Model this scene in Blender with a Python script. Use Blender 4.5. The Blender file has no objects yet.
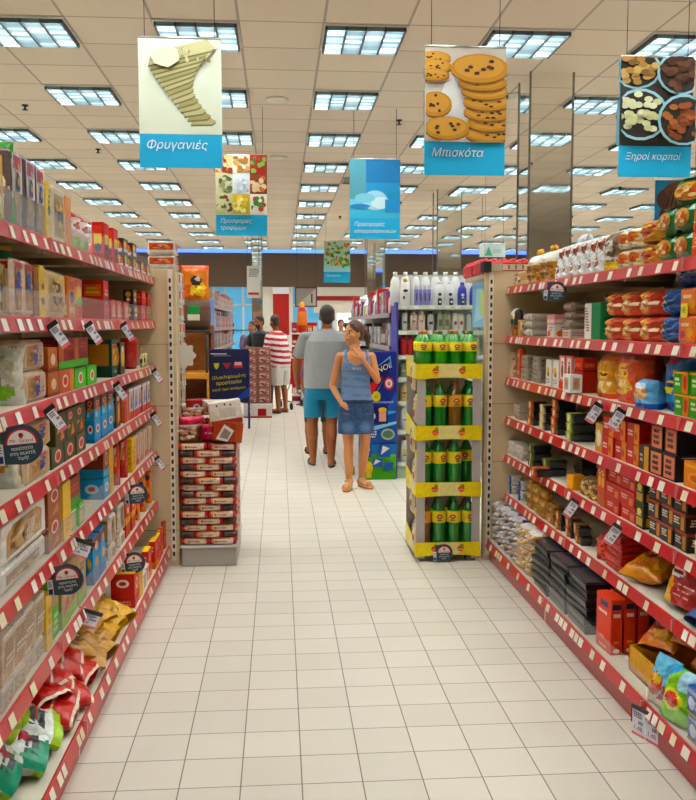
import bpy, bmesh, math, random
from mathutils import Vector, Matrix, Euler, noise, geometry
rnd = random.Random(7)
PI = math.pi
COL = bpy.context.scene.collection
# ------------------------------------------------------------ camera model
FPX = 900.0; CH = 1.5
TH = math.atan(75/FPX); PS = math.atan(69*math.cos(TH)/FPX)
cF = Vector((math.sin(PS)*math.cos(TH), math.cos(PS)*math.cos(TH), -math.sin(TH)))
cR = Vector((math.cos(PS), -math.sin(PS), 0))
cU = Vector((math.sin(PS)*math.sin(TH), math.cos(PS)*math.sin(TH), math.cos(TH)))
cam = bpy.data.objects.new('camera', bpy.data.cameras.new('camera'))
COL.objects.link(cam)
cam.matrix_world = Matrix(((cR.x, cU.x, -cF.x, 0), (cR.y, cU.y, -cF.y, 0), (cR.z, cU.z, -cF.z, CH), (0, 0, 0, 1)))
cam.data.sensor_fit = 'HORIZONTAL'; cam.data.sensor_width = 36; cam.data.lens = 36*FPX/696
cam.data.clip_start = .05; cam.data.clip_end = 200
bpy.context.scene.camera = cam
def aty(px, X, z=1.0):
    """distance along the aisle of the point of the plane x=X, height z, seen at column px"""
    a = (px-348)/FPX; h = z-CH
    return (X*(cR.x-a*cF.x) - a*h*cF.z + 0*h)/(a*cF.y-cR.y)
def atx(px, Y, z=1.0):
    a = (px-348)/FPX; h = z-CH
    return (Y*(a*cF.y-cR.y) + a*h*cF.z)/(cR.x-a*cF.x)
def atz(py, X, Y):
    b = -(py-400)/FPX
    return CH + (X*(b*cF.x-cU.x)+Y*(b*cF.y-cU.y))/(cU.z-b*cF.z)
# ------------------------------------------------------------ colours, materials
def lin(c):
    return tuple((x/12.92 if x <= .04045 else ((x+.055)/1.055)**2.4) for x in c[:3])
NAMED = dict(red='c8201c', dred='8c1512', org='e8641a', lorg='f09038', yel='f2c81e', cream='ecdcb4', beige='d8bd92', tan='b98a55',
  brn='7a4424', dbrn='46291a', blk='17171a', dgrey='3a3c40', grey='8b8c8e', lgrey='c4c4c2', white='efeee8', blue='1f4fae', navy='1b2452', sky='63b7e6',
  lblue='8fc3e0', cyan='56c0e0', grn='3aa02c', dgrn='12512c', lgrn='8ccc3c', pink='ee8c98', lpink='f4c6c6', pur='6a3a86', olive='55492f', maroon='5c1a1c', bread='b27a45',
  gold='d8a23a', teal='1d7f86', silver='b8bcc2', wheat='dcb878')
def C(c):
    if isinstance(c, str):
        h = NAMED.get(c, c)
        return (int(h[0:2], 16)/255, int(h[2:4], 16)/255, int(h[4:6], 16)/255)
    return c
MATS = {}
def colmat(name, rough=.5, coat=0, bump=0, bscale=60, spec=.5, metal=0, sss=0, sheen=0, mott=0, sat=1.12):
    m = bpy.data.materials.new(name); m.use_nodes = True; nt = m.node_tree; b = nt.nodes['Principled BSDF']
    a = nt.nodes.new('ShaderNodeAttribute'); a.attribute_name = 'Col'
    src = a.outputs['Color']
    if mott:
        n = nt.nodes.new('ShaderNodeTexNoise'); n.inputs['Scale'].default_value = 45; n.inputs['Detail'].default_value = 4
        mr = nt.nodes.new('ShaderNodeMapRange'); mr.inputs[1].default_value = .3; mr.inputs[2].default_value = .7; mr.inputs[3].default_value = 1-mott; mr.inputs[4].default_value = 1+mott*.4
        mx = nt.nodes.new('ShaderNodeVectorMath'); mx.operation = 'SCALE'
        tc = nt.nodes.new('ShaderNodeTexCoord'); nt.links.new(tc.outputs['Object'], n.inputs['Vector'])
        nt.links.new(n.outputs['Fac'], mr.inputs[0]); nt.links.new(src, mx.inputs[0]); nt.links.new(mr.outputs[0], mx.inputs['Scale']); src = mx.outputs[0]
    hs = nt.nodes.new('ShaderNodeHueSaturation'); hs.inputs['Saturation'].default_value = sat; nt.links.new(src, hs.inputs['Color']); nt.links.new(hs.outputs[0], b.inputs['Base Color'])
    b.inputs['Roughness'].default_value = rough; b.inputs['Coat Weight'].default_value = coat; b.inputs['Coat Roughness'].default_value = .12
    b.inputs['Specular IOR Level'].default_value = spec; b.inputs['Metallic'].default_value = metal
    b.inputs['Subsurface Weight'].default_value = sss; b.inputs['Subsurface Scale'].default_value = .01
    b.inputs['Sheen Weight'].default_value = sheen
    if bump:
        n = nt.nodes.new('ShaderNodeTexNoise'); n.inputs['Scale'].default_value = bscale; n.inputs['Detail'].default_value = 3
        tc = nt.nodes.new('ShaderNodeTexCoord'); nt.links.new(tc.outputs['Object'], n.inputs['Vector'])
        bp = nt.nodes.new('ShaderNodeBump'); bp.inputs['Strength'].default_value = bump; bp.inputs['Distance'].default_value = .01
        nt.links.new(n.outputs['Fac'], bp.inputs['Height']); nt.links.new(bp.outputs[0], b.inputs['Normal'])
    MATS[name] = m; return m
colmat('carton', .5, .08, mott=.12, spec=.3, sat=1.2); colmat('film', .3, .25, .5, 45, mott=.2, spec=.4, sat=1.2); colmat('bread', .8, 0, .6, 90, mott=.3)
colmat('plastic', .3, .3); colmat('paint', .5); colmat('matte', .85); colmat('cloth', .9, 0, .25, 220, sheen=.2, mott=.08); colmat('denim', .9, 0, .3, 260, mott=.3)
colmat('skin', .5, 0, 0, sss=.12, mott=.06); colmat('hair', .45, 0, .8, 140); colmat('metal', .28, 0, 0, metal=.9); colmat('liquid', .08, .8, mott=.1); colmat('paper', .75)
colmat('wood', .5, .1, .2, 30, mott=.25); colmat('rubber', .7)
def glass(name, tint, rough=.05, alpha=.25):
    m = bpy.data.materials.new(name); m.use_nodes = True; nt = m.node_tree; nt.nodes.remove(nt.nodes['Principled BSDF'])
    t = nt.nodes.new('ShaderNodeBsdfTransparent'); g = nt.nodes.new('ShaderNodeBsdfPrincipled'); mx = nt.nodes.new('ShaderNodeMixShader')
    t.inputs[0].default_value = (1, 1, 1, 1); g.inputs['Base Color'].default_value = (*lin(tint), 1); g.inputs['Roughness'].default_value = rough
    mx.inputs[0].default_value = alpha
    nt.links.new(t.outputs[0], mx.inputs[1]); nt.links.new(g.outputs[0], mx.inputs[2]); nt.links.new(mx.outputs[0], nt.nodes['Material Output'].inputs[0])
    MATS[name] = m
glass('acrylic', (.95, .95, .93), .1, .11); glass('cello', (.95, .93, .9), .12, .3)
def emit(name, col, s):
    m = bpy.data.materials.new(name); m.use_nodes = True; b = m.node_tree.nodes['Principled BSDF']
    b.inputs['Base Color'].default_value = (*lin(col), 1); b.inputs['Emission Color'].default_value = (*lin(col), 1); b.inputs['Emission Strength'].default_value = s
    MATS[name] = m
emit('lamp', (.97, 1, 1), 26); emit('led', (.35, .55, 1), 1.3); emit('daylight', (.35, .68, .85), .28); emit('bright', (.95, .98, 1), .8)
m = bpy.data.materials.new('mirror'); m.use_nodes = True; b = m.node_tree.nodes['Principled BSDF']
b.inputs['Base Color'].default_value = (.95, .96, .94, 1); b.inputs['Metallic'].default_value = 1; b.inputs['Roughness'].default_value = .03; MATS['mirror'] = m
# ------------------------------------------------------------ mesh builder
TXT = {}
def textmesh(s, bold=0, shear=0):
    k = (s, bold, shear)
    if k not in TXT:
        cu = bpy.data.curves.new('lettering', 'FONT'); cu.body = s; cu.size = 1; cu.shear = shear; cu.offset = bold; cu.resolution_u = 3; cu.fill_mode = 'NONE'
        o = bpy.data.objects.new('lettering', cu); COL.objects.link(o)
        dg = bpy.context.evaluated_depsgraph_get(); me = bpy.data.meshes.new_from_object(o.evaluated_get(dg))
        nb = {}
        for e in me.edges: nb.setdefault(e.vertices[0], []).append(e.vertices[1]); nb.setdefault(e.vertices[1], []).append(e.vertices[0])
        seen = set(); loops = []
        for v0 in range(len(me.vertices)):            # outlines in their own point order
            if v0 in seen or v0 not in nb: continue
            L = [v0]; seen.add(v0); cur = v0+1 if v0+1 in nb[v0] else nb[v0][0]
            while cur not in seen: seen.add(cur); L.append(cur); nx = [q for q in nb[cur] if q not in seen]; cur = nx[0] if nx else v0
            if len(L) > 2: loops.append([me.vertices[q].co.xy.copy() for q in L])
        V2 = [q for L in loops for q in L]; E2 = []; n = 0
        for L in loops: E2 += [(n+q, n+(q+1) % len(L)) for q in range(len(L))]; n += len(L)
        res = geometry.delaunay_2d_cdt(V2, E2, [], 0, 1e-6); vs = [Vector((q.x, q.y, 0)) for q in res[0]]; fs = []
        def winding(p):
            w_ = 0
            for a_, b_ in E2:
                A, B = V2[a_], V2[b_]
                if (A.y > p.y) != (B.y > p.y) and p.x < (B.x-A.x)*(p.y-A.y)/(B.y-A.y)+A.x: w_ += 1 if B.y > A.y else -1
            return w_
        for t_ in res[2]:
            c_ = sum((vs[q] for q in t_), Vector())/len(t_)
            if winding(c_): fs.append(list(t_))
        x0 = min(v.x for v in vs); x1 = max(v.x for v in vs)
        for v in vs: v.x -= x0
        TXT[k] = (vs, fs, x1-x0); bpy.data.objects.remove(o); bpy.data.meshes.remove(me)
    return TXT[k]
class G:
    def __init__(s): s.v = []; s.f = []; s.c = []; s.m = []; s.s = []
    def face(s, pts, col, mi=0, sm=False):
        n = len(s.v); s.v += [Vector(p) for p in pts]; s.f.append(list(range(n, n+len(pts)))); s.c.append(C(col)); s.m.append(mi); s.s.append(sm)
    def mesh(s, verts, faces, cols, mi=0, sm=True):
        n = len(s.v); s.v += [Vector(p) for p in verts]
        for i, f in enumerate(faces):
            s.f.append([n+k for k in f]); s.c.append(C(cols[i] if isinstance(cols, list) else cols)); s.m.append(mi); s.s.append(sm)
        return s
    def box(s, x0, x1, y0, y1, z0, z1, col, mi=0, ch=0):
        if ch <= 0:
            P = [(x, y, z) for x in (x0, x1) for y in (y0, y1) for z in (z0, z1)]
            s.mesh(P, [(0, 1, 3, 2), (4, 6, 7, 5), (0, 4, 5, 1), (2, 3, 7, 6), (0, 2, 6, 4), (1, 5, 7, 3)], col, mi, False); return s
        V = {}; vs = []
        X = (x0, x1); Y = (y0, y1); Z = (z0, z1)
        for i in (0, 1):
            for j in (0, 1):
                for k in (0, 1):
                    sx, sy, sz = (1-2*i)*ch, (1-2*j)*ch, (1-2*k)*ch
                    for a, p in enumerate(((X[i], Y[j]+sy, Z[k]+sz), (X[i]+sx, Y[j], Z[k]+sz), (X[i]+sx, Y[j]+sy, Z[k]))):
                        V[i, j, k, a] = len(vs); vs.append(p)
        q = ((0, 0), (1, 0), (1, 1), (0, 1)); fs = []
        for i in (0, 1):
            fs.append([V[i, b, c, 0] for b, c in (q if i else q[::-1])])
            fs.append([V[b, i, c, 1] for b, c in (q[::-1] if i else q)])
            fs.append([V[b, c, i, 2] for b, c in (q if i else q[::-1])])
        for i in (0, 1):
            for j in (0, 1):
                fs.append([V[i, j, 0, 0], V[i, j, 1, 0], V[i, j, 1, 1], V[i, j, 0, 1]])
                fs.append([V[i, 0, j, 0], V[i, 1, j, 0], V[i, 1, j, 2], V[i, 0, j, 2]])
                fs.append([V[0, i, j, 1], V[1, i, j, 1], V[1, i, j, 2], V[0, i, j, 2]])
                for k in (0, 1): fs.append([V[i, j, k, 0], V[i, j, k, 1], V[i, j, k, 2]])
        s.mesh(vs, fs, col, mi, False); return s
    def tube(s, pts, r, col, mi=0, n=8, cap=True, sm=True):
        pts = [Vector(p) for p in pts]; rs = r if isinstance(r, (list, tuple)) else [r]*len(pts); vs = []; fs = []
        up = None
        for i, p in enumerate(pts):
            t = (pts[min(i+1, len(pts)-1)]-pts[max(i-1, 0)]).normalized()
            if up is None: up = t.orthogonal().normalized()
            up = (up-t*up.dot(t))
            up = up.normalized() if up.length > 1e-6 else t.orthogonal().normalized()
            w = t.cross(up)
            for k in range(n):
                a = 2*PI*k/n; vs.append(p+(up*math.cos(a)+w*math.sin(a))*rs[i])
        for i in range(len(pts)-1):
            for k in range(n): fs.append([i*n+k, i*n+(k+1) % n, (i+1)*n+(k+1) % n, (i+1)*n+k])
        if cap: fs += [list(range(n))[::-1], [(len(pts)-1)*n+k for k in range(n)]]
        s.mesh(vs, fs, col, mi, sm); return s
    def lathe(s, prof, cols, n=14, mi=0, axis='z', cx=0, cy=0, sx=1, sy=1, sm=True):
        vs = []; fs = []; cc = []
        for r, z in prof:
            for k in range(n):
                a = 2*PI*k/n; vs.append((cx+r*sx*math.cos(a), cy+r*sy*math.sin(a), z) if axis == 'z' else (cx+r*sx*math.cos(a), z, cy+r*sy*math.sin(a)))
        for i in range(len(prof)-1):
            for k in range(n): fs.append([i*n+k, i*n+(k+1) % n, (i+1)*n+(k+1) % n, (i+1)*n+k]); cc.append(cols[i] if isinstance(cols, list) else cols)
        fs += [list(range(n))[::-1], [(len(prof)-1)*n+k for k in range(n)]]; cc += [cc[0], cc[-1]]
        s.mesh(vs, fs, cc, mi, sm); return s
    def text(s, fr, txt, u, v, h, col, mi=0, bold=.02, shear=0, rot=0, align='c', off=.002, wmax=None):
        vs, fs, w = textmesh(txt, bold, shear); o, U, V, N = fr
        un = U.normalized(); vn = V.normalized()
        if wmax and w*h > wmax: h = wmax/w
        x0 = -w*h/2 if align == 'c' else 0
        ca, sa = math.cos(rot), math.sin(rot); P = []
        for q in vs:
            x = x0+q.x*h; y = q.y*h; P.append(o+U*u+V*v+un*(x*ca-y*sa)+vn*(x*sa+y*ca)+N*off)
        s.mesh(P, fs, col, mi, False); return s
    def build(s, name='mesh', mats=('carton',)):
        me = bpy.data.meshes.new(name); me.from_pydata(s.v, [], s.f)
        for k in mats: me.materials.append(MATS[k])
        ca = me.color_attributes.new('Col', 'FLOAT_COLOR', 'CORNER'); dat = []
        L = {}
        for f, c in zip(s.f, s.c):
            if c not in L: L[c] = (*lin(c), 1)
            dat += L[c]*len(f)
        ca.data.foreach_set('color', dat)
        me.polygons.foreach_set('material_index', s.m); me.polygons.foreach_set('use_smooth', s.s); me.update()
        return me
# ------------------------------------------------------------ printed decoration, one language for boxes and bags
def expand(sh, seed=0):
    r = random.Random(seed+11); out = []
    for s in sh:
        k = s[0]
        if k in 'rep': out.append(s)
        elif k == 't':
            _, u0, v0, u1, v1, col, n = s; dv = (v1-v0)/n
            for i in range(n):
                x = u0+r.uniform(0, .1)*(u1-u0); e = u1-r.uniform(0, .2)*(u1-u0)
                while x < e-.01:
                    w = r.uniform(.08, .22)*(u1-u0); out.append(('r', x, v0+dv*(i+.2), min(x+w, e), v0+dv*(i+.8), col)); x += w+.04*(u1-u0)
        elif k == 's':
            _, u0, v0, u1, v1, cols, n, rad = s
            for i in range(n):
                out.append(('e', r.uniform(u0+rad, u1-rad), r.uniform(v0+rad, v1-rad), rad*r.uniform(.6, 1.2), rad*r.uniform(.5, 1), r.choice(cols)))
    return out
def sample(sh, u, v, base):
    c = base
    for s in sh:
        if s[0] == 'r':
            if s[1] <= u <= s[3] and s[2] <= v <= s[4]: c = s[5]
        elif s[0] == 'e':
            if ((u-s[1])/s[3])**2+((v-s[2])/s[4])**2 <= 1: c = s[5]
        elif s[0] == 'p':
            P = s[1]; ins = False; j = len(P)-1
            for i in range(len(P)):
                if (P[i][1] > v) != (P[j][1] > v) and u < (P[j][0]-P[i][0])*(v-P[i][1])/(P[j][1]-P[i][1])+P[i][0]: ins = not ins
                j = i
            if ins: c = s[2]
    return c
def paint(g, fr, sh, seed=0, mi=0, off0=.0006, dz=.00025):
    o, U, V, N = fr
    for i, s in enumerate(expand(sh, seed)):
        d = N*(off0+dz*i)
        P = lambda u, v: o+U*u+V*v+d
        if s[0] == 'r': g.face([P(s[1], s[2]), P(s[3], s[2]), P(s[3], s[4]), P(s[1], s[4])], s[5], mi)
        elif s[0] == 'e': g.face([P(s[1]+s[3]*math.cos(a*PI/7), s[2]+s[4]*math.sin(a*PI/7)) for a in range(14)], s[5], mi)
        else: g.face([P(*q) for q in s[1]], s[2], mi)
def frames(W, D, H, ins=0.0):
    v = Vector; i = ins
    return dict(f=(v((0, -W/2+i, i)), v((0, W-2*i, 0)), v((0, 0, H-2*i)), v((1, 0, 0))),
                n=(v((-D+i, -W/2, i)), v((D-2*i, 0, 0)), v((0, 0, H-2*i)), v((0, -1, 0))),
                p=(v((-i, W/2, i)), v((-D+2*i, 0, 0)), v((0, 0, H-2*i)), v((0, 1, 0))),
                t=(v((-i, -W/2+i, H)), v((0, W-2*i, 0)), v((-D+2*i, 0, 0)), v((0, 0, 1))))
# ------------------------------------------------------------ objects
def link(name, mesh, parent=None):
    o = bpy.data.objects.new(name, mesh); COL.objects.link(o)
    if parent: o.parent = parent
    return o
def tag(o, label, cat=None, group=None, kind=None):
    if label: o['label'] = label
    if cat: o['category'] = cat
    if group: o['group'] = group
    if kind: o['kind'] = kind
    return o
class Proto:
    def __init__(s, name, root=None, parts=()): s.name = name; s.root = root; s.parts = parts
    def place(s, loc, rot=(0, 0, 0), label=None, cat=None, group=None, scale=1):
        o = link(s.name, s.root); o.location = loc; o.rotation_euler = rot
        if scale != 1: o.scale = (scale,)*3 if not isinstance(scale, tuple) else scale
        tag(o, label, cat, group)
        for p in s.parts:
            c = link(p[0], p[1], o)
            for q in (p[2] if len(p) > 2 else ()): link(q[0], q[1], c)
        return o
def struct(name, g, mats, parent=None, loc=(0, 0, 0)):
    o = link(name, g.build(name, mats), parent); o.location = loc
    o['kind'] = 'structure'
    return o
def V3(*a): return Vector(a)
# ------------------------------------------------------------ the room
def nodemat(name):
    m = bpy.data.materials.new(name); m.use_nodes = True; MATS[name] = m
    return m.node_tree, m.node_tree.nodes['Principled BSDF']
def gridmask(nt, px_, py_, ox, oy, w):
    """returns socket: 1 on the joint lines of a px_ x py_ grid"""
    ge = nt.nodes.new('ShaderNodeNewGeometry'); sp = nt.nodes.new('ShaderNodeSeparateXYZ'); nt.links.new(ge.outputs['Position'], sp.inputs[0])
    outs = []; cells = []
    for k, (p, o) in enumerate(((px_, ox), (py_, oy))):
        a = nt.nodes.new('ShaderNodeMath'); a.operation = 'SUBTRACT'; a.inputs[1].default_value = o; nt.links.new(sp.outputs[k], a.inputs[0])
        d = nt.nodes.new('ShaderNodeMath'); d.operation = 'DIVIDE'; d.inputs[1].default_value = p; nt.links.new(a.outputs[0], d.inputs[0])
        fl = nt.nodes.new('ShaderNodeMath'); fl.operation = 'FLOOR'; nt.links.new(d.outputs[0], fl.inputs[0]); cells.append(fl)
        pp = nt.nodes.new('ShaderNodeMath'); pp.operation = 'PINGPONG'; pp.inputs[1].default_value = .5; nt.links.new(d.outputs[0], pp.inputs[0])
        lt = nt.nodes.new('ShaderNodeMath'); lt.operation = 'LESS_THAN'; lt.inputs[1].default_value = w/2/p; nt.links.new(pp.outputs[0], lt.inputs[0]); outs.append(lt)
    mx = nt.nodes.new('ShaderNodeMath'); mx.operation = 'MAXIMUM'; nt.links.new(outs[0].outputs[0], mx.inputs[0]); nt.links.new(outs[1].outputs[0], mx.inputs[1])
    cb = nt.nodes.new('ShaderNodeCombineXYZ'); nt.links.new(cells[0].outputs[0], cb.inputs[0]); nt.links.new(cells[1].outputs[0], cb.inputs[1])
    wn = nt.nodes.new('ShaderNodeTexWhiteNoise'); nt.links.new(cb.outputs[0], wn.inputs['Vector'])
    return mx.outputs[0], wn.outputs['Value'], ge
def ramp2(nt, fac, c0, c1):
    m = nt.nodes.new('ShaderNodeMix'); m.data_type = 'RGBA'; m.inputs[6].default_value = (*lin(c0), 1); m.inputs[7].default_value = (*lin(c1), 1); nt.links.new(fac, m.inputs[0]); return m.outputs[2], m
nt, b = nodemat('floor_tiles')
mask, cell, ge = gridmask(nt, .2, .1955, -.534, 2.84, .0042)
ns = nt.nodes.new('ShaderNodeTexNoise'); ns.inputs['Scale'].default_value = 3; ns.inputs['Detail'].default_value = 5; nt.links.new(ge.outputs['Position'], ns.inputs['Vector'])
base, _ = ramp2(nt, cell, (.82, .775, .71), (.85, .805, .74))
mul = nt.nodes.new('ShaderNodeMix'); mul.data_type = 'RGBA'; mul.blend_type = 'MULTIPLY'; mul.inputs[0].default_value = .25
cr = nt.nodes.new('ShaderNodeMapRange'); cr.inputs[1].default_value = .3; cr.inputs[2].default_value = .7; cr.inputs[3].default_value = .8; nt.links.new(ns.outputs['Fac'], cr.inputs[0])
nt.links.new(base, mul.inputs[6]); nt.links.new(cr.outputs[0], mul.inputs[7])
fin, mm = ramp2(nt, mask, (0, 0, 0), (.45, .39, .33)); nt.links.new(mul.outputs[2], mm.inputs[6])
nt.links.new(fin, b.inputs['Base Color'])
rr = nt.nodes.new('ShaderNodeMapRange'); rr.inputs[3].default_value = .28; rr.inputs[4].default_value = .42; nt.links.new(ns.outputs['Fac'], rr.inputs[0]); nt.links.new(rr.outputs[0], b.inputs['Roughness'])
bp = nt.nodes.new('ShaderNodeBump'); bp.inputs['Strength'].default_value = .4; bp.inputs['Distance'].default_value = .002; bp.invert = True
nt.links.new(mask, bp.inputs['Height']); nt.links.new(bp.outputs[0], b.inputs['Normal'])
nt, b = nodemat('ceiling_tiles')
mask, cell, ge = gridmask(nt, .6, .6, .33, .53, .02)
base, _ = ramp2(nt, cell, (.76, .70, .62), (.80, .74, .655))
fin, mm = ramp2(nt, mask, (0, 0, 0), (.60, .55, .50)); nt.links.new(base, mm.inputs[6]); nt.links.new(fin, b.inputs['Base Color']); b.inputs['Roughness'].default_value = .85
b.inputs['Emission Strength'].default_value = .10; nt.links.new(fin, b.inputs['Emission Color'])  # faint glow added across all the tiles to brighten the ceiling, not a lamp
CZ = 3.62
XL, XR, YN, YF = -9.0, 12.0, -5.0, 26.4
g = G(); g.box(XL, XR, YN, YF, -.1, 0, 'white'); struct('floor', g, ['floor_tiles'])
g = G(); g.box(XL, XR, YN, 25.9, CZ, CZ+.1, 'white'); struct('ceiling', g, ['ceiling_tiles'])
g = G(); g.box(XL-.1, XL, YN, YF, 0, CZ, 'd9cfbc'); struct('wall_left', g, ['paint'])
g = G(); g.box(XR, XR+.1, YN, YF, 0, CZ, 'd9cfbc'); struct('wall_right', g, ['paint'])
g = G(); g.box(XL, XR, YN-.1, YN, 0, CZ, 'd9cfbc'); struct('wall_near', g, ['paint'])
# far wall: brown bulkhead, red striped white band, window openings
Yb = 26.4
bx = lambda p: atx(p, Yb, 2.0)
bz = lambda p: atz(p, 0, Yb)
g = G()
g.box(XL, XR, Yb, Yb+.15, bz(287), CZ+.3, '6b5644')
g.box(XL, XR, Yb-.6, Yb, CZ-.03, CZ+.1, '5a4a3c')
g.box(bx(314), XR, Yb-.04, Yb+.15, bz(313), bz(287), 'e6ddcd')
g.box(XL, bx(205), Yb, Yb+.15, 0, bz(287), 'd9cfbc')
g.box(XL, XR, Yb, Yb+.15, 0, bz(352), 'b9ab97')
for a, c in ((262, 273), (289, 293), (333, 337), (361, 372), (420, 428), (500, 512)): g.box(bx(a), bx(c), Yb-.06, Yb+.15, 0, bz(287), 'e4ddcf')
g.box(bx(512), XR, Yb, Yb+.15, 0, bz(287), 'cdbfa8')
struct('wall_far', g, ['paint'])
g = G(); g.box(bx(314), XR, Yb-.07, Yb-.04, bz(300.5), bz(296), 'a3201f'); struct('trim_1', g, ['paint'])
g = G(); g.box(XL, XR, Yb-.66, Yb-.6, CZ-.09, CZ-.0, (.3, .5, 1)); struct('trim_2', g, ['led'])
g = G(); g.box(bx(273), bx(289), Yb-.1, Yb-.04, bz(335), bz(294), 'b01d1c'); struct('trim_3', g, ['paint'])
for i, (a, c) in enumerate(((205, 262), (293, 333), (372, 420), (428, 500))):
    g = G(); g.box(bx(a), bx(c), Yb+.1, Yb+.13, bz(352), bz(287), (.5, .8, .9))
    w = struct('window_%d' % (i+1), g, ['daylight'])
    h = G()
    for q in range(1, 3): xx = bx(a)+(bx(c)-bx(a))*q/3; h.box(xx-.03, xx+.03, Yb+.05, Yb+.1, bz(352), bz(287), 'cfd6d8')
    h.box(bx(a), bx(c), Yb+.05, Yb+.1, bz(306), bz(304), 'cfd6d8'); h.box(bx(a), bx(c), Yb+.05, Yb+.1, bz(331), bz(329.5), '3b8aa8')
    o = link('window_frame', h.build('window_frame', ['paint']), w)
g = G(); g.box(bx(337), bx(361), Yb+.1, Yb+.13, bz(352), bz(313), (1, 1, 1)); struct('window_5', g, ['bright'])
# mirrored pillars
for i, (x0, x1, y0, y1) in enumerate(((2.12, 2.49, 7.62, 7.98), (atx(437, 14.2, 2.5), atx(461, 14.2, 2.5), 14.2, 14.6), (atx(367, 19, 2.5), atx(385, 19, 2.5), 19, 19.4), (atx(252, 22, 2.5), atx(262, 22, 2.5), 22, 22.3))):
    g = G(); g.box(x0, x1, y0, y1, 0, CZ, 'white')
    for xx in (x0, x1):
        for yy in (y0, y1): g.box(xx-.008, xx+.008, yy-.008, yy+.008, 0, CZ, '8f8a7c', 1)
    struct('pillar_%d' % (i+1), g, ['mirror', 'metal'])
# ceiling fixtures
colmat('louvre', .45, 0, metal=.0, spec=.5, sat=1)
g = G(); w = .29
for a in (-1, 1):
    g.box(a*w-.012, a*w+.012, -.3, .3, -.012, .0, 'd8d6cf'); g.box(-.3, .3, a*w-.012, a*w+.012, -.012, .0, 'd8d6cf')
frm = g.build('frame', ['paint'])
g = G(); g.box(-.28, .28, -.28, .28, -.003, -.001, 'white'); dif = g.build('diffuser', ['lamp'])
g = G()
for i in range(0, 5): x_ = -.28+.14*i; g.box(x_-.007, x_+.007, -.28, .28, -.042, -.004, '3c4244', 0)
rl_ = random.Random(4)
for i in range(0, 11):
    y = -.28+.056*i
    for j in range(4):
        xa = -.273+.14*j; c_ = ('6e8084', '47575c', 'a2b6ba', '566468')[(i*3+j*2+rl_.randint(0, 1)) % 4]
        g.mesh([(xa, y, -.006), (xa+.126, y, -.006), (xa+.126, y+.008, -.04), (xa, y+.008, -.04), (xa, y+.012, -.006), (xa+.126, y+.012, -.006)], [(3, 2, 1, 0), (2, 3, 4, 5)], c_, 0, False)
lou = g.build('louvre', ['louvre'])
LT = Proto('ceiling_light', None, [('frame', frm), ('diffuser', dif), ('louvre', lou)])
rown = ['off-frame', 'off-frame', 'first', 'second', 'third', 'fourth', 'fifth', 'sixth', 'seventh', 'eighth', 'ninth', 'tenth', 'eleventh', 'twelfth', 'thirteenth']
col = 0
for i in range(-6, 9):
    x = .63+1.2*i
    for k in range(-3, 11):
        y = 6.83+1.8*k
        if k < -1 and abs(i) > 4: continue
        if abs(x-.6) > max(5.4, 3.2+max(0, y)*.42) and k > -1: continue
        p_ = cR*0+Vector((x, y, CZ-CH)); w_ = p_.dot(cF)
        vis = w_ > 1 and 400-FPX*p_.dot(cU)/w_ > -20
        side = 'nearly overhead' if abs(i) < 1 else ('%s column %s of centre' % (['', 'first', 'second', 'third', 'fourth', 'fifth', 'sixth', 'seventh', 'eighth'][abs(i)], 'west' if i < 0 else 'east'))
        side = 'centre column' if i == 0 else ('%s column to the %s' % (['', 'first', 'second', 'third', 'fourth', 'fifth', 'sixth', 'seventh', 'eighth'][abs(i)], 'left' if i < 0 else 'right'))
        LT.place((x, y, CZ), (0, 0, 0), 'square louvred ceiling light, %s, %s' % (rown[k+2]+' row from camera' if k >= 0 else ('row overhead', 'first row behind camera', 'second row behind camera')[-k-1], side), 'ceiling light', 'square louvred ceiling lights')
# sprinklers, speakers, dark vent panels
g = G(); g.lathe([(.035, 0), (.03, -.012), (.01, -.015), (.012, -.04), (.03, -.045), (.03, -.05)], 'dgrey', 10); spr = Proto('sprinkler_head', g.build('s', ['metal']))
for n_, (px, py, nm) in enumerate(((25, 105, 'far above the rusk shelves'), (98, 149, 'above the orange packs'), (399, 120, 'beside the cookie banner'), (558, 118, 'in front of the mirrored pillar'), (620, 187, 'above the white candy bags'), (340, 216, 'near the blue water banner'))):
    d = cF+cR*((px-348)/FPX)-cU*((py-400)/FPX); t = (CZ-CH)/d.z
    spr.place((d.x*t, d.y*t, CZ), (0, 0, 0), 'small dark sprinkler head on ceiling '+nm, 'sprinkler', 'ceiling sprinklers')
g = G(); g.lathe([(.11, 0), (.11, -.01), (.09, -.016), (.02, -.018)], 'e2dccb', 20); spk = Proto('ceiling_speaker', g.build('s', ['paint']))
for px, py, nm in ((277, 99, 'between the rusk banner and the light beside it'), (278, 157, 'above the food offers banner'), (518, 95, 'right of the cookie banner')):
    d = cF+cR*((px-348)/FPX)-cU*((py-400)/FPX); t = (CZ-CH)/d.z
    spk.place((d.x*t, d.y*t, CZ), (0, 0, 0), 'round flat ceiling speaker '+nm, 'speaker', 'round ceiling speakers')
g = G(); g.box(-.29, .29, -.29, .29, -.008, 0, 'a8a08c')
for i in range(9): g.box(-.27, .27, -.27+.065*i, -.25+.065*i, -.013, -.008, '8d8674')
vent = Proto('ceiling_vent', g.build('v', ['paint']))
for x, y, nm in ((-3.57+.6, 8.0+.03, 'beyond the rusk shelves'), (.03+1.2, 13.4+.03, 'over the centre of the aisle'), (4.83, 9.8+.03, 'far over the snack shelves')):
    vent.place((x, y, CZ), (0, 0, 0), 'square beige ceiling vent grille '+nm, 'vent', 'ceiling vents')
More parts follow.
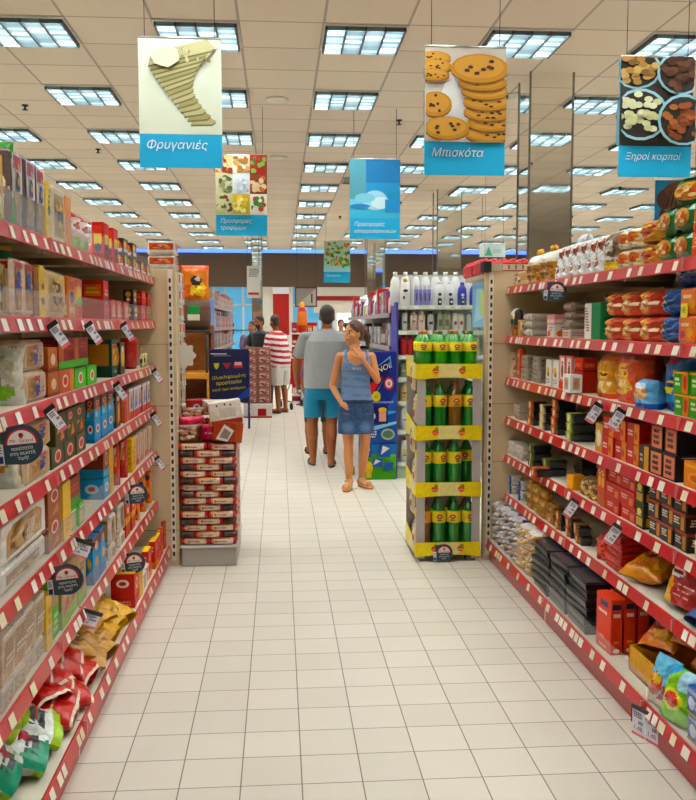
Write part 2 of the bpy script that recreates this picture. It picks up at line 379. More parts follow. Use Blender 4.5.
# ------------------------------------------------------------ hanging banners
def clipimg(im):
    out = [im[0]]
    for s in im[1:]:
        if s[0] == 'e':
            out.append(('p', [(min(1, max(0, s[1]+s[3]*math.cos(a*PI/9))), min(1, max(0, s[2]+s[4]*math.sin(a*PI/9)))) for a in range(18)], s[5]))
        elif s[0] == 'p': out.append(('p', [(min(1, max(0, a)), min(1, max(0, b_))) for a, b_ in s[1]], s[2]))
        else: out.append(s)
    return out
def banner(pc, ptop, Y, label, img, lines, W=.5, H=.78, tsize=.068, split=.26):
    img = clipimg(img); x = atx(pc, Y, 2.8); z1 = atz(ptop, x, Y); z0 = z1-H
    g = G(); g.box(-W/2, W/2, -.004, .004, 0, H, '52b7e4')
    fr = (V3(-W/2, -.004, 0), V3(W, 0, 0), V3(0, 0, H), V3(0, -1, 0))
    o2, U, V, N = fr; top = (o2+V*split, U, V*(1-split), N)
    paint(g, top, [('r', 0, 0, 1, 1, img[0])]+img[1:], 3, 0, .0008, .0004)
    back = (V3(W/2, .004, 0), V3(-W, 0, 0), V3(0, 0, H), V3(0, 1, 0)); bt = (back[0]+back[2]*split, back[1], back[2]*(1-split), back[3])
    paint(g, bt, [('r', 0, 0, 1, 1, img[0])]+img[1:], 3, 0, .0008, .0004)
    root = bpy.data.objects.new('hanging_banner', None); COL.objects.link(root); root.location = (x, Y, z0)
    tag(root, label, 'banner', 'banners hanging from the ceiling')
    link('printed_sheet', g.build('sheet', ['paper']), root)
    t = G()
    for i, l in enumerate(lines):
        for F_ in (fr, back): t.text(F_, l, .09, split*(.56 if len(lines) == 1 else .62)-i*.085-.0, tsize, 'f4fbff', 0, .012, .25, 0, 'l', .004, W*.84)
    link('lettering', t.build('lettering', ['paper']), root)
    r = G(); r.tube([(-W/2, 0, H), (W/2, 0, H)], .008, 'lgrey', 0, 8)
    link('top_rail', r.build('rail', ['metal']), root)
    w_ = G()
    for s_ in (-1, 1): w_.tube([(s_*W*.42, 0, H), (s_*W*.42, 0, CZ-z0)], .0022, 'dgrey', 0, 5)
    link('hanging_wire', w_.build('wire', ['metal']), root)
    return root
# crackers fan
im = ['e4e8d4']
for i in range(15):
    t_ = 1-i/14; lx, ly = .12+.5*t_**1.1, .70-.60*t_; rx_, ry_ = .93-.27*math.sin(PI*t_), .90-.76*t_; hh = .085+.05*(1-t_)
    im.append(('p', [(lx, ly-.018), (rx_-.05, ry_-.05), (rx_, ry_-.02), (rx_-.1, ry_+hh*.5), (lx+.04, ly+hh)], '7c7448'))
    im.append(('p', [(lx, ly), (rx_-.05, ry_-.032), (rx_+.005, ry_), (rx_-.1, ry_+hh*.6), (lx+.04, ly+hh)], ('b9b182', 'a9a070', 'c3bb8e')[i % 3]))
im.append(('s', .3, .72, .88, .9, ['9c9468', 'ccc59c'], 24, .02)); im.append(('p', [(.14, .82), (.3, .9), (.48, .87), (.5, .76), (.36, .68), (.2, .72)], 'dde3c0'))
banner(180.5, 38, 5.4, 'hanging banner with fanned rusk crackers above blue strip reading Φρυγανιές', im, ['Φρυγανιές'], W=.475, H=.735)
# cookies
im = ['c9beb0', ('p', [(.2, 0), (.75, 0), (.6, .5), (.3, .75), (.2, .5)], 'f2efec')]
def cookie(u, v, ru, rv, seed):
    r = random.Random(seed); o = [('e', u, v-.02, ru, rv, '8a5a24'), ('e', u, v, ru, rv, 'c08a42'), ('e', u-.02*ru, v+.1*rv, ru*.85, rv*.8, 'cf9a52')]
    for i in range(7):
        a = r.uniform(0, 6.3); q = r.uniform(.1, .7); o.append(('e', u+ru*q*math.cos(a), v+rv*q*math.sin(a), ru*.09, rv*.12, '4a2c18'))
    return o
for k, (u, v, ru, rv) in enumerate(((.12, .88, .2, .07), (.14, .79, .19, .07), (.1, .70, .2, .06), (.8, .08, .3, .09), (.82, .2, .3, .09), (.78, .31, .31, .09), (.76, .42, .3, .09), (.74, .53, .3, .09), (.70, .62, .3, .09), (.66, .76, .36, .15), (.12, .38, .2, .13), (.26, .13, .28, .12))): im += cookie(u, v, ru, rv, k)
banner(465, 47, 5.4, 'hanging banner with stacked cookies above blue strip reading Μπισκότα', im, ['Μπισκότα'], W=.485, H=.745)
# nuts
im = ['3b3128']
r = random.Random(5)
for (u, v, ru, rv, cols) in ((.22, .86, .3, .2, ['c9a468', 'a9824a', '7a5a30']), (.82, .82, .3, .22, ['5a3624', '6e4530', '4a2a1c']), (.26, .34, .34, .26, ['dfe0b4', 'cfd09a', 'e8e8c8']), (.84, .28, .32, .26, ['9a5a38', '7e4428', 'b06c44'])):
    im.append(('e', u, v, ru*1.12, rv*1.12, '9fc9d6')); im.append(('e', u, v, ru, rv, '2c241c'))
    for i in range(34):
        a = r.uniform(0, 6.3); q = r.uniform(0, .82)**.7; im.append(('e', u+ru*q*math.cos(a), v+rv*q*math.sin(a), .06, .035, r.choice(cols)))
banner(656, 57, 5.4, 'hanging banner with four bowls of nuts above blue strip reading Ξηροί καρποί', im, ['Ξηροί καρποί'], tsize=.055, W=.45, H=.71)
# food offers, 9 squares
im = ['d8d4c0']; fc = [['8a2c1c', 'c05a2c', 'e8c890'], ['c9a060', 'a87838', 'e4dccc'], ['3c6a2c', '8aa850', 'b02820'], ['4a5a34', '8c8c60', 'c8c4a0'], ['c8d0d8', 'aab4bc', 'e0e4e8'], ['c87848', 'e8c8a0', '8c3c20'], ['3a5a2a', '7a3020', 'c0c090'], ['e4cc58', 'f0e8a0', 'c8a838'], ['b8302c', '4c7c3c', 'e8e4d0']]
for k in range(9):
    i, j = k % 3, 2-k//3; im.append(('r', i/3, j/3, (i+1)/3, (j+1)/3, fc[k][2])); im.append(('s', i/3, j/3, (i+1)/3, (j+1)/3, fc[k], 22, .05))
banner(241.5, 155, 9, 'hanging banner with nine small food photos, blue strip reading Προσφορές τροφίμων', im, ['Προσφορές', 'τροφίμων'], tsize=.055)
im = ['2f8fc0', ('r', 0, .0, 1, .2, '5fc0e4'), ('r', 0, .3, .32, 1, '5d9aa8'), ('r', .32, .55, 1, 1, '2678b0'), ('r', .32, .45, 1, .6, '3b93c6'), ('r', 0, .2, 1, .32, '7fd0ea'), ('e', .5, .3, .25, .17, 'a8dcee'), ('e', .62, .26, .2, .1, 'd6eff6'), ('e', .3, .34, .2, .08, '8accE0'.lower()), ('r', .7, .1, 1, .32, '1f8fd0'), ('e', .2, .2, .2, .04, '2a86c0')]
banner(375, 159, 9, 'hanging banner with blue water photo, text reading Προσφορές απορρυπαντικών', im, ['Προσφορές', 'απορρυπαντικών'], tsize=.055)
im = ['bfe0d0', ('s', 0, .1, 1, 1, ['6aa858', '98c870', 'e07848', 'e8e4a0', '3c8c50'], 90, .06), ('r', 0, 0, 1, .12, 'a8dcec')]
banner(337, 241, 17.2, 'small distant hanging banner with green and orange salad photo', im, ['Προσφορές'], tsize=.05)
im = ['c4c8b4', ('p', [(.1, .35), (.25, .32), (.5, .02), (.36, .02)], '23482c')]
for k in range(9):
    a = .95-k*.085; im.append(('p', [(1, a+.04), (.55, a+.05-.02*k), (.18, a-.02-.012*k), (.3, a-.06-.01*k), (.6, a-.08), (1, a-.1)], ('5a3a26', '6e4a32', '48301f')[k % 3]))
banner(449, 219, 16.8, 'distant hanging banner with brown curls of hair beside mirrored pillar', im, ['Σαμπουάν'], H=1.05, W=.47)
im = ['2f86b8', ('e', .5, .3, .4, .28, '4a2c22'), ('e', .45, .62, .42, .26, '5a382c'), ('e', .55, .8, .34, .17, '6a4434')]
for k in range(10): im.append(('p', [(.12+.08*k, .15), (.15+.08*k, .15), (.4+.03*k, .8), (.38+.03*k, .8)], ('33201a', '7c5648')[k % 2]))
banner(676, 180, 10, 'hanging banner with chocolate curl on blue, partly behind nuts banner', im, ['Σοκολάτες'])
# small paper signs hung far away
def smallsign(px, py0, py1, wpx, Y, label, col, sh, name='hanging_sign', text=None):
    x = atx(px, Y, 2.2); z1 = atz(py0, x, Y); z0 = atz(py1, x, Y); W = wpx*Y/FPX
    g = G(); g.box(-W/2, W/2, -.01, .01, 0, z1-z0, col); fr = (V3(-W/2, -.01, 0), V3(W, 0, 0), V3(0, 0, z1-z0), V3(0, -1, 0)); paint(g, fr, sh, 1, 0, .002, .001)
    if text: g.text(fr, text[0], text[1], text[2], text[3], text[4], 0, .05, 0, 0, 'c', .02)
    for s_ in (-1, 1): g.tube([(s_*W*.42, 0, z1-z0), (s_*W*.42, 0, CZ-z0)], .003, 'dgrey', 0, 5)
    o = link(name, g.build('s', ['paper'])); o.location = (x, Y, z0); tag(o, label, 'sign'); return o
smallsign(253.5, 266, 298, 13, 14, 'narrow white notice with red foot band hanging near far windows', 'f0eee6', [('t', .12, .65, .9, .92, '8d8d8d', 5), ('r', .1, .1, .9, .17, 'c8503c')])
smallsign(306, 287, 307, 22, 17, 'dark framed checkout sign showing the number 1', '6a3a34', [('r', .06, .07, .94, .93, '8f8880'), ('p', [(.06, .07), (.94, .07), (.94, .93)], 'b6aca0')], text=('1', .76, .2, .26, '1a1414'))
smallsign(492, 244, 257, 26, 15, 'white sign with green pine tree hanging beyond the red packs', 'e4f0ec', [('p', [(.2, .1), (.5, .1), (.35, .8)], '5fae88'), ('t', .5, .3, .9, .6, 'a8c8bc', 2)])
# ------------------------------------------------------------ shelving along the aisle
LX, RX = -.765, 1.432           # front edge of the upper shelves
LB, RB = -.69, 1.325            # front face of the base shelf
LZ = [1.789, 1.524, 1.253, 1.0, .72, .41, .125]      # shelf surfaces, topmost first
RZ = [1.736, 1.432, 1.17, .922, .682, .43, .128]
def front(side, k): return (LB if k == 6 else LX) if side == 'L' else (RB if k == 6 else RX)
def zs(side, k): return (LZ if side == 'L' else RZ)[k]
def shelf_y(side, k, px): return aty(px, front(side, k), zs(side, k)+.03)
BAY = 1.25
def rail(g, L, r):
    """a price rail of length L along Y, front at x=0 facing +X, top edge at z=0"""
    g.mesh([(-.006, 0, 0), (.0, 0, .002), (.014, 0, -.045), (.004, 0, -.047), (-.006, L, 0), (.0, L, .002), (.014, L, -.045), (.004, L, -.047)],
           [(0, 1, 5, 4), (1, 2, 6, 5), (2, 3, 7, 6), (0, 3, 2, 1), (4, 5, 6, 7), (0, 4, 7, 3)], 'bd2e33', 0, False)
    g.mesh([(.0008, 0, .0028), (.0035, 0, -.0045), (.0008, L, .0028), (.0035, L, -.0045)], [(0, 1, 3, 2)], 'd03a3c', 0, False)
    y = r.uniform(.02, .12)
    while y < L-.07:
        w = r.choice((.038, .045, .05)); f = lambda z: .0145*(-z/.045)+.0012+.001
        g.mesh([(f(-.008), y, -.006), (f(-.04), y, -.041), (f(-.04), y+w, -.041), (f(-.008), y+w, -.006)], [(0, 1, 2, 3)], r.choice(('efe8d2', 'f3efe2', 'e9dfc2')), 0, False)
        y += w+(r.choice((.05, .08, .1, .13, .17)) if r.random() < .85 else .012)
    g.box(.001, .0155, L-.006, L-.001, -.046, .001, 'e09a92')
def shelf_mesh(D, L, side):
    g = G(); g.box(-D, 0, .004, L-.004, -.022, 0, 'ddd2bf', 0, .002)
    for yy in (.03, L/2, L-.03): g.box(-D, -.02, yy-.012, yy+.012, -.05, -.022, 'b9ad98')
    return g.build('shelf', ['paint'])
def unit(side, i):
    y0 = 5.60-BAY*(i+1); L = BAY
    root = bpy.data.objects.new('shelving_unit', None); COL.objects.link(root)
    nm = 'rusk' if side == 'L' else 'snack'
    where = ['beside the slotted end panel', 'in the middle of the run', 'nearest the camera'][i]
    tag(root, 'beige %s shelving unit with red price rails, %s' % (nm, where), 'shelving', 'beige %s shelving units' % nm)
    xf = LX if side == 'L' else -RX; xb = -1.24 if side == 'L' else -1.93; bz_ = LB if side == 'L' else -RB
    root.location = (0, y0, 0) if side == 'L' else (0, y0+L, 0); root.rotation_euler = (0, 0, 0 if side == 'L' else PI)
    r = random.Random(i*7+(side == 'R'))
    g = G(); g.box(xb-.02, xb, 0, L, 0, 1.86, 'c9b797' if side == 'L' else 'c4a988')
    for zz in (.42, .83, 1.24, 1.62): g.box(xb, xb+.001, 0, L, zz, zz+.004, '8b7a5e')
    link('back_panel', g.build('back', ['paint']), root)
    for k, z in enumerate(LZ if side == 'L' else RZ):
        D = abs(xb-(bz_ if k == 6 else xf)); s = link('shelf', shelf_mesh(D, L, side), root); s.location = ((bz_ if k == 6 else xf)-.002, 0, z)
        g = G(); rail(g, L, r); ra = link('price_rail', g.build('rail', ['plastic']), s)
        if (side == 'L' and k in (0, 1) and i > -1) or (side == 'R' and k == 6 and i > 0) or (side == 'L' and k in (4, 5) and i > 0):
            g = G(); g.box(-.006, -.003, .01, L-.01, 0, .085 if k != 0 else .1, 'white'); link('front_guard', g.build('guard', ['acrylic']), s)
    g = G(); g.box(bz_-.03, bz_-.012, 0, L, .0, .10, 'a02226' if side == 'R' else 'b23236'); g.box(bz_-.0118, bz_-.011, L-.03, L-.01, .0, .1, 'd9b7ac')
    link('kick_plate', g.build('kick', ['plastic']), root)
    for yy in (.012, L-.012):
        g = G(); g.box(xb, xb+.04, yy-.012, yy+.012, 0, 1.86, 'd8cdb8'); link('upright', g.build('upright', ['paint']), root)
    return root
for i in range(3):
    unit('L', i); unit('R', i)
def endpanel(side):
    root = bpy.data.objects.new('end_panel', None); COL.objects.link(root)
    tag(root, 'tall beige end panel with slotted edge closing the %s shelves' % ('rusk' if side == 'L' else 'snack'), 'panel')
    s = 1 if side == 'L' else -1
    xo = -.628 if side == 'L' else 1.295; xi = -1.26 if side == 'L' else 1.95
    g = G(); a, b_ = min(xo, xi), max(xo, xi); g.box(a, b_, 5.605, 5.65, .0, 1.84, 'd9c3a0', 0, .003)
    for zz in (.22, .63, 1.0, 1.38): g.box(a, b_, 5.6035, 5.606, zz, zz+.004, '9c8a6a')
    link('board', g.build('board', ['paint']), root)
    g = G(); xs = xo-s*.035; g.box(xs-.014, xs+.014, 5.597, 5.605, .03, 1.835, 'efe5d2')
    z = .06
    while z < 1.8: g.box(xs-.0065, xs+.0065, 5.5955, 5.5972, z, z+.026, '141210'); z += .0485
    link('slotted_upright', g.build('slots', ['paint']), root)
    if side == 'R':
        g = G(); g.box(a, a+.1, 5.59, 5.66, 1.84, 1.885, 'b9ab94'); g.box(a-.02, a+.03, 5.58, 5.67, 1.83, 1.895, '1c1a18')
        g.box(a+.03, a+.42, 5.60, 5.62, 1.845, 1.88, 'cfc0a4'); 
        for q in range(8): g.box(a+.05+q*.045, a+.06+q*.045, 5.598, 5.6, 1.85, 1.876, '6b6252')
        link('top_cap', g.build('cap', ['paint']), root)
endpanel('L'); endpanel('R')
# ------------------------------------------------------------ product makers: front at x=0 facing +X, centred on y, standing on z=0
SEED = [0]
def carton(base, front_, side_=None, top=None, sidecol=None, mat='carton', ch=.0015, name='carton', parts=None, topcol=None):
    def mk(W, D, H):
        SEED[0] += 1
        g = G(); g.box(-D, 0, -W/2, W/2, 0, H, base, 0, ch)
        fr = frames(W, D, H, ch)
        if sidecol:
            for k in 'np': paint(g, fr[k], [('r', 0, 0, 1, 1, sidecol)], 0, 0, .0002)
        if topcol: paint(g, fr['t'], [('r', 0, 0, 1, 1, topcol)], 0, 0, .0002)
        paint(g, fr['f'], front_, SEED[0])
        for k in 'np': paint(g, fr[k], side_ if side_ is not None else front_, SEED[0])
        if top: paint(g, fr['t'], top, SEED[0])
        return Proto(name, g.build(name, [mat]))
    return mk
def bag(base, sh, thick=1.0, name='bag', mat='film', back=None, e1=2.4, e2=4, wr=.13, gus=0, top=None, nu=20, nv=26, seal='lgrey', cinch=0):
    def mk(W, D, H):
        SEED[0] += 1; sd = SEED[0]; S = expand(sh, sd); g = G(); T = D*thick
        for s in (1, -1):
            vs = []
            for j in range(nv+1):
                v = j/nv
                for i in range(nu+1):
                    u = i/nu; a = abs(2*u-1); b_ = abs(2*v-1)
                    vv = b_ if v > .5 or not gus else b_*(1-gus)
                    p = max(0, 1-a**e1)**.55*max(0, 1-vv**e2)**.6
                    n = noise.noise(Vector((u*5+sd*3.1, v*6, sd+s*2.2)))*1.0+.5*noise.noise(Vector((u*13, v*15+sd, s*4.1)))
                    x = s*T/2*p*(1+n*wr*2)+s*T*.03*math.sin(u*31+sd)*max(0, b_-.7)
                    cw = 1-.1*(p**.8)*0-.07*(1-b_**2)*a
                    if cinch and v > cinch: cw *= max(.16, 1-2.2*abs((v-cinch)-.09)**.0*max(0, .8-abs(v-cinch-.1)*9)) if abs(v-cinch-.1) < .09 else 1
                    y = (u-.5)*W*cw+n*.002
                    z = v*H+(n*.012*H if .05 < v < .97 else 0)
                    vs.append((x, y, max(0, z)))
            fs = []; cs = []
            for j in range(nv):
                for i in range(nu):
                    k = j*(nu+1)+i; q = (k, k+1, k+nu+2, k+nu+1); fs.append(q if s == 1 else q[::-1])
                    u = (i+.5)/nu; v = (j+.5)/nv
                    cs.append(C(sample(S, u if s == 1 else 1-u, v, back if (back and s == -1) else base)))
            g.mesh(vs, fs, cs)
        lo = min(v.z for v in g.v)
        for v in g.v: v.x -= T*.5; v.z -= lo
        return Proto(name, g.build(name, [mat]))
    mk.isbag = True
    return mk
def toast(film='e9e2d6', win='b9905a', logo=None, lab='1f3f9c', name='toast_pack', topc='c8332c', dark=None):
    """wrapped block of sliced rusks: ribbed slices under clear film with a printed label"""
    def mk(W, D, H):
        SEED[0] += 1; r = random.Random(SEED[0]); g = G()
        n = max(6, int(D/.012)); 
        g.box(-D, 0, -W/2, W/2, 0, H, film, 0, min(.012, W*.12))
        fr = frames(W, D, H, .012)
        slices = [('r', .04+.92*i/n, .05, .04+.92*(i+.72)/n, .93, ('c79d63', 'b5884e', 'd2ac74')[i % 3]) for i in range(n)]
        for k in 'np': paint(g, fr[k], slices, 0)
        if win: paint(g, fr['f'], [('r', .08, .05, .92, .9, win), ('s', .1, .06, .9, .9, ['c9a26a', 'a87c44', 'd8b680'], 26, .09)], SEED[0])
        if logo: paint(g, fr['f'], logo, 1, 0, .004)
        for k in 'np':
            if lab: paint(g, fr[k], lab if isinstance(lab, list) else [('r', .2, .3, .8, .8, lab)], 1, 0, .003)
        if dark: paint(g, fr['t'], [('r', 0, 0, 1, 1, dark)], 0)
        return Proto(name, g.build(name, ['film']))
    return mk
def tray(band='org', lid='2a2624', body='blk', bread=('7a4a2a', 'a5703c'), name='biscuit_tray', bandw=.22, clear=False):
    def mk(W, D, H):
        SEED[0] += 1
        g = G(); i = .006
        g.mesh([(-D+i, -W/2+i, 0), (-i, -W/2+i, 0), (-i, W/2-i, 0), (-D+i, W/2-i, 0), (-D, -W/2, H*.8), (0, -W/2, H*.8), (0, W/2, H*.8), (-D, W/2, H*.8)],
               [(3, 2, 1, 0), (0, 1, 5, 4), (1, 2, 6, 5), (2, 3, 7, 6), (3, 0, 4, 7)], body, 0, False)
        g.box(-D-.003, .003, -W/2-.003, W/2+.003, H*.76, H*.82, body)
        for a in range(3):
            for b_ in range(4): g.box(-D+D*(b_+.12)/4, -D+D*(b_+.88)/4, -W/2+W*(a+.1)/3, -W/2+W*(a+.9)/3, H*.3, H*.88, bread[(a+b_) % 2], 0, .003)
        body_ = g.build('tray', ['plastic'])
        l = G(); l.box(-D+.002, -.002, -W/2+.002, W/2-.002, H*.82, H*.97, lid, 0, .005); P = [('lid', l.build('lid', ['cello' if clear else 'film']))]
        if band:
            b2 = G(); b2.box(-D-.004, .004, -W*bandw, W*bandw, -.0, H*.99, band, 0, .001); fr = frames(W*bandw*2+.0, D+.008, H*.99, .001)
            fr = {k: (v[0]+Vector((.004, 0, 0)), v[1], v[2], v[3]) for k, v in fr.items()}
            paint(b2, fr['f'], [('e', .5, .55, .3, .3, 'e8d6b0'), ('t', .15, .1, .85, .3, 'white', 1)], 1)
            P.append(('paper_sleeve', b2.build('sleeve', ['carton'])))
        return Proto(name, body_, P)
    return mk
ORD = ['nearest', 'second', 'third', 'fourth', 'fifth', 'sixth', 'seventh', 'eighth', 'ninth', 'tenth', 'eleventh', 'twelfth', 'thirteenth', 'fourteenth', 'fifteenth', 'sixteenth', 'seventeenth', 'eighteenth', 'nineteenth', 'twentieth']+['twenty-'+q for q in ('first', 'second', 'third', 'fourth', 'fifth', 'sixth', 'seventh', 'eighth', 'ninth')]+['thirtieth', 'thirty-first', 'thirty-second', 'thirty-third']
def seg(side, k, pa, pb, n, layers, H, mk, D, cat, label, jit=.01, lean=0, gap=.004, z0=0, back=.012, yaw=0, var=None, roll=.02, skip=(), sideon=None):
    """n columns by some layers of one product between two picture columns of a shelf's front edge"""
    s = 1 if side == 'L' else -1; X = front(side, k)-s*back
    r = random.Random(int(pa*3+k*31+(side == 'R')*7)); group = label
    so = sideon if sideon is not None else ((side == 'L' and pa > 87) or (side == 'R' and pb < 592 and 0 < k < 6))
    ya, yb = sorted((shelf_y(side, k, pa), shelf_y(side, k, pb))); W = (yb-ya)/n; isb = getattr(mk, 'isbag', False)
    if so:
        pos = []; dp = (pb-pa)/n
        for i in range(n):
            pf = (pa+dp*(i+1)) if side == 'L' else (pb-dp*(i+1)); Yf = shelf_y(side, k, pf); pos.append(Yf)
        Dn = min(D*1.6, dp*pos[n//2]/FPX*(1.13 if side == 'L' else 1.28)); Wn = min(.13, .82*W) if not isb else min(.06, .6*W)
        pr = mk(Dn, Wn, H-.002) if isb else mk(Wn, Dn, H-.002)
    else: pr = mk(W-gap, D, H-.002)
    for l in range(layers):
        for i in range(n):
            if (i, l) in skip: continue
            y = pos[i]+Wn/2-.01 if so else ya+W*(i+.5)
            if so: y = min(y, 5.585-Wn/2)
            parts = []
            if n > 1: parts.append('%s nearest' % ORD[i] if i else 'nearest')
            if layers > 1: parts.append('bottom layer' if l == 0 else ('top layer' if l == layers-1 else ('middle layer' if layers == 3 else '%s layer' % ORD[l])))
            lb = label+((', '+', '.join(parts)) if parts else '')
            x = X-s*r.uniform(0, jit)
            rz = (0 if side == 'L' else PI)
            if so and isb: rz = -PI/2; x -= s*Dn/2; y -= Wn/2
            pr.place((x, y, zs(side, k)+.0015+z0+l*H), (0, -lean*1, rz+yaw+r.uniform(-roll, roll)), lb, cat, group if n*layers > 1 else None)
def heap(side, k, pa, pb, items, n, W, D, H, cat, label, z0=0, zspan=.1, depth=.18, rots=None, seed=1, scale=None):
    """loose bags thrown on a shelf: lying, in sheets of growing height"""
    r = random.Random(seed); s = 1 if side == 'L' else -1; ya, yb = sorted((shelf_y(side, k, pa), shelf_y(side, k, pb)))
    prs = [m_(W, D, H) for m_ in items]
    for i in range(n):
        y = ya+(yb-ya)*(i+.5)/n
        for j in range(int(max(1, round(zspan/(D*.72))))):
            pr = prs[(i+j) % len(prs)]; x = front(side, k)-s*(.03+r.uniform(0, .04)+.0*j)
            zz = zs(side, k)+.004+z0+j*D*.74
            # lying flat: printed face up, its long axis pointing into the shelf
            rot = Euler((0, -PI/2+r.uniform(-.12, .12), 0)).to_matrix()
            rz = Matrix.Rotation((0 if side == 'L' else PI)+r.uniform(-.5, .5), 3, 'Z')
            R_ = (rz@rot).to_euler()
            pr.place((x-s*0-(0), y+r.uniform(-.01, .01), zz+D), R_, '%s, %s from near end%s' % (label, ORD[i], '' if zspan < D*1.2 else ', %s up' % ('lowest' if j == 0 else ORD[j]+' layer')), cat, label)
# ------------------------------------------------------------ LEFT: rusks, toasts, breadsticks
ell = lambda c='lpink', r='red', u=.5, v=.62: [('e', u, v, .26, .16, 'white'), ('e', u, v, .21, .12, r), ('e', u, v, .1, .05, c)]
T = toast
blu = [('r', .08, .50, .92, .92, 'c8332c'), ('r', .08, .12, .92, .72, 'd9d4e2'), ('e', .5, .56, .3, .14, 'navy'), ('r', .3, .2, .7, .46, '2a4aa8'), ('e', .5, .3, .3, .1, '2a4aa8')]
# top shelf
seg('L', 0, -30, 19, 1, 1, .25, bag('e4dcc0', [('r', 0, .8, 1, 1, 'grn'), ('r', 0, 0, 1, .25, '9cc8b8'), ('s', .1, .25, .9, .6, ['tan', 'grn', 'org'], 9, .07), ('p', [(.6, 0), (1, 0), (1, .35)], 'grn')], 1, 'breadstick_bag', gus=.2), .13, 'bag', 'cream and green breadstick bag at near end of top rusk shelf', sideon=True)
seg('L', 0, 18, 52, 3, 1, .235, T('6e5c54', 'a9825a', [('r', 0, .45, 1, 1, 'd9d2dc'), ('r', .1, .78, .9, .97, 'c0404a'), ('e', .5, .64, .3, .1, 'navy'), ('e', .5, .53, .26, .07, 'navy')], [('r', .1, .48, .9, .95, 'd2cfe0'), ('r', .1, .82, .9, .95, 'c0404a'), ('e', .5, .68, .3, .09, '24368c'), ('e', .5, .57, .3, .06, '24368c')], 'toast_pack', dark='2c1c1c'), .15, 'toast', 'tall toast pack, blue logo below red top, on top rusk shelf', gap=.014)
seg('L', 0, 52, 57, 1, 1, .2, carton('yel', [('e', .5, .5, .3, .1, 'dbrn'), ('t', .3, .6, .7, .9, 'dbrn', 3)], name='toast_pack', mat='film', ch=.004), .12, 'toast', 'slim yellow toast pack after the three tall packs, top rusk shelf')
seg('L', 0, 57.5, 70, 1, 1, .2, T('d8cdb8', 'b49468', [('e', .5, .45, .3, .12, '2c1c18'), ('e', .5, .65, .2, .07, 'yel')], [('e', .5, .5, .3, .14, '2c1c18'), ('r', .1, .8, .9, .95, 'yel')]), .14, 'toast', 'clear toast pack with dark round emblem, top rusk shelf')
seg('L', 0, 70.5, 77, 1, 1, .19, carton('e88c28', [('t', .2, .3, .8, .8, 'lorg', 4)], name='toast_pack', mat='film', ch=.004), .12, 'toast', 'slim orange toast pack on top rusk shelf')
seg('L', 0, 79, 97, 2, 1, .16, bag('e4cfc4', [('r', 0, .8, 1, 1, 'red'), ('e', .5, .62, .35, .14, 'f0e8e4'), ('e', .5, .62, .25, .08, 'c8504c'), ('r', 0, 0, 1, .35, '9cb870')], 1, 'rusk_bag', gus=.3), .12, 'bag', 'red topped clear rusk bag with green foot, top rusk shelf')
seg('L', 0, 98, 117, 2, 1, .17, carton('red', [('r', .1, .72, .9, .92, 'e2524a'), ('r', .15, .42, .85, .7, 'yel'), ('e', .5, .32, .3, .12, 'navy'), ('r', 0, 0, 1, .18, 'dred')], name='rusk_carton', topcol='e04a40'), .12, 'carton', 'red rusk carton with yellow panel and blue emblem, top rusk shelf')
seg('L', 0, 119, 152, 4, 2, .075, carton('231c1c', [('e', .4, .6, .34, .3, 'e2b04c'), ('r', .1, .05, .9, .3, 'e8d8d4'), ('e', .75, .5, .12, .2, 'd05048')], name='rusk_carton', sidecol='3a2424'), .1, 'carton', 'small black rusk box with yellow photo, top rusk shelf', skip=((3, 1), (2, 1)))
seg('L', 0, 121, 143, 1, 1, .17, bag('ee5c2c', [('e', .5, .5, .4, .16, 'f4c8b0'), ('r', 0, .35, 1, .45, 'f08050'), ('e', .3, .5, .1, .1, 'red')], 1, 'snack_pack', e1=6), .14, 'pack', 'large orange snack pack lying behind small black boxes, top rusk shelf', back=.16)
# second shelf
seg('L', 1, -28, 18, 1, 1, .21, bag('e6dcb8', [('r', 0, .82, 1, .92, 'dgrn'), ('e', .3, .3, .3, .2, 'grn'), ('s', .1, .1, .9, .8, ['olive', 'c8b888', '6a7a3c', 'd07848'], 16, .08), ('r', 0, .93, 1, 1, 'c9a468')], 1, 'breadstick_bag', 'carton', gus=.2), .14, 'bag', 'cream breadstick bag with green stripe, near end of second rusk shelf', sideon=True)
seg('L', 1, 18, 38, 2, 1, .175, T('e2c9b4', 'b68c62', [('r', 0, .88, 1, 1, 'c8403c'), ('e', .5, .55, .36, .15, '2440a0'), ('e', .45, .74, .25, .08, '2440a0')], [('r', 0, .86, 1, 1, 'c8403c'), ('e', .5, .68, .3, .1, '2440a0'), ('e', .55, .48, .35, .14, '2440a0')]), .15, 'toast', 'toast pack with large blue emblem and red top, second rusk shelf', z0=0)
seg('L', 1, 38.5, 46, 2, 1, .165, carton('8c5430', [('r', .2, .05, .4, .95, 'b07848'), ('r', .6, .05, .8, .95, '6a3a20')], name='toast_pack', mat='film', ch=.005), .14, 'toast', 'slim brown striped toast pack on second rusk shelf')
seg('L', 1, 46.5, 52, 1, 1, .175, carton('yel', [('e', .5, .3, .4, .08, '7a2c1c'), ('e', .5, .6, .3, .06, '7a2c1c')], name='toast_pack', mat='film', ch=.005), .12, 'toast', 'slim yellow toast pack with brown marks, second rusk shelf')
seg('L', 1, 52.5, 72, 1, 1, .165, T('e0c89c', 'cda876', [('e', .5, .5, .3, .3, '2a1c18'), ('t', .35, .42, .65, .58, 'e8dcc8', 1), ('p', [(.6, 0), (1, 0), (1, .3)], 'yel'), ('e', .5, .86, .2, .08, 'yel')], [('e', .5, .5, .25, .25, '2a1c18')]), .15, 'toast', 'beige toast pack with black round emblem and yellow corner, second rusk shelf')
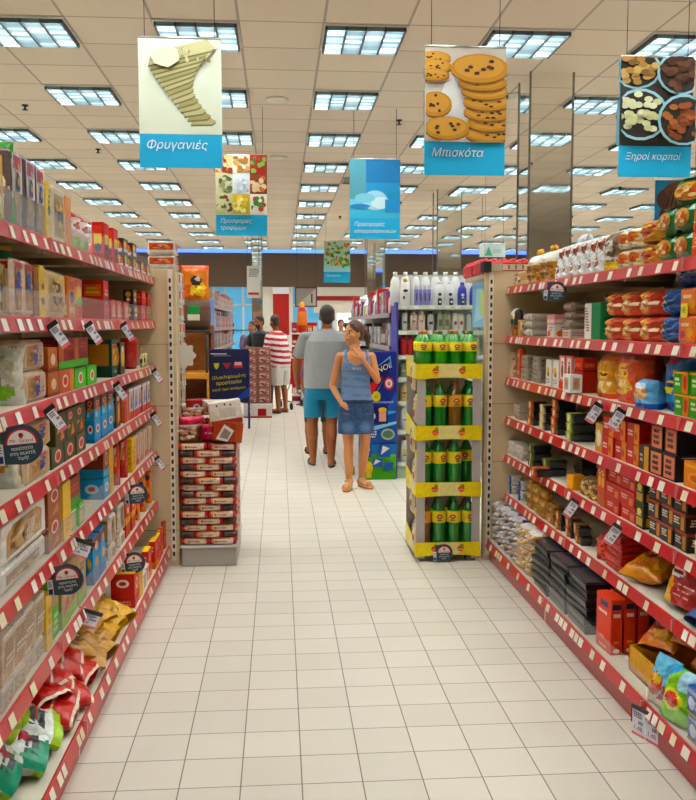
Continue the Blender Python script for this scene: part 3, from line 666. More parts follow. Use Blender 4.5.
seg('L', 1, 73, 80, 1, 1, .16, carton('e07a34', [('r', .1, .7, .9, .9, 'red'), ('e', .5, .5, .35, .15, 'navy'), ('r', .1, .1, .9, .25, 'e8c8a0')], name='rusk_pack', mat='film', ch=.005), .13, 'pack', 'orange rusk pack with navy emblem on second rusk shelf')
seg('L', 1, 80.5, 88, 1, 1, .16, carton('lorg', [('r', 0, 0, 1, .35, 'e05c50'), ('e', .6, .42, .4, .12, '52c83c'), ('r', 0, .8, 1, 1, 'red'), ('p', [(.1, .45), (.9, .6), (.5, .9)], 'yel')], name='rusk_pack', mat='film', ch=.005), .13, 'pack', 'orange and yellow rusk pack with green blob, second rusk shelf')
seg('L', 1, 88.5, 107, 1, 1, .175, carton('d0281f', [('r', .08, .55, .92, .9, 'e0605c'), ('e', .5, .42, .22, .12, '1c3c80'), ('e', .5, .42, .13, .06, '8cb4e0'), ('t', .2, .6, .8, .8, 'f4d8c8', 2), ('r', 0, 0, 1, .1, 'dred')], [('r', .1, .6, .9, .9, 'e46a34'), ('t', .2, .65, .8, .85, 'yel', 2)], name='rusk_carton'), .13, 'carton', 'tall red rusk carton with blue oval, second rusk shelf')
seg('L', 1, 107.5, 128, 3, 1, .095, carton('cc2c24', [('e', .5, .5, .3, .3, 'e0a088'), ('t', .2, .1, .8, .3, 'f0d0c0', 1)], name='rusk_carton', sidecol='b82420'), .13, 'carton', 'small red rusk carton beside the tall one, second rusk shelf')
seg('L', 1, 128.5, 137, 1, 2, .083, carton('241c20', [('e', .5, .7, .3, .2, 'e8b060'), ('r', .2, .1, .8, .4, 'a02c2c'), ('e', .5, .35, .2, .12, 'f0e0d8')], name='rusk_carton'), .12, 'carton', 'dark rusk box with figure, second rusk shelf')
seg('L', 1, 137.5, 153, 2, 2, .085, carton('d82a20', [('t', .1, .5, .9, .85, 'f2a08c', 2), ('r', 0, 0, 1, .12, 'b01c18'), ('e', .7, .35, .2, .2, 'e85c4c')], name='rusk_carton'), .13, 'carton', 'bright red rusk carton at far end of second rusk shelf')
# third shelf
seg('L', 2, -45, 30, 1, 1, .19, bag('e4e2d4', [('s', .05, .05, .95, .9, ['c8ccb0', '8a9858', 'b89468', 'f0efe8', '5c7a3c', 'c8b8a0'], 60, .09), ('e', .7, .2, .2, .12, 'lgrn')], 1, 'bread_bag', 'film', gus=.35, e1=3, e2=2.2, wr=.2), .26, 'bag', 'big clear rounded bag of green flecked bread, third rusk shelf', sideon=True)
seg('L', 2, 31, 52, 1, 2, .1, T('dcc3a8', 'c89a70', [('r', .6, .05, .95, .95, 'ccb8b4'), ('e', .5, .7, .16, .13, '2c3a9c'), ('e', .5, .45, .14, .13, '2c3a9c'), ('e', .5, .22, .16, .12, '2c3a9c'), ('r', .35, .82, .65, .95, 'd03c3c')], [('r', .1, .1, .6, .9, '2a4490'), ('r', .2, .3, .5, .8, 'd8a838')]), .15, 'toast', 'toast pack with upright blue lettering, third rusk shelf')
seg('L', 2, 53, 63, 1, 2, .085, carton('b5602c', [('e', .5, .5, .25, .25, 'e8c8b0'), ('r', 0, 0, 1, .15, '8a3c1c')], name='rusk_carton'), .15, 'carton', 'orange brown rusk carton on third rusk shelf')
seg('L', 2, 64, 78, 1, 1, .085, carton('c05428', [('e', .4, .5, .2, .3, 'f0d8c8'), ('e', .4, .5, .14, .2, 'c83c2c'), ('r', .7, 0, 1, 1, 'd88838')], name='rusk_carton'), .15, 'carton', 'low orange rusk carton with white oval, third rusk shelf')
seg('L', 2, 79, 100, 2, 1, .08, carton('52b82c', [('e', .5, .5, .22, .3, 'f0e4d8'), ('e', .5, .5, .15, .2, 'd87c6c'), ('r', 0, .9, 1, 1, '3c981c')], name='rusk_carton'), .15, 'carton', 'low bright green rusk carton on third rusk shelf')
seg('L', 2, 64, 93, 2, 1, .115, carton('8c1c1c', [('r', 0, 0, 1, .25, '3f9e24'), ('r', 0, .25, .3, 1, 'b05820'), ('t', .35, .6, .9, .85, 'c85c50', 2), ('e', .75, .4, .15, .12, '7c1414')], name='rusk_carton', topcol='6a1414'), .14, 'carton', 'dark red carton with green foot, upper row on third rusk shelf', z0=.085)
seg('L', 2, 94, 116, 1, 1, .18, carton('133a2a', [('r', .1, .3, .9, .88, 'c98c3c'), ('p', [(.12, .6), (.85, .35), (.9, .5), (.3, .82)], 'e0ac50'), ('p', [(.2, .45), (.8, .62), (.82, .72), (.25, .58)], 'a86424'), ('r', .15, .76, .85, .86, 'c84438'), ('t', .2, .08, .8, .2, '7ca890', 1)], [('r', .1, .3, .9, .88, 'b87830')], name='rusk_carton'), .14, 'carton', 'dark green carton with golden bread photo, third rusk shelf')
seg('L', 2, 117, 125, 1, 1, .16, carton('3a3024', [('e', .5, .55, .4, .33, 'e8b850'), ('e', .5, .8, .3, .1, 'e8d8b8')], name='rusk_carton'), .12, 'carton', 'dark box with yellow biscuit photo on third rusk shelf')
def cup(W, D, H):
    g = G(); g.lathe([(W*.32, 0), (W*.36, .01), (W*.48, H*.8), (W*.5, H*.82), (W*.46, H), (W*.4, H*1.01)], ['dred', 'c8201c', 'b01a18', 'd03028', 'c8201c'], 20, cx=-W/2, sx=.8)
    paint(g, (V3(-W*.09, -W*.2, H*.3), V3(0, W*.4, 0), V3(.012, 0, H*.4), V3(1, 0, 0)), [('e', .5, .5, .45, .5, 'f0e0d8'), ('e', .5, .5, .3, .35, 'd03028')], 0, 0, .006)
    return Proto('rusk_tub', g.build('tub', ['film']))
seg('L', 2, 126, 142, 1, 1, .175, cup, .1, 'tub', 'red tapered tub with white oval on third rusk shelf')
seg('L', 2, 143, 150, 2, 1, .08, bag('e0cfa0', [('e', .5, .5, .3, .2, '5a4a2c')], 1, 'small_pouch', nu=10, nv=12), .06, 'pouch', 'small cream pouch at far end of third rusk shelf')
# fourth shelf
seg('L', 3, -40, 29, 1, 1, .19, bag('dedcd2', [('r', .55, .62, .8, .98, '3cb02c'), ('t', .58, .7, .78, .85, '0f4a14', 2), ('e', .65, .4, .2, .15, 'e0a468'), ('e', .65, .4, .12, .09, 'f0cfa0'), ('r', .92, 0, 1, 1, 'efe9d0')], 1, 'bread_bag', 'film', gus=.3, e1=5), .2, 'bag', 'clear white bread bag with green label, fourth rusk shelf', sideon=True)
seg('L', 3, 30, 55, 1, 2, .097, T('d2b89c', 'c8a078', [('e', .62, .7, .14, .14, '2c3a9c'), ('e', .62, .4, .14, .16, '2c3a9c'), ('r', .5, .86, .8, .98, 'c8302c')], [('r', .1, .1, .7, .9, '6a5440'), ('e', .6, .5, .2, .3, '2c3a9c')]), .15, 'toast', 'beige toast pack with blue lettering, fourth rusk shelf')
ol = [('e', .4, .78, .2, .13, 'e8a8a0'), ('e', .4, .78, .13, .08, 'c8605c'), ('p', [(.4, .1), (.75, .15), (.6, .55)], 'd87c30'), ('p', [(.1, .35), (.4, .45), (.2, .5)], 'c8b898')]
seg('L', 3, 57, 90, 3, 1, .075, carton('4e4a2c', [('e', .5, .5, .28, .34, 'e8b0a4'), ('e', .5, .5, .18, .22, 'c05c54')], name='cracker_carton'), .15, 'carton', 'low olive cracker carton with pink oval, fourth rusk shelf')
seg('L', 3, 60, 90, 3, 1, .115, carton('4a4228', ol, name='cracker_carton', topcol='3c3620'), .14, 'carton', 'tall olive cracker carton with carrot photo, upper row fourth rusk shelf', z0=.075)
bb = [('r', 0, 0, 1, .45, '2a9ad0'), ('e', .5, .7, .28, .12, 'e0b0a0'), ('e', .5, .7, .2, .08, 'c04c44'), ('p', [(.2, .2), (.8, .3), (.6, .6), (.3, .5)], 'c88850'), ('e', .3, .2, .2, .12, '8cd4f0')]
seg('L', 3, 91, 113, 3, 1, .1, carton('2f90c8', [('e', .5, .6, .3, .2, 'f0dcd0'), ('e', .5, .6, .18, .1, 'd05048'), ('r', 0, 0, 1, .15, '1c70a8')], name='cracker_carton'), .14, 'carton', 'blue cracker carton in lower row, fourth rusk shelf')
seg('L', 3, 91, 113, 3, 1, .1, carton('6e4636', bb, name='cracker_carton', topcol='543428'), .13, 'carton', 'brown and blue cracker carton in upper row, fourth rusk shelf', z0=.1)
seg('L', 3, 114, 121, 1, 1, .17, carton('3a3830', [('p', [(.3, .1), (.9, .2), (.8, .75), (.4, .6)], 'd88c34'), ('e', .5, .85, .3, .08, 'c8b8a8')], name='cracker_carton'), .12, 'carton', 'dark cracker carton with orange photo, fourth rusk shelf')
seg('L', 3, 121.5, 129, 1, 1, .17, carton('c22420', [('r', .6, 0, 1, 1, 'd88468'), ('t', .1, .7, .5, .9, 'f0c0b0', 2)], name='cracker_carton', sidecol='d02820'), .12, 'carton', 'plain red cracker carton, fourth rusk shelf')
seg('L', 3, 129.5, 150, 5, 1, .165, carton('c8c0c4', [('r', .0, 0, 1, .25, 'd03c34'), ('p', [(.2, .3), (.9, .4), (.4, .8)], '6a7ca8'), ('p', [(.5, .5), (.9, .6), (.6, .9)], 'c89080'), ('r', 0, .92, 1, 1, 'e8e4e4')], name='cracker_carton', sidecol='b84438'), .12, 'carton', 'slim white and blue cracker carton, far end fourth rusk shelf')
# fifth shelf
big = [('r', .0, 0, 1, 1, 'e9e3dc'), ('p', [(.1, .08), (.9, .12), (.92, .75), (.8, .92), (.25, .9), (.1, .7)], 'b98c5c'), ('s', .14, .14, .88, .86, ['c39c6c', 'a87a4a', 'ccaa80'], 40, .09), ('t', .42, .15, .6, .85, 'e8dcd0', 9), ('r', .12, .08, .9, .14, '8a3c2c')]
seg('L', 4, -60, 52, 2, 1, .135, carton('e6dfd6', big, [('r', .1, .1, .9, .9, 'c8b8a4')], name='toast_loaf', mat='film', ch=.014), .22, 'toast', 'wide sliced toast loaf with brown window, standing over flat one, fifth rusk shelf', z0=.088)
seg('L', 4, -60, 54, 2, 1, .086, carton('e6dfd6', [('r', .1, .15, .85, .75, 'b09070'), ('s', .12, .15, .84, .72, ['c8a880', '9a7850', 'd8c4a4'], 40, .07)], [('r', .1, .1, .9, .8, 'b8a48c')], name='toast_loaf', mat='film', ch=.016), .26, 'toast', 'flat white wrapped toast loaf lying at bottom of fifth rusk shelf', jit=.03)
seg('L', 4, 55, 67, 1, 2, .11, carton('9c5230', [('e', .5, .72, .28, .22, 'e8c8b0'), ('e', .5, .72, .2, .15, 'b04030'), ('p', [(.2, .1), (.8, .15), (.7, .45)], 'c08858')], name='cracker_carton'), .18, 'carton', 'copper brown carton with oval, fifth rusk shelf')
seg('L', 4, 67.5, 75, 1, 1, .21, carton('e8b41c', [('t', .2, .1, .8, .4, 'c89010', 3)], name='cracker_carton'), .16, 'carton', 'tall slim yellow carton, fifth rusk shelf')
seg('L', 4, 76, 88, 2, 1, .09, carton('4cb02c', [('r', .05, .1, .8, .7, 'c8b088'), ('t', .1, .75, .9, .9, 'e8f0d8', 1)], name='cracker_carton'), .15, 'carton', 'low green and beige carton, fifth rusk shelf')
seg('L', 4, 76, 86, 1, 1, .11, carton('8c2c20', [('r', 0, 0, 1, .3, '3c8a2c'), ('t', .1, .5, .9, .8, 'c86050', 2)], name='cracker_carton'), .14, 'carton', 'red and green carton above low green ones, fifth rusk shelf', z0=.09)
bbx = [('r', 0, 0, 1, .3, '3f94c4'), ('e', .45, .72, .32, .1, 'd8c0b0'), ('e', .45, .72, .29, .08, '7a2c1c'), ('t', .3, .69, .62, .75, 'f0e0d0', 1)]
seg('L', 4, 88, 109, 1, 1, .095, carton('4a98c8', [('e', .5, .5, .3, .25, 'c8e0f0'), ('e', .5, .5, .15, .12, 'd0746c')], name='cracker_carton'), .15, 'carton', 'sky blue carton below large brown box, fifth rusk shelf')
seg('L', 4, 88, 109, 1, 1, .125, carton('7e3820', [('r', 0, 0, 1, .25, '5a98c0'), ('e', .5, .65, .25, .25, 'd8b8a0'), ('e', .5, .65, .18, .18, 'a84c38')], bbx, name='cracker_carton', topcol='c87c28'), .2, 'carton', 'large brown cracker box with oval logo and blue foot, fifth rusk shelf', z0=.097)
seg('L', 4, 109.5, 114, 1, 1, .22, carton('e8a81c', [('t', .2, .2, .8, .8, 'd08c10', 4)], name='cracker_carton'), .18, 'carton', 'narrow golden carton beside large brown box, fifth rusk shelf')
seg('L', 4, 115, 130, 2, 1, .2, bag('c8241c', [('p', [(.2, .45), (.8, .45), (.7, .9), (.3, .9)], 'd89870'), ('e', .5, .85, .2, .07, 'e8c8b0'), ('r', 0, .3, 1, .42, 'd83028')], 1, 'biscuit_pouch', gus=.25), .12, 'pouch', 'red pouch with tan biscuit figures, fifth rusk shelf')
seg('L', 4, 130.5, 135, 1, 1, .18, carton('ecb424', [('t', .2, .2, .8, .8, 'c88810', 4)], name='cracker_carton'), .14, 'carton', 'slim yellow carton beside red pouches, fifth rusk shelf')
seg('L', 4, 135.5, 152, 4, 1, .17, carton('e0c0b0', [('r', .35, .2, .6, .95, 'b06850'), ('e', .5, .15, .4, .12, 'd02c2c')], name='cracker_pack', mat='film', ch=.004), .12, 'pack', 'slim white and brown pack at far end of fifth rusk shelf')
# sixth shelf
seg('L', 5, -60, 6, 2, 1, .2, bag('e85a1c', [('s', .1, .1, .9, .9, ['d04414', 'f08040'], 20, .12)], 1, 'snack_bag', gus=.3), .16, 'bag', 'orange snack bag at near end of sixth rusk shelf')
crisp = [('r', .05, .05, .95, .92, 'c2a184')]+[('r', .08, .08+.085*i, .92, .12+.085*i, '9c7c60') for i in range(10)]+[('t', .1, .35, .9, .6, 'e8dcd0', 2)]
seg('L', 5, 7, 50, 4, 1, .145, carton('d8c8b8', crisp, crisp, name='crispbread_pack', mat='film', ch=.004), .13, 'crispbread', 'upright clear wrapped crispbread pack, upper row sixth rusk shelf', lean=-.05, z0=.075, roll=.05)
seg('L', 5, 7, 50, 4, 1, .072, carton('d4c6ba', [('r', .05, .1, .95, .85, 'b89c84'), ('s', .1, .1, .9, .9, ['d8c8b4', '9c8068', 'c8b098'], 20, .1)], name='crispbread_pack', mat='film', ch=.006), .16, 'crispbread', 'flat clear wrapped crispbread pack, lower row sixth rusk shelf', roll=.06)
seg('L', 5, 51, 57, 1, 1, .19, carton('e8b81c', [('t', .2, .2, .8, .8, 'c89014', 3)], name='cracker_carton'), .15, 'carton', 'slim yellow carton beside crispbread, sixth rusk shelf')
seg('L', 5, 58, 65, 1, 1, .19, carton('52a82c', [('r', 0, .6, 1, 1, 'a88c64'), ('t', .2, .1, .8, .5, 'c8e0a0', 3)], name='cracker_carton'), .15, 'carton', 'green and tan carton on sixth rusk shelf')
seg('L', 5, 66, 90, 3, 1, .21, carton('a88c68', [('r', 0, .0, 1, .3, '8aac4c'), ('p', [(.1, .2), (.9, .3), (.6, .5)], 'c8403c'), ('r', .2, .5, .8, .9, 'b89c78'), ('t', .25, .6, .75, .8, '6a4c30', 2)], name='cracker_carton', topcol='b8a48c'), .15, 'carton', 'tan carton with green and red foot, sixth rusk shelf')
seg('L', 5, 91, 105, 2, 1, .2, carton('3c94cc', [('r', 0, .75, 1, 1, '7c3c28'), ('e', .5, .45, .25, .12, 'e0a850'), ('e', .5, .8, .25, .1, 'd8b0a0'), ('r', 0, 0, 1, .2, '6c80b8')], name='cracker_carton'), .15, 'carton', 'blue carton with golden biscuit, sixth rusk shelf')
seg('L', 5, 106, 124, 2, 1, .14, carton('dccfc4', [('r', .15, .08, .85, .9, 'b89870'), ('s', .2, .1, .8, .9, ['a88458', 'c8ac80'], 22, .1)], name='toast_loaf', mat='film', ch=.01), .14, 'toast', 'small white wrapped toast pack, upper row sixth rusk shelf', z0=.07)
seg('L', 5, 106, 124, 2, 1, .068, carton('e0d4c8', [('r', .15, .08, .85, .9, 'b89870')], name='toast_loaf', mat='film', ch=.01), .16, 'toast', 'small white wrapped toast pack, lower row sixth rusk shelf')
seg('L', 5, 125, 136, 2, 1, .17, carton('d0402c', [('r', 0, .4, 1, .6, 'e8a838'), ('e', .5, .8, .2, .1, 'f0d0c0')], name='cracker_carton'), .13, 'carton', 'red carton with yellow band, sixth rusk shelf')
seg('L', 5, 137, 155, 3, 1, .2, bag('e8742c', [('e', .5, .8, .33, .09, '20357c'), ('p', [(.2, .1), (.8, .2), (.5, .6)], 'd03c24'), ('e', .4, .4, .2, .15, 'f0b03c')], 1, 'snack_bag', gus=.25), .11, 'bag', 'orange snack bag with blue oval, far end sixth rusk shelf')
# base shelf
wb = bag('e6e8e2', [('r', 0, 0, 1, .1, 'a8cc2c'), ('e', .5, .3, .2, .09, 'c02c34'), ('r', 0, .78, 1, 1, 'a8cc2c'), ('e', .55, .62, .22, .11, 'f4dcd8'), ('e', .55, .62, .17, .08, 'c02c34'), ('t', .1, .2, .6, .45, '2c3a34', 2), ('p', [(.55, 0), (1, 0), (1, .4)], 'a8cc2c'), ('r', .7, .5, .95, .7, 'b8d43c')], 1, 'rusk_bag', gus=.3, wr=.2)
gb = bag('e8e8e2', [('p', [(0, 0), (.6, 0), (0, .35)], '18946c'), ('r', .7, 0, 1, .12, '9cc43c'), ('e', .5, .28, .18, .08, 'b8283c'), ('r', 0, .45, .6, 1, '18946c'), ('e', .5, .5, .22, .12, 'f0e0dc'), ('e', .5, .5, .17, .09, 'b8283c'), ('r', .6, .6, 1, 1, '9cc43c'), ('t', .1, .1, .7, .3, '3c4840', 2)], 1, 'rusk_bag', gus=.3, wr=.2)
def lay(pr, px, py_z, side, label, cat, group=None, tilt=-1.2, rz=0, dx=.0, ax=0, k=6, sc=1):
    """one loose bag on a shelf: px gives its place along the shelf, py_z its height above the shelf"""
    s = 1 if side == 'L' else -1; y = shelf_y(side, k, px)
    R_ = (Matrix.Rotation((0 if side == 'L' else PI)+rz, 3, 'Z')@Matrix.Rotation(tilt, 3, 'Y')@Matrix.Rotation(ax, 3, 'X')).to_euler()
    o = pr.place((front(side, k)-s*dx, y, zs(side, k)+py_z), R_, label, cat, group, sc)
    lo = min((R_.to_matrix()@v.co).z for v in (pr.root.vertices if pr.root else []))
    o.location.z -= lo*sc if not isinstance(sc, tuple) else 0
    return o
W1 = wb(.22, .1, .28); W2 = gb(.22, .1, .28)
for (px, z_, pr_, t_, rz_, dx_, nm) in ((60, 0, W2, -1.2, .2, .03, 'emerald cornered rusk bag lying lowest near the camera'), (72, .0, W1, -1.1, .3, .03, 'white and lime rusk bag lying lowest, farther one'), (58, .12, W1, -.9, .25, .1, 'white rusk bag with lime top on the second level'), (70, .1, W1, -.5, .35, .12, 'white rusk bag with lime top leaning highest on base shelf'), (46, .03, W2, -.8, .2, .06, 'emerald cornered rusk bag nearest the camera'), (54, .09, W2, -.8, .1, .2, 'emerald cornered rusk bag behind the white ones')):
    lay(pr_, px, z_, 'L', nm, 'bag', 'white and green rusk bags', t_, rz_, dx_, .08)
rb = bag('cc201c', [('r', 0, .3, 1, .36, 'e8c0a8'), ('e', .5, .62, .34, .12, 'f0d8d0'), ('e', .5, .62, .24, .07, 'c02020'), ('s', .05, .75, .95, .98, ['b88458', 'e0c09c', 'd83830'], 18, .08), ('r', 0, 0, 1, .05, 'e8d0b8')], 1, 'biscuit_bag', gus=.1, e1=3, wr=.14)
tb = bag('c89a64', [('s', .1, .1, .9, .8, ['b08048', 'd8b480', 'a06c38'], 50, .07), ('r', 0, .82, 1, 1, 'c03024'), ('e', .5, .5, .25, .1, 'e8d0b0')], 1, 'biscuit_bag', gus=.1, e1=3, wr=.12)
yb_ = bag('e0aa48', [('r', 0, .6, 1, 1, 'd85c20'), ('e', .5, .4, .35, .15, 'f0d890'), ('t', .1, .7, .9, .9, 'f4e0c0', 2), ('e', .6, .82, .3, .08, 'c82820')], 1, 'biscuit_bag', gus=.1, e1=3, wr=.12)
RBG, TBG, YBG = rb(.17, .085, .24), tb(.17, .085, .24), yb_(.17, .085, .24)
rr_ = random.Random(3); n_ = 0
ya_, yb2 = shelf_y('L', 6, 76), shelf_y('L', 6, 131); NB = 11
for i in range(NB):
    y_ = ya_+(yb2-ya_)*(i+.5)/NB; px = 279-69*0+0
    for j in range(3):
        pr = RBG if i < 5 else (TBG if (i < 8 and j < 2) or i == 5 else YBG)
        nm = 'red and clear biscuit bag' if pr is RBG else ('tan biscuit bag' if pr is TBG else 'yellow and orange biscuit bag')
        o = lay(pr, 90, .052*j+.01*(i % 2), 'L', '%s in base shelf pile, %s from near end, %s layer' % (nm, ORD[i], ('lowest', 'middle', 'upper')[j]), 'bag', nm+'s piled on base shelf', rr_.uniform(-1.5, -1.3) if j < 2 else rr_.uniform(-1.35, -1.1), rr_.uniform(-.5, .5), .0+.055*j+rr_.uniform(0, .02), rr_.uniform(-.12, .12))
        o.location.y = y_+rr_.uniform(-.02, .02)
seg('L', 6, 118, 139, 1, 1, .12, carton('c8281f', [('e', .5, .5, .25, .25, 'f0d0c8'), ('e', .5, .5, .16, .15, 'd04c44')], [('e', .5, .6, .28, .18, 'f0dcd4'), ('e', .5, .6, .16, .09, 'c8281f')], name='rusk_carton', topcol='e8b01c'), .2, 'carton', 'red rusk carton with white oval and yellow lid on base shelf', z0=.05)
seg('L', 6, 118, 139, 1, 1, .048, carton('c8241c', [('t', .1, .2, .9, .8, 'e89c8c', 2)], name='rusk_carton'), .2, 'carton', 'flat red carton beneath white oval carton on base shelf')
seg('L', 6, 139, 143, 1, 1, .18, carton('e8c06c', [('t', .2, .2, .8, .8, 'd8a448', 4)], name='rusk_carton', topcol='f0c020'), .2, 'carton', 'yellow carton standing beside the red oval carton, base shelf')
seg('L', 6, 143, 150, 2, 1, .1, carton('e6ddd2', [('r', .2, .1, .8, .8, 'b89c78'), ('r', 0, .8, 1, .9, 'c83c2c')], name='toast_pack', mat='film', ch=.006), .14, 'toast', 'white wrapped toast pack with red line, base shelf')
seg('L', 6, 147, 158, 2, 1, .16, carton('cc2a1e', [('t', .2, .6, .8, .85, 'f0b8a8', 2), ('r', 0, 0, 1, .25, 'e87c28')], name='rusk_carton', topcol='f0c01c'), .18, 'carton', 'red carton with yellow lid towards far end of base shelf', z0=.0)
seg('L', 6, 158, 164, 2, 2, .08, carton('d03020', [('t', .2, .4, .8, .8, 'f0c060', 2)], name='rusk_carton', topcol='f0c01c'), .15, 'carton', 'small red and yellow carton at base shelf')
seg('L', 6, 161, 171, 3, 1, .17, bag('c82420', [('e', .5, .35, .3, .12, '6a3c90'), ('p', [(.2, .6), (.8, .7), (.5, .95)], 'e88838')], 1, 'snack_bag', gus=.3), .1, 'bag', 'red and purple snack bag at far end of base shelf')
# ------------------------------------------------------------ RIGHT: nuts, croissants, biscuits
# top shelf
def bowbag(W, D, H):
    b = bag('b8844c', [('s', .05, 0, .95, .6, ['8a5428', 'c89a5c', 'a06834', 'd8b484'], 50, .1), ('r', 0, .62, 1, .72, 'dcd0b8'), ('r', 0, .72, 1, 1, 'e8e4d8')], 1, 'bow_tied_bag', gus=.4, e1=2.2, e2=2, wr=.2)(W, D, H)
    g = G(); zt = H*.9
    for s_ in (-1, 1):
        g.lathe([(.002, 0), (.016, .01), (.02, .022), (.012, .036), (.002, .042)], 'f0962c', 10, cx=0, cy=0)
        n = 50
        for v in g.v[-n:]:
            q = Vector(v); v.x, v.y, v.z = -D*.5+q.x*.8, s_*(.004+q.z), zt+.03+q.y*1.0
    return Proto('bow_tied_bag', b.root, [('ribbon_bow', g.build('bow', ['cloth']))])
seg('R', 0, 508, 519, 1, 1, .09, bag('c8a880', [('s', .05, .1, .95, .95, ['a0703c', 'e0d0b0', '7a4c28', 'f0e8d8'], 30, .12)], 1, 'pastry_bag', gus=.3), .09, 'bag', 'low clear pastry bag at far end of top snack shelf')
seg('R', 0, 519, 548, 2, 1, .17, bowbag, .13, 'bag', 'clear pastry bag tied with orange bow, top snack shelf')
seg('R', 0, 549, 596, 6, 1, .185, bag('e4e2e0', [('s', .05, .1, .95, .95, ['d0ccca', 'f4f4f2', 'b8b4b4'], 26, .1), ('s', .1, .5, .9, .95, ['c8602c', 'd87838', '8a3c20'], 5, .11), ('t', .15, .15, .7, .4, 'a06848', 3)], 1, 'candy_bag', gus=.3, wr=.24, e2=5), .07, 'bag', 'white foil candy bag with orange prints, top snack shelf', lean=.18, roll=.12)
def ballbag(W, D, H):
    b = bag('dcdcdc', [('s', .1, .05, .9, .95, ['f2f2f2', 'b4b4b8', 'c8c8cc'], 40, .1)], 1, 'bow_tied_bag', gus=.4, e1=2.2, e2=2, wr=.3)(W, D, H)
    g = G(); g.lathe([(.001, -.035), (.02, -.03), (.034, -.015), (.038, 0), (.034, .015), (.02, .03), (.001, .035)], 'd02026', 14, cx=0, cy=0)
    for v in g.v: v.x -= D*.5-.03; v.z += H*.62
    return Proto('candy_bag', b.root, [('red_cap', g.build('cap', ['plastic']))])
pr = ballbag(.12, .1, .25); pr.place((RX+.16, aty(576, RX+.16, 1.85), RZ[0]+.0), (0, 0, PI), 'tall clear bag with red cap standing behind white candy bags', 'bag')
seg('R', 0, 597, 611, 1, 1, .17, bag('8a7460', [('s', .05, .2, .95, .9, ['4a3830', 'c8bcae', '6a5444', 'e0d8cc'], 40, .1), ('r', 0, 0, 1, .22, 'e0c03c')], 1, 'nut_bag', gus=.3, wr=.2), .08, 'bag', 'clear bag of dark nuts with yellow foot, top snack shelf')
ob = bag('e0c8a0', [('e', .5, .55, .42, .3, 'e07c34'), ('e', .5, .5, .2, .14, 'c8402c'), ('r', 0, .85, 1, 1, 'e8dcc8'), ('s', .0, 0, 1, .2, ['e8b048', 'd8d0c0'], 10, .1)], 1, 'croissant_bag', gus=.2)
seg('R', 0, 611, 631, 2, 2, .082, ob, .09, 'bag', 'small cream croissant bag with orange print, top snack shelf')
seg('R', 0, 632, 650, 1, 2, .09, bag('d89a4c', [('s', .1, .1, .9, .9, ['c83c24', 'e8c060', 'd8642c', 'b82c20'], 26, .13)], 1, 'croissant_bag', gus=.2), .14, 'bag', 'red and golden croissant bag on top snack shelf')
def gpack(W, D, H):
    g = G(); g.box(-D, 0, -W/2, W/2, 0, H, '157038', 0, min(.028, H*.3)); fr = frames(W, D, H, .012)
    im = [('e', .5, .5, .46, .44, 'dca860'), ('s', .12, .12, .88, .88, ['e8c080', 'c06c34', 'f0d8a0', 'd85c34', 'b88040'], 30, .12)]
    paint(g, fr['p'], [('r', 0, 0, .16, 1, 'e8d4a8')]+[('r', .2, .3, .95, .4, '1c8a48')], 2); paint(g, fr['f'], im, 4); paint(g, fr['n'], [('r', .2, .3, .95, .4, '1c8a48')], 2)
    paint(g, fr['t'], [('r', .1, .02, .9, .5, 'e2c48a'), ('s', .1, .02, .9, .5, ['c87838', 'e8d4a0', 'd04830'], 16, .1), ('r', 0, .6, 1, .7, '208c4c')], 3)
    return Proto('croissant_pack', g.build('pack', ['film']))
seg('R', 0, 651, 686, 2, 2, .1, gpack, .2, 'pack', 'green croissant pack with golden pastry photo, top snack shelf', roll=.12)
lay(Proto('croissant_pack', gpack(.2, .2, .1).root), 672, .2, 'R', 'green croissant pack with cream label lying across the green stack', 'pack', None, 0, .3, .06, 0, 0)
seg('R', 0, 688, 730, 2, 2, .085, carton('e0682c', [('t', .1, .5, .9, .85, 'f4e0c8', 2), ('r', 0, 0, 1, .3, 'c8421c'), ('r', 0, .4, 1, .44, 'f0c8a0')], name='snack_carton'), .14, 'carton', 'orange snack carton, near end of top snack shelf')
# second shelf
def ppack(W, D, H):
    return bag('4c3c34', [('r', 0, 0, 1, .38, 'a8603c'), ('s', 0, 0, 1, .36, ['c88050', '8c4828'], 10, .12), ('r', .1, .4, .9, .55, '203a34'), ('r', .05, .6, .8, 1, 'e0dcd4'), ('e', .5, .68, .25, .08, 'e0b030')], 1, 'biscuit_bag', gus=.3)(W, D, H)
seg('R', 1, 506, 516, 1, 1, .17, ppack, .1, 'bag', 'standing biscuit bag in white, black and brown, second snack shelf', lean=-.05)
seg('R', 1, 517, 525, 1, 1, .1, bag('b89868', [('s', .1, .1, .9, .9, ['e0c89c', '8c6438', 'e8dcc8'], 20, .12)], 1, 'biscuit_bag', gus=.3), .09, 'bag', 'small tan biscuit bag on second snack shelf')
wp = carton('cdc3b8', [('r', .06, .1, .94, .9, 'd8cec4'), ('r', .1, .3, .9, .5, 'bcb0a4')], name='wafer_pack', mat='film', ch=.014)
seg('R', 1, 526, 550, 1, 3, .045, wp, .12, 'pack', 'pale wrapped wafer pack in a pillow stack, second snack shelf', gap=.01)
seg('R', 1, 551, 566, 1, 1, .07, carton('e8dcd4', [('e', .3, .3, .2, .25, 'd86c3c'), ('t', .3, .5, .9, .9, 'c88c88', 2)], name='wafer_pack'), .12, 'pack', 'white pack with small orange print, bottom of second snack shelf')
seg('R', 1, 551, 566, 1, 1, .05, carton('d89894', [('r', 0, .1, 1, .5, 'e8c8c4')], name='wafer_pack'), .12, 'pack', 'pink and white pack atop the white one, second snack shelf', z0=.072)
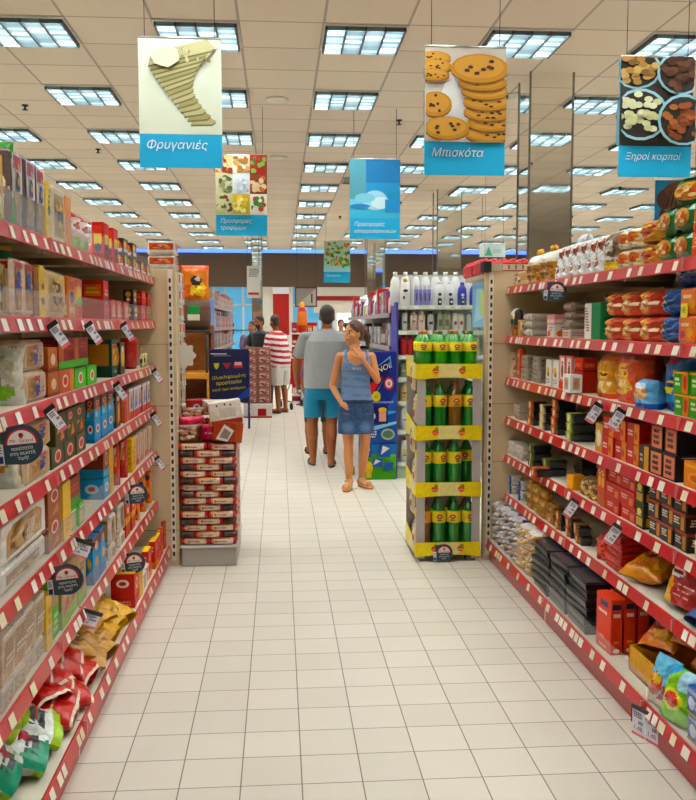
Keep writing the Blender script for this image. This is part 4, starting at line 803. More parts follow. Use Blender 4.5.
seg('R', 1, 567, 581, 1, 1, .045, carton('d0c0b4', [('t', .1, .2, .9, .8, 'c08078', 2)], name='wafer_pack'), .13, 'pack', 'thin pale pack under grey brown pillows, second snack shelf')
seg('R', 1, 567, 581, 1, 3, .045, carton('8f7a6c', [('r', .05, .1, .95, .9, 'a08a7c'), ('r', .1, .6, .9, .8, 'c0b0a4')], name='wafer_pack', mat='film', ch=.014), .13, 'pack', 'grey brown wafer pillow pack in a stack, second snack shelf', z0=.047, roll=.1)
def tub(W, D, H):
    g = G(); g.lathe([(W*.36, 0), (W*.42, H*.8)], 'c49c88', 20, cx=-W/2, sx=1)
    h = G(); h.lathe([(W*.47, H*.8), (W*.5, H*.82), (W*.5, H), (W*.46, H*1.03)], '3a2018', 20, cx=-W/2)
    return Proto('food_tub', g.build('tub', ['plastic']), [('lid', h.build('lid', ['plastic']))])
pr = tub(.13, .13, .055); pr.place((RX+.13, aty(604, RX+.13, 1.6), RZ[1]+.155), (0, 0, PI), 'pinkish round tub with dark lid above the croissant bags', 'tub')
pr = Proto('wafer_pack', wp(.16, .14, .05).root)
for i in range(3): pr.place((RX+.13, aty(604, RX+.13, 1.6), RZ[1]+.0015+i*.05), (0, 0, PI), 'pale wafer pack supporting the round tub, %s' % ('lowest', 'middle', 'uppermost')[i], 'pack', 'packs under the round tub')
seg('R', 1, 582, 597, 1, 1, .17, carton('2f7a4e', [('r', 0, 0, .45, 1, 'ece8e0'), ('t', .1, .2, .36, .9, 'a86858', 9)], [('r', .1, .45, .9, .6, '1f5c38')], name='book_style_box', topcol='3c8a5c'), .12, 'box', 'upright white and green box on second snack shelf')
cb = bag('e47a2c', [('e', .3, .5, .3, .32, 'f0c070'), ('s', .1, .2, .6, .8, ['d8a048', 'f4e0b8', 'c8641c'], 12, .1), ('r', .62, .0, 1, 1, 'cc3c1c'), ('t', .62, .35, .95, .6, 'f4d8b0', 1)], 1.0, 'croissant_bag', gus=.1, e1=3.2, wr=.16)
seg('R', 1, 598, 651, 3, 2, .105, cb, .13, 'bag', 'orange and red croissant bag with golden pastry, second snack shelf')
bb_ = bag('24539c', [('s', .0, .1, .35, .9, ['e0c8a0', 'd8a860', 'efe4cc'], 14, .12), ('r', .4, .6, 1, .75, '3468b8'), ('e', .7, .4, .2, .12, '1a3c80')], 1.0, 'croissant_bag', gus=.1, e1=3.2, wr=.18)
seg('R', 1, 652, 673, 1, 2, .105, bb_, .14, 'bag', 'blue croissant bag in low stack, second snack shelf')
seg('R', 1, 654, 684, 1, 1, .12, bb_, .14, 'bag', 'large blue croissant bag topping the stack, second snack shelf', z0=.21, back=.05)
seg('R', 1, 674, 735, 3, 2, .1, carton('e87838', [('t', .1, .6, .7, .85, 'f8e0c0', 1), ('e', .25, .3, .16, .18, 'c84c78'), ('e', .7, .4, .22, .22, 'f0b068')], name='croissant_carton', mat='film', ch=.008), .15, 'carton', 'orange filled croissant pack with pink dot, second snack shelf')
seg('R', 1, 688, 735, 2, 1, .09, bag('c8602c', [('r', .1, .3, .9, .5, 'e08850')], 1, 'croissant_bag', gus=.1), .13, 'bag', 'rounded orange bag on top of orange packs, second snack shelf', z0=.2)
g = G(); g.box(-.003, 0, -.025, .025, 0, .05, 'f0dc1c'); g.text((V3(0, -.025, 0), V3(0, .05, 0), V3(0, 0, .05), V3(1, 0, 0)), '1€', .5, .3, .03, '2c3a6c')
o = link('price_sticker', g.build('st', ['paper'])); o.location = (RX+.008, shelf_y('R', 1, 681), RZ[1]+.095); o.rotation_euler = (0, 0, PI); tag(o, 'square yellow price sticker on the orange croissant packs', 'sticker')
# third shelf
seg('R', 2, 507, 517, 1, 1, .16, bag('c8a890', [('s', .1, .1, .9, .9, ['e0d0c0', 'b07850', 'd8b898'], 26, .1)], 1, 'biscuit_bag', gus=.3), .1, 'bag', 'clear beige bag at far end of third snack shelf')
seg('R', 2, 517.5, 522, 1, 1, .19, carton('d0402c', [('e', .5, .2, .3, .07, 'f0c0a8'), ('e', .5, .5, .3, .07, 'e88068'), ('e', .5, .8, .3, .07, 'f0c0a8')], name='netting_pack', mat='film', ch=.01), .06, 'pack', 'narrow red chain of sweets on third snack shelf')
seg('R', 2, 523, 546, 2, 2, .075, carton('a89c8c', [('s', .05, .05, .95, .95, ['e0dcd4', '7c7060', 'c8bcac', '948878'], 24, .12)], name='biscuit_pack', mat='film', ch=.008), .12, 'pack', 'clear pack of grey biscuits on third snack shelf')
seg('R', 2, 547, 560, 2, 1, .145, carton('e6dfd6', [('e', .4, .58, .28, .15, 'e8a81c'), ('e', .5, .45, .2, .1, '8c6428'), ('t', .1, .1, .9, .3, 'b0a8a0', 2)], name='biscuit_box'), .12, 'box', 'white biscuit box with yellow print, third snack shelf')
seg('R', 2, 561, 574, 2, 1, .175, carton('e4948c', [('r', .25, .3, .95, .95, 'f0e6e0'), ('e', .6, .55, .22, .22, '5c4a34'), ('e', .6, .8, .18, .05, 'd07068'), ('r', 0, 0, 1, .22, 'e06c5c')], name='biscuit_box'), .12, 'box', 'pink box with white window, third snack shelf')
seg('R', 2, 575, 587, 1, 1, .17, carton('cc3020', [('r', 0, .6, 1, .66, '8c1c14'), ('t', .1, .7, .9, .9, 'f08c70', 1)], name='biscuit_box'), .13, 'box', 'red box behind small white box, third snack shelf', back=.03)
seg('R', 2, 576, 586, 1, 1, .09, carton('ece8e4', [('r', .2, .15, .8, .85, 'b0a8a0'), ('e', .5, .5, .22, .25, 'c8906c')], name='biscuit_box'), .06, 'box', 'small white box in front of red box, third snack shelf', back=-.035)
seg('R', 2, 588, 604, 1, 1, .2, bag('e09a2c', [('r', 0, 0, 1, .12, 'd8481c'), ('r', .35, .45, .8, .62, 'f4d81c'), ('t', .4, .48, .75, .6, 'a02418', 2), ('s', .05, .1, .95, .45, ['e8c070', 'c8802c', 'f0d8a0'], 20, .1), ('r', 0, .86, 1, 1, 'e86c20')], 1, 'puff_bag', gus=.25, e1=3), .12, 'bag', 'yellow orange puff bag with yellow flash, third snack shelf')
seg('R', 2, 605, 632, 1, 1, .22, bag('d24a24', [('e', .4, .35, .36, .2, 'e8a84c'), ('s', .1, .15, .7, .5, ['f0c878', 'd88830', 'e8d0a0'], 24, .08), ('r', .3, .5, .62, .75, 'f0c41c'), ('t', .32, .52, .6, .72, 'b02818', 2), ('r', 0, 0, 1, .1, 'e03818'), ('r', 0, .85, 1, 1, 'b82c1c')], 1, 'puff_bag', gus=.25, e1=3), .15, 'bag', 'large red orange puff bag with yellow label, third snack shelf')
seg('R', 2, 633, 650, 1, 1, .115, bag('7cb4dc', [('e', .55, .55, .32, .26, 'e0b088'), ('e', .5, .8, .3, .1, 'e8eef4'), ('r', 0, 0, 1, .2, '2858b0')], 1, 'puff_bag', gus=.25, e1=3), .1, 'bag', 'small light blue puff bag standing before large blue bag', back=-.02)
seg('R', 2, 646, 668, 1, 1, .22, bag('2a6ab4', [('p', [(.25, .3), (.5, .3), (.85, .7), (.6, .75)], 'f0e020'), ('t', .4, .4, .7, .65, '1c3c80', 2), ('e', .3, .88, .25, .07, 'd04c5c'), ('r', 0, 0, 1, .14, '1c4ab0'), ('e', .2, .25, .15, .1, 'd88c50'), ('r', 0, .15, 1, .3, '4c90cc')], 1, 'puff_bag', gus=.25, e1=3), .14, 'bag', 'large blue puff bag with slanted yellow label, third snack shelf', back=.05)
seg('R', 2, 669, 735, 4, 2, .082, carton('4a9c38', [('r', .62, 0, 1, 1, 'e07c38'), ('e', .8, .5, .13, .34, 'c83420'), ('t', .1, .3, .5, .75, 'd8f0c0', 2), ('r', 0, .9, 1, 1, 'e8a060')], name='biscuit_box'), .12, 'box', 'green and orange biscuit box with red oval, third snack shelf')
# fourth shelf
bt = tray('e07c50', '18181a', name='biscuit_tray'); bt2 = tray('a8bc5c', '18181a'); bt3 = tray('d8c4a0', '18181a')
seg('R', 3, 517, 528, 1, 2, .05, tray(None, 'c8b8a8', 'b8a898', clear=True), .1, 'tray', 'clear tray of biscuits at far end of fourth snack shelf', gap=.008)
for pa, pb, mk, nm, ly in ((530, 541, bt, 'salmon', 3), (542, 553, bt3, 'cream', 3), (554, 569, tray('e0703c', '18181a'), 'orange', 4), (570, 589, bt2, 'olive green', 3)):
    seg('R', 3, pa, pb, 1, ly, .047, mk, .14, 'tray', 'black biscuit tray with %s sleeve, fourth snack shelf' % nm, gap=.008)
seg('R', 3, 591, 598, 1, 1, .13, carton('c8a068', [('e', .5, .5, .35, .3, 'e8dcc0'), ('r', 0, 0, 1, .15, 'd87c2c')], name='biscuit_box'), .12, 'box', 'cream and orange box beside red boxes, fourth snack shelf')
rbx = carton('c6241e', [('r', .6, 0, 1, 1, 'de8434'), ('t', .08, .35, .52, .7, 'f4d8c8', 2), ('e', .78, .4, .1, .2, 'b83a1c')], [('r', .1, .2, .9, .4, 'a81c18')], name='biscuit_box')
seg('R', 3, 599, 634, 3, 2, .088, rbx, .13, 'box', 'red and orange biscuit box, fourth snack shelf')
seg('R', 3, 635, 645, 1, 1, .1, carton('3a2c28', [('r', .5, 0, 1, 1, 'd09c50'), ('t', .05, .3, .45, .7, 'c8b8a8', 2)], name='biscuit_box'), .12, 'box', 'half dark, half tan box, fourth snack shelf')
seg('R', 3, 646, 672, 2, 2, .1, carton('1c1618', [('r', .12, .05, .95, .92, 'e09078'), ('t', .25, .15, .85, .85, '2a1c1c', 3)], [('r', 0, .0, 1, 1, '1a1416'), ('r', .1, .9, .6, .95, 'b8a8a8')], name='biscuit_box'), .2, 'box', 'black box with peach face and dark script, fourth snack shelf')
seg('R', 3, 678, 735, 2, 1, .095, carton('e0802c', [('e', .45, .4, .3, .22, 'e8a858'), ('e', .45, .4, .2, .14, 'd05c34'), ('r', .05, .8, .95, .92, 'f0b060')], name='biscuit_box'), .16, 'box', 'orange biscuit box with oval, near end of fourth snack shelf')
# fifth shelf
seg('R', 4, 507, 530, 2, 2, .045, carton('dcd4ca', [('r', .1, .2, .9, .8, 'cabfb4')], name='wafer_tray', mat='film', ch=.006), .14, 'tray', 'white wafer tray at far end of fifth snack shelf', roll=.06)
seg('R', 4, 531, 560, 2, 3, .045, tray('8c9c4c', '141416', bandw=.12), .2, 'tray', 'black biscuit tray with green sleeve, fifth snack shelf', gap=.01, skip=((0, 2),))
seg('R', 4, 547, 560, 1, 1, .048, tray('e0683c', '141416', bandw=.2), .12, 'tray', 'low black tray with orange sleeve in front, fifth snack shelf', back=-.06)
g = G(); g.box(-.07, 0, -.035, .035, 0, .075, 'f09c14', 0, .006); paint(g, frames(.07, .07, .075, .006)['f'], [('t', .15, .3, .85, .7, 'f8c860', 2)])
o = link('snack_cube', g.build('cube_box', ['carton'])); o.location = (RX+.006, shelf_y('R', 4, 568), RZ[4]); o.rotation_euler = (0, 0, PI+.1); tag(o, 'bright orange cube shaped box on fifth snack shelf', 'box')
seg('R', 4, 574, 592, 2, 1, .09, bag('8a6438', [('s', .05, .05, .95, .95, ['c8a060', '5c3c20', 'e0c890', 'a87838'], 50, .08)], 1, 'pretzel_bag', gus=.3), .12, 'bag', 'clear bag of brown pretzels on fifth snack shelf')
seg('R', 4, 561, 574, 1, 3, .047, tray(None, '141416'), .14, 'tray', 'plain black tray behind the orange cube, fifth snack shelf', back=.1)
seg('R', 4, 593, 602, 2, 1, .19, carton('c4442a', [('e', .5, .6, .35, .14, 'e8a838'), ('r', 0, 0, 1, .2, 'b05020'), ('t', .2, .75, .8, .9, 'f0c8a0', 2)], name='biscuit_box'), .1, 'box', 'tall rust red box on fifth snack shelf')
seg('R', 4, 603, 631, 2, 3, .066, carton('c02c2a', [('t', .1, .35, .6, .75, 'e8b0a8', 2), ('r', 0, .9, 1, 1, 'd8544c'), ('r', .7, .1, .95, .6, 'd88868')], name='biscuit_box'), .14, 'box', 'crimson biscuit box, fifth snack shelf')
seg('R', 4, 632, 640, 1, 2, .1, carton('2c2a20', [('r', .1, .1, .9, .45, 'c89c50'), ('e', .5, .7, .3, .14, 'e0d020'), ('t', .1, .5, .9, .6, 'c8c0a8', 1)], name='biscuit_box'), .12, 'box', 'dark box with tan panel and yellow dot, fifth snack shelf')
cof = carton('2a2422', [('r', 0, .86, 1, 1, 'b8483c'), ('t', .1, .3, .6, .75, 'e0d4c8', 3), ('r', .72, .1, .98, .85, 'c88440')], name='coffee_biscuit_box')
seg('R', 4, 644, 682, 3, 3, .072, cof, .14, 'box', 'black box with white script and red top edge, fifth snack shelf')
seg('R', 4, 684, 735, 2, 1, .11, bag('d8c090', [('s', .05, .05, .95, .7, ['e8d8b0', 'c09850', 'f0e8d0'], 26, .14), ('r', 0, .75, 1, 1, 'd86c50')], 1, 'peanut_bag', gus=.3), .1, 'bag', 'clear bag of peanuts with red top, near end of fifth snack shelf')
seg('R', 4, 684, 735, 2, 1, .09, carton('d07868', [('r', .1, .2, .9, .7, 'e8b0a0'), ('t', .2, .3, .8, .6, 'b03c34', 1)], name='biscuit_box'), .1, 'box', 'pink red box behind peanut bags, fifth snack shelf', z0=.09, back=.12)
# sixth shelf
rl = bag('d4cdc8', [('r', 0, 0, .12, 1, '2c58a8'), ('s', .15, .1, .95, .9, ['e8e4e0', 'b09c8c', 'c8c0bc'], 24, .1)], 1, 'wrapped_roll_cake', gus=.1, e1=3)
seg('R', 5, 504, 527, 2, 2, .06, rl, .09, 'cake', 'white wrapped cake roll with blue ends, sixth snack shelf')
seg('R', 5, 528, 556, 4, 3, .055, carton('a87848', [('s', .05, .05, .95, .95, ['8c5c30', 'd8b480', 'c09058', 'e8d0a8'], 26, .14)], name='pretzel_pack', mat='film', ch=.01), .11, 'pack', 'clear pack of brown pretzel sticks, sixth snack shelf', roll=.12, skip=((0, 2),))
seg('R', 5, 557, 586, 3, 2, .05, tray('d87840', '1a1a1c', bandw=.14), .12, 'tray', 'black biscuit tray with orange sleeve, sixth snack shelf', gap=.012, roll=.12)
rnet = carton('b8201e', [('r', .06+.22*i, .08+.3*j, .22+.22*i, .3+.3*j, 'd8423a') for i in range(4) for j in range(3)], name='red_plastic_tray', mat='film', ch=.006)
seg('R', 5, 589, 600, 1, 1, .12, bag('c0201e', [('s', .1, .1, .9, .9, ['e04c40', '8c1414', 'e88070'], 40, .08)], 1, 'sweets_bag', gus=.3), .12, 'bag', 'red netted sweets bag on sixth snack shelf')
seg('R', 5, 601, 616, 1, 5, .032, rnet, .2, 'tray', 'thin red plastic tray in a stack, sixth snack shelf')
og = bag('e08a24', [('e', .5, .6, .22, .12, 'e8e4f0'), ('e', .5, .6, .16, .08, '4c4c8c'), ('p', [(.3, .5), (1, .6), (1, 1), (.4, 1)], 'b83420'), ('e', .55, .72, .26, .1, 'f4e8e0'), ('s', .05, .05, .9, .4, ['f0b040', 'c86818'], 14, .1)], 1, 'chips_bag', gus=.0, wr=.22)
OG = og(.2, .09, .24); lay(OG, 632, .0, 'R', 'golden chips bag with white oval lying on sixth snack shelf', 'bag', None, -1.35, .6, .02, 0, 5)
rw = bag('b8201e', [('p', [(.0, .0), (.35, .0), (.25, .55), (0, .7)], 'e8b030'), ('e', .3, .7, .24, .12, 'f0ecec'), ('t', .2, .62, .5, .78, 'b81c1c', 1), ('t', .4, .15, .95, .5, 'e8b0a8', 3), ('r', 0, .92, 1, 1, 'd86058')], 1, 'chips_bag', gus=.25, wr=.12, e1=5)
RW = rw(.22, .12, .17); lay(RW, 668, 0, 'R', 'red chips bag with white oval and yellow corner, sixth snack shelf', 'bag', None, -.35, .15, .02, 0, 5)
lay(RW, 650, 0, 'R', 'red chips bag lying behind the golden bag, sixth snack shelf', 'bag', None, -.9, .3, .2, 0, 5)
BL = bag('5c6c9c', [('s', .1, .1, .9, .9, ['c8b098', '2c4c94', '8c94b0', 'b8a8a0'], 30, .1), ('e', .5, .5, .4, .16, '2038a0'), ('e', .6, .45, .24, .1, 'c8302c')], 1, 'net_bag', gus=.1, wr=.2)(.2, .09, .22)
lay(BL, 697, 0, 'R', 'blue meshed bag with red and blue logo at near end of sixth snack shelf', 'bag', None, -1.2, .3, .01, 0, 5)
# base shelf
sil = bag('c8c4c4', [('r', 0, 0, .15, 1, '3c68a8'), ('s', .15, .1, .95, .9, ['e8e4e4', '9c9490', 'b08c64', '6a6468'], 30, .11)], 1, 'foil_bread_bag', gus=.1, e1=3, wr=.2)
seg('R', 6, 488, 511, 4, 3, .085, sil, .11, 'bag', 'silver and blue foil bread bag, far end of base snack shelf', roll=.12)
cr_ = bag('c09a68', [('s', .05, .05, .95, .85, ['8c5c2c', 'd8b070', 'b07c40', 'e8dcc8', 'f0ece4'], 46, .1), ('r', 0, .85, 1, 1, 'e4dcd0')], 1, 'croissant_bag', gus=.05, e1=3.5, wr=.2)
seg('R', 6, 512, 528, 2, 4, .062, cr_, .12, 'bag', 'clear bag of small croissants in a stack, base snack shelf', roll=.15)
seg('R', 6, 513, 530, 2, 4, .062, cr_, .12, 'bag', 'clear bag of small croissants, rear stack on base snack shelf', back=.15, roll=.15)
bk = tray(None, '2c3038', '141416', ('3a2a24', '5c4434'))
seg('R', 6, 529, 582, 3, 6, .04, bk, .22, 'tray', 'flat black cake tray in a tall stack, base snack shelf', gap=.02, roll=.05)
hb = carton('e2452e', [('r', 0, .0, 1, .16, 'd03a26'), ('t', .2, .04, .8, .12, 'f4b090', 1), ('r', .3, .82, .8, .92, '2a2a60'), ('t', .1, .66, .9, .76, 'f4e0d8', 1), ('t', .3, .22, .7, .28, 'f0c0a8', 1)], [('r', .0, .0, 1, .14, 'd03a26'), ('e', .5, .07, .3, .04, 'f0e0d0'), ('r', .1, .82, .9, .92, '2a2a50'), ('t', .1, .66, .9, .77, 'f4e0d8', 1), ('t', .2, .2, .8, .26, 'e8b060', 1)], name='snack_bar_box', topcol='c83824')
yb3 = shelf_y('R', 6, 588)
hp = hb(.15, .05, .235)
for q in range(3): hp.place((RB+.035+.062*q, yb3-.085+.012*q, RZ[6]+.002), (0, 0, PI+.05), 'tall orange red snack box standing on base snack shelf, %s' % ('nearest the aisle', 'middle of three', 'deepest of three')[q], 'box', 'orange red snack boxes')
YE = bag('e8a41c', [('p', [(0, .2), (1, .5), (1, .8), (0, .55)], 'c83020'), ('e', .5, .55, .36, .14, 'f4e8dc'), ('t', .3, .48, .7, .62, 'c02820', 1), ('r', 0, 0, 1, .1, 'd87818'), ('e', .2, .15, .2, .1, 'c85818')], 1, 'chips_bag', gus=.05, wr=.22)(.16, .08, .22)
g = G(); g.box(-.3, 0, -.26, .26, 0, .01, 'e0a83c')
for a, b_, c, d in ((-.008, 0, -.26, .26), (-.3, -.292, -.26, .26)): g.box(a, b_, c, d, 0, .1, 'dfa030')
for a in (-.26, .252): g.box(-.3, 0, a, a+.008, 0, .1, 'd89c34')
o = link('display_carton', g.build('dc', ['carton'])); o.location = (RB+.06, shelf_y('R', 6, 640), RZ[6]+.002); o.rotation_euler = (0, 0, PI); tag(o, 'open yellow cardboard tray holding chips bags on base snack shelf', 'carton')
for i, (px, zz, t_, rz, dx, nm) in enumerate(((626, .1, -1.1, .5, .1, 'farthest, hanging over tray edge'), (636, .15, -.9, .2, .16, 'topmost of three'), (650, .1, -1.2, -.2, .16, 'nearest the camera'))):
    lay(YE, px, zz, 'R', 'yellow chips bag with red band in the tray, '+nm, 'bag', 'yellow chips bags', t_, rz, dx, .1)
lb = bag('7cc0dc', [('e', .4, .4, .3, .24, 'c83420'), ('e', .4, .5, .2, .12, 'f0d060'), ('r', 0, 0, 1, .15, 'f0d8c0'), ('p', [(.6, .1), (1, .1), (1, .8)], 'a8281c')], 1, 'candy_bag', gus=.2, wr=.2)(.13, .07, .17)
lay(lb, 650, 0.0, 'R', 'small pale blue and red candy bag before the yellow carton', 'bag', None, -.25, .25, .01)
lb2 = bag('8cc850', [('e', .5, .4, .34, .2, 'f0e020'), ('e', .5, .4, .26, .13, 'd8402c'), ('p', [(0, .6), (.5, 1), (0, 1)], '58a8d8'), ('r', .6, .6, 1, 1, 'b0d8e8')], 1, 'candy_bag', gus=.2, wr=.2)(.15, .07, .18)
lay(lb2, 666, 0, 'R', 'lime and yellow candy bag beside blue bar boxes', 'bag', None, -.25, .2, .0)
seg('R', 6, 681, 740, 3, 2, .095, carton('3c6ab0', [('r', 0, .82, 1, 1, 'b8c4d8'), ('e', .3, .45, .2, .28, 'd8e0f0'), ('t', .5, .25, .95, .7, 'c8d8f0', 2), ('r', 0, 0, 1, .1, 'c8a840')], name='bar_box', mat='film', ch=.006), .16, 'box', 'blue bar box near camera on base snack shelf')
# ------------------------------------------------------------ packs on top of the end panels
def redpack(W, D, H, col='d81c20'):
    g = G()
    g.box(-D, 0, -W/2, W/2, 0, H*.8, col, 0, .01)
    nx, ny = 3, max(3, int(W/.06))
    for i in range(ny):
        for j in range(nx):
            g.lathe([(.024, H*.6), (.024, H*.82), (.018, H*.93), (.012, H)], col, 8, cx=-D*(j+.5)/nx, cy=-W/2+W*(i+.5)/ny)
    paint(g, frames(W, D, H*.8, .01)['f'], [('s', .02, .1, .98, .9, ['f04848', 'a81216', 'e83034'], 24, .06)], 1, 0, .001)
    return Proto('shrink_wrapped_pack', g.build('pack', ['film']))
pr = redpack(.25, .3, .105)
for i in range(2):
    for j in range(2): pr.place((1.45+.26*i, 5.84+j*.32, 1.832), (0, 0, -PI/2), 'red shrink-wrapped drinks pack on top of the end panel, %s %s' % ('front' if not j else 'rear', 'outer' if i == 0 else 'inner'), 'pack', 'red drinks packs')
g = G(); g.box(1.33, 1.95, 5.70, 6.4, 1.8, 1.83, 'b8ab98'); g.box(1.62, 1.95, 5.66, 6.4, 0, 1.8, 'cbbba0'); o = link('shelving_unit', g.build('endunit', ['paint'])); tag(o, 'closed beige gondola end block behind the slotted panel', 'shelving')
def opack(W, D, H, seed=0):
    g = G(); g.box(-D, 0, -W/2, W/2, 0, H, 'e6dfd6', 0, .01); F_ = frames(W, D, H, .01)
    for k in 'fnp': paint(g, F_[k], [('r', 0, .35, 1, .95, 'ee5a2c'), ('e', .5, .65, .3, .2, 'f4c0a0'), ('s', .05, .4, .95, .9, ['f07c4c', 'd84420', 'f4b090'], 14, .09), ('r', 0, 0, 1, .1, 'c8b8b0')], 3)
    paint(g, F_['t'], [('r', 0, 0, 1, 1, 'e8744c')])
    return Proto('wafer_multipack', g.build('pack', ['film']))
pr = opack(.17, .16, .088)
for j in range(2): pr.place((-.73, 5.75, 1.845+j*.09), (0, 0, -PI/2), 'orange and white wafer multipack on the end panel, %s' % ('lower', 'upper')[j], 'pack', 'orange multipacks over the end panel')
g = G(); g.box(-1.26, -.65, 5.66, 6.0, 0, 1.84, 'c4b193'); o = link('shelving_unit', g.build('endunit', ['paint'])); tag(o, 'closed beige block behind the slotted end panel of the rusk shelves', 'shelving')
pr = opack(.14, .13, .112)
for j in range(10):
    pr.place((-.735, 6.3, .73+j*.113), (0, 0, -PI/2+rnd.uniform(-.05, .05)), 'orange and white wafer multipack in tower beside the panel, %s up' % ORD[j].replace('nearest', 'first'), 'pack', 'tower of orange multipacks')
g = G(); g.box(-.84, -.64, 6.22, 6.5, 0, .728, '9c8c74', 0, .004); o = link('display_plinth', g.build('pl', ['paint'])); tag(o, 'beige plinth under the tower of orange multipacks', 'plinth')
# ------------------------------------------------------------ shelf talkers: round badges and hanging price tickets
def badge(side, k, px, dia, label, big=True, zc=None):
    X = front(side, k); y = aty(px, X, zs(side, k)-.05); s = 1 if side == 'L' else -1
    R0 = dia/2; z0 = zs(side, k)-.02-R0 if zc is None else zc
    g = G(); n = 28
    pts = [(R0*math.cos(2*PI*i/n), R0*math.sin(2*PI*i/n)) for i in range(n)]
    pl = [p for p in pts if p[0] > -R0*.35]
    outline = [(-R0*1.0, R0*.86)]+[p for p in sorted(pl, key=lambda p: -math.atan2(p[1], p[0]+.0001)) if True]+[(-R0*.9, -R0*.92)]
    g.face([(p[0], -.002, p[1]) for p in outline], '34434f'); g.face([(p[0], .002, p[1]) for p in outline[::-1]], '34434f')
    def half(r, zoff, col, off): g.face([(.0+r*math.cos(a*PI/14), -off, zoff+r*math.sin(a*PI/14)) for a in range(15)], col)
    half(R0*.78, R0*.02, 'd02a30', .003); half(R0*.68, R0*.04, 'efece6', .0035)
    g.face([(R0*.12*math.cos(a), -.004, R0*.5+R0*.1*math.sin(a)) for a in [i*PI/4 for i in range(8)]], 'c8242a'); g.face([(-.14*R0, -.004, R0*.5), (.14*R0, -.004, R0*.5), (.05*R0, -.004, R0*.33), (-.05*R0, -.004, R0*.33)], 'c8242a')
    F_ = (V3(0, -.004, 0), V3(1, 0, 0), V3(0, 0, 1), V3(0, -1, 0))
    g.text(F_, 'Mr. Grand', 0, R0*.12, R0*.27, 'c8242a', 0, .03, 0, 0, 'c', .001, R0*1.15)
    for i, l in enumerate(('ποιότητα', 'στη σωστή', 'τιμή!')): g.text(F_, l, .0, -R0*(.25+.24*i), R0*.25, 'f2f2f0', 0, .03, 0, .04, 'c', .001, R0*1.2)
    body = g.build('badge', ['paper'])
    h = G(); h.box(-R0*1.25, -R0*.9, -.004, -.0025, -R0*.95, R0*.1, 'eceaf0'); h.box(-R0*1.2, -R0*.95, -.005, -.004, -R0*.85, -R0*.5, '2c3c68'); 
    for q in range(3): h.box(-R0*1.2, -R0*.98, -.005, -.004, -R0*.35+q*R0*.13, -R0*.3+q*R0*.13, '6c6c74')
    root = link('shelf_badge', body); root.location = (X+s*R0*.95, y, z0); root.rotation_euler = (0, -.08*s, .08*s); tag(root, label, 'badge', 'round shelf badges')
    link('price_slip', h.build('slip', ['paper']), root)
badge('L', 2, 2, .112, 'large round navy shelf badge with red dome under third rusk rail', zc=1.17)
badge('L', 4, 52, .105, 'round navy shelf badge below fifth rusk rail, over crispbread')
badge('L', 5, 124, .105, 'round navy badge below sixth rusk rail beside white toast packs')
badge('L', 4, 128, .1, 'round navy badge beneath fifth rusk rail near the orange bags')
badge('R', 0, 566, .1, 'round navy shelf badge hanging under the top snack rail')
def ticket(side, k, px, label, w=.06, h=.10, two=False, tilt=.5, dz=0, rz=None):
    X = front(side, k); y = aty(px, X, zs(side, k)-.03); s = 1 if side == 'L' else -1
    if w == .06 and h == .10: w, h = (.03, .082) if side == 'L' else (.042, .085)
    g = G()
    for q in range(2 if two else 1):
        x0 = -w/2+q*(w+.003); g.box(x0, x0+w, -.0012, .0012, -h, 0, 'eeecf2')
        F_ = (V3(x0, -.0012, -h), V3(w, 0, 0), V3(0, 0, h), V3(0, -1, 0))
        paint(g, F_, [('r', 0, 0, 1, .14, 'e0848c'), ('t', .12, .68, .9, .92, '55586a', 3), ('r', .55, .5, .9, .62, '8c90a8')], q+int(px))
        g.text(F_, '1,48', .5, .25, h*.24, 'a8384c' if two else '3c3c50', 0, .03, 0, 0, 'c', .0012, w*.8)
    sl = g.build('t', ['paper'])
    c = G(); c.box(-w/2-.004, w/2+(w if two else 0)+.008, -.004, .004, -.004, .012, '1b1b1d', 0, .001); c.box(-w/2-.004, -w/2, -.003, .003, -h*.55, .0, '1b1b1d')
    root = link('ticket_holder', c.build('clip', ['plastic'])); root.location = (X+s*(.022), y, zs(side, k)-.028+dz)
    root.rotation_euler = (0, -s*.0+(.62 if side == 'R' else -.62)*tilt, s*.5 if rz is None else rz)
    tag(root, label, 'price ticket', 'hanging price tickets'); link('price_card', sl, root)
for i, (k, px, nm) in enumerate(((1, 45, 'second rusk rail, below blue emblem toast'), (1, 82, 'second rusk rail, below the orange packs'), (1, 118, 'second rusk rail, below small red cartons'), (2, 42, 'third rusk rail, beside the large badge'), (2, 111, 'third rusk rail, below dark green carton'), (2, 150, 'third rusk rail, at far end'), (3, 149, 'fourth rusk rail, at far end'), (4, 153, 'fifth rusk rail, at far end'))):
    ticket('L', k, px, 'slanted white price ticket in black clip on '+nm, tilt=1)
for k, px, nm in ((4, 75, 'fifth rusk rail, above the tan cartons'), (5, 84, 'sixth rusk rail, above yellow biscuit bags')):
    ticket('L', k, px, 'white price ticket lying askew in black clip on '+nm, .09, .055, tilt=-.7)
for k, px, nm in ((2, 604, 'third snack rail, farther of two'), (2, 627, 'third snack rail, nearer of two'), (4, 580, 'fifth snack rail, above black trays'), (4, 623, 'fifth snack rail, above the red trays')):
    ticket('R', k, px, 'slanted white price ticket in black clip on '+nm, tilt=.9)
ticket('R', 6, 645, 'pair of white price tickets with red prices on base snack rail', .065, .105, True, .0, rz=-1.2)

g = G(); n = 40; g.face([(.075*(1+.13*math.cos(8*2*PI*i/n))*math.cos(2*PI*i/n), 0, .085*(1+.13*math.cos(8*2*PI*i/n))*math.sin(2*PI*i/n)) for i in range(n)], 'e6e0d6'); g.box(-.004, .004, .001, .02, -.3, .0, 'd8d2c8')
o = link('scalloped_card', g.build('sc', ['paper'])); o.location = (-.655, 6.285, 1.29); tag(o, 'white scalloped price card in front of the orange multipack tower', 'card')
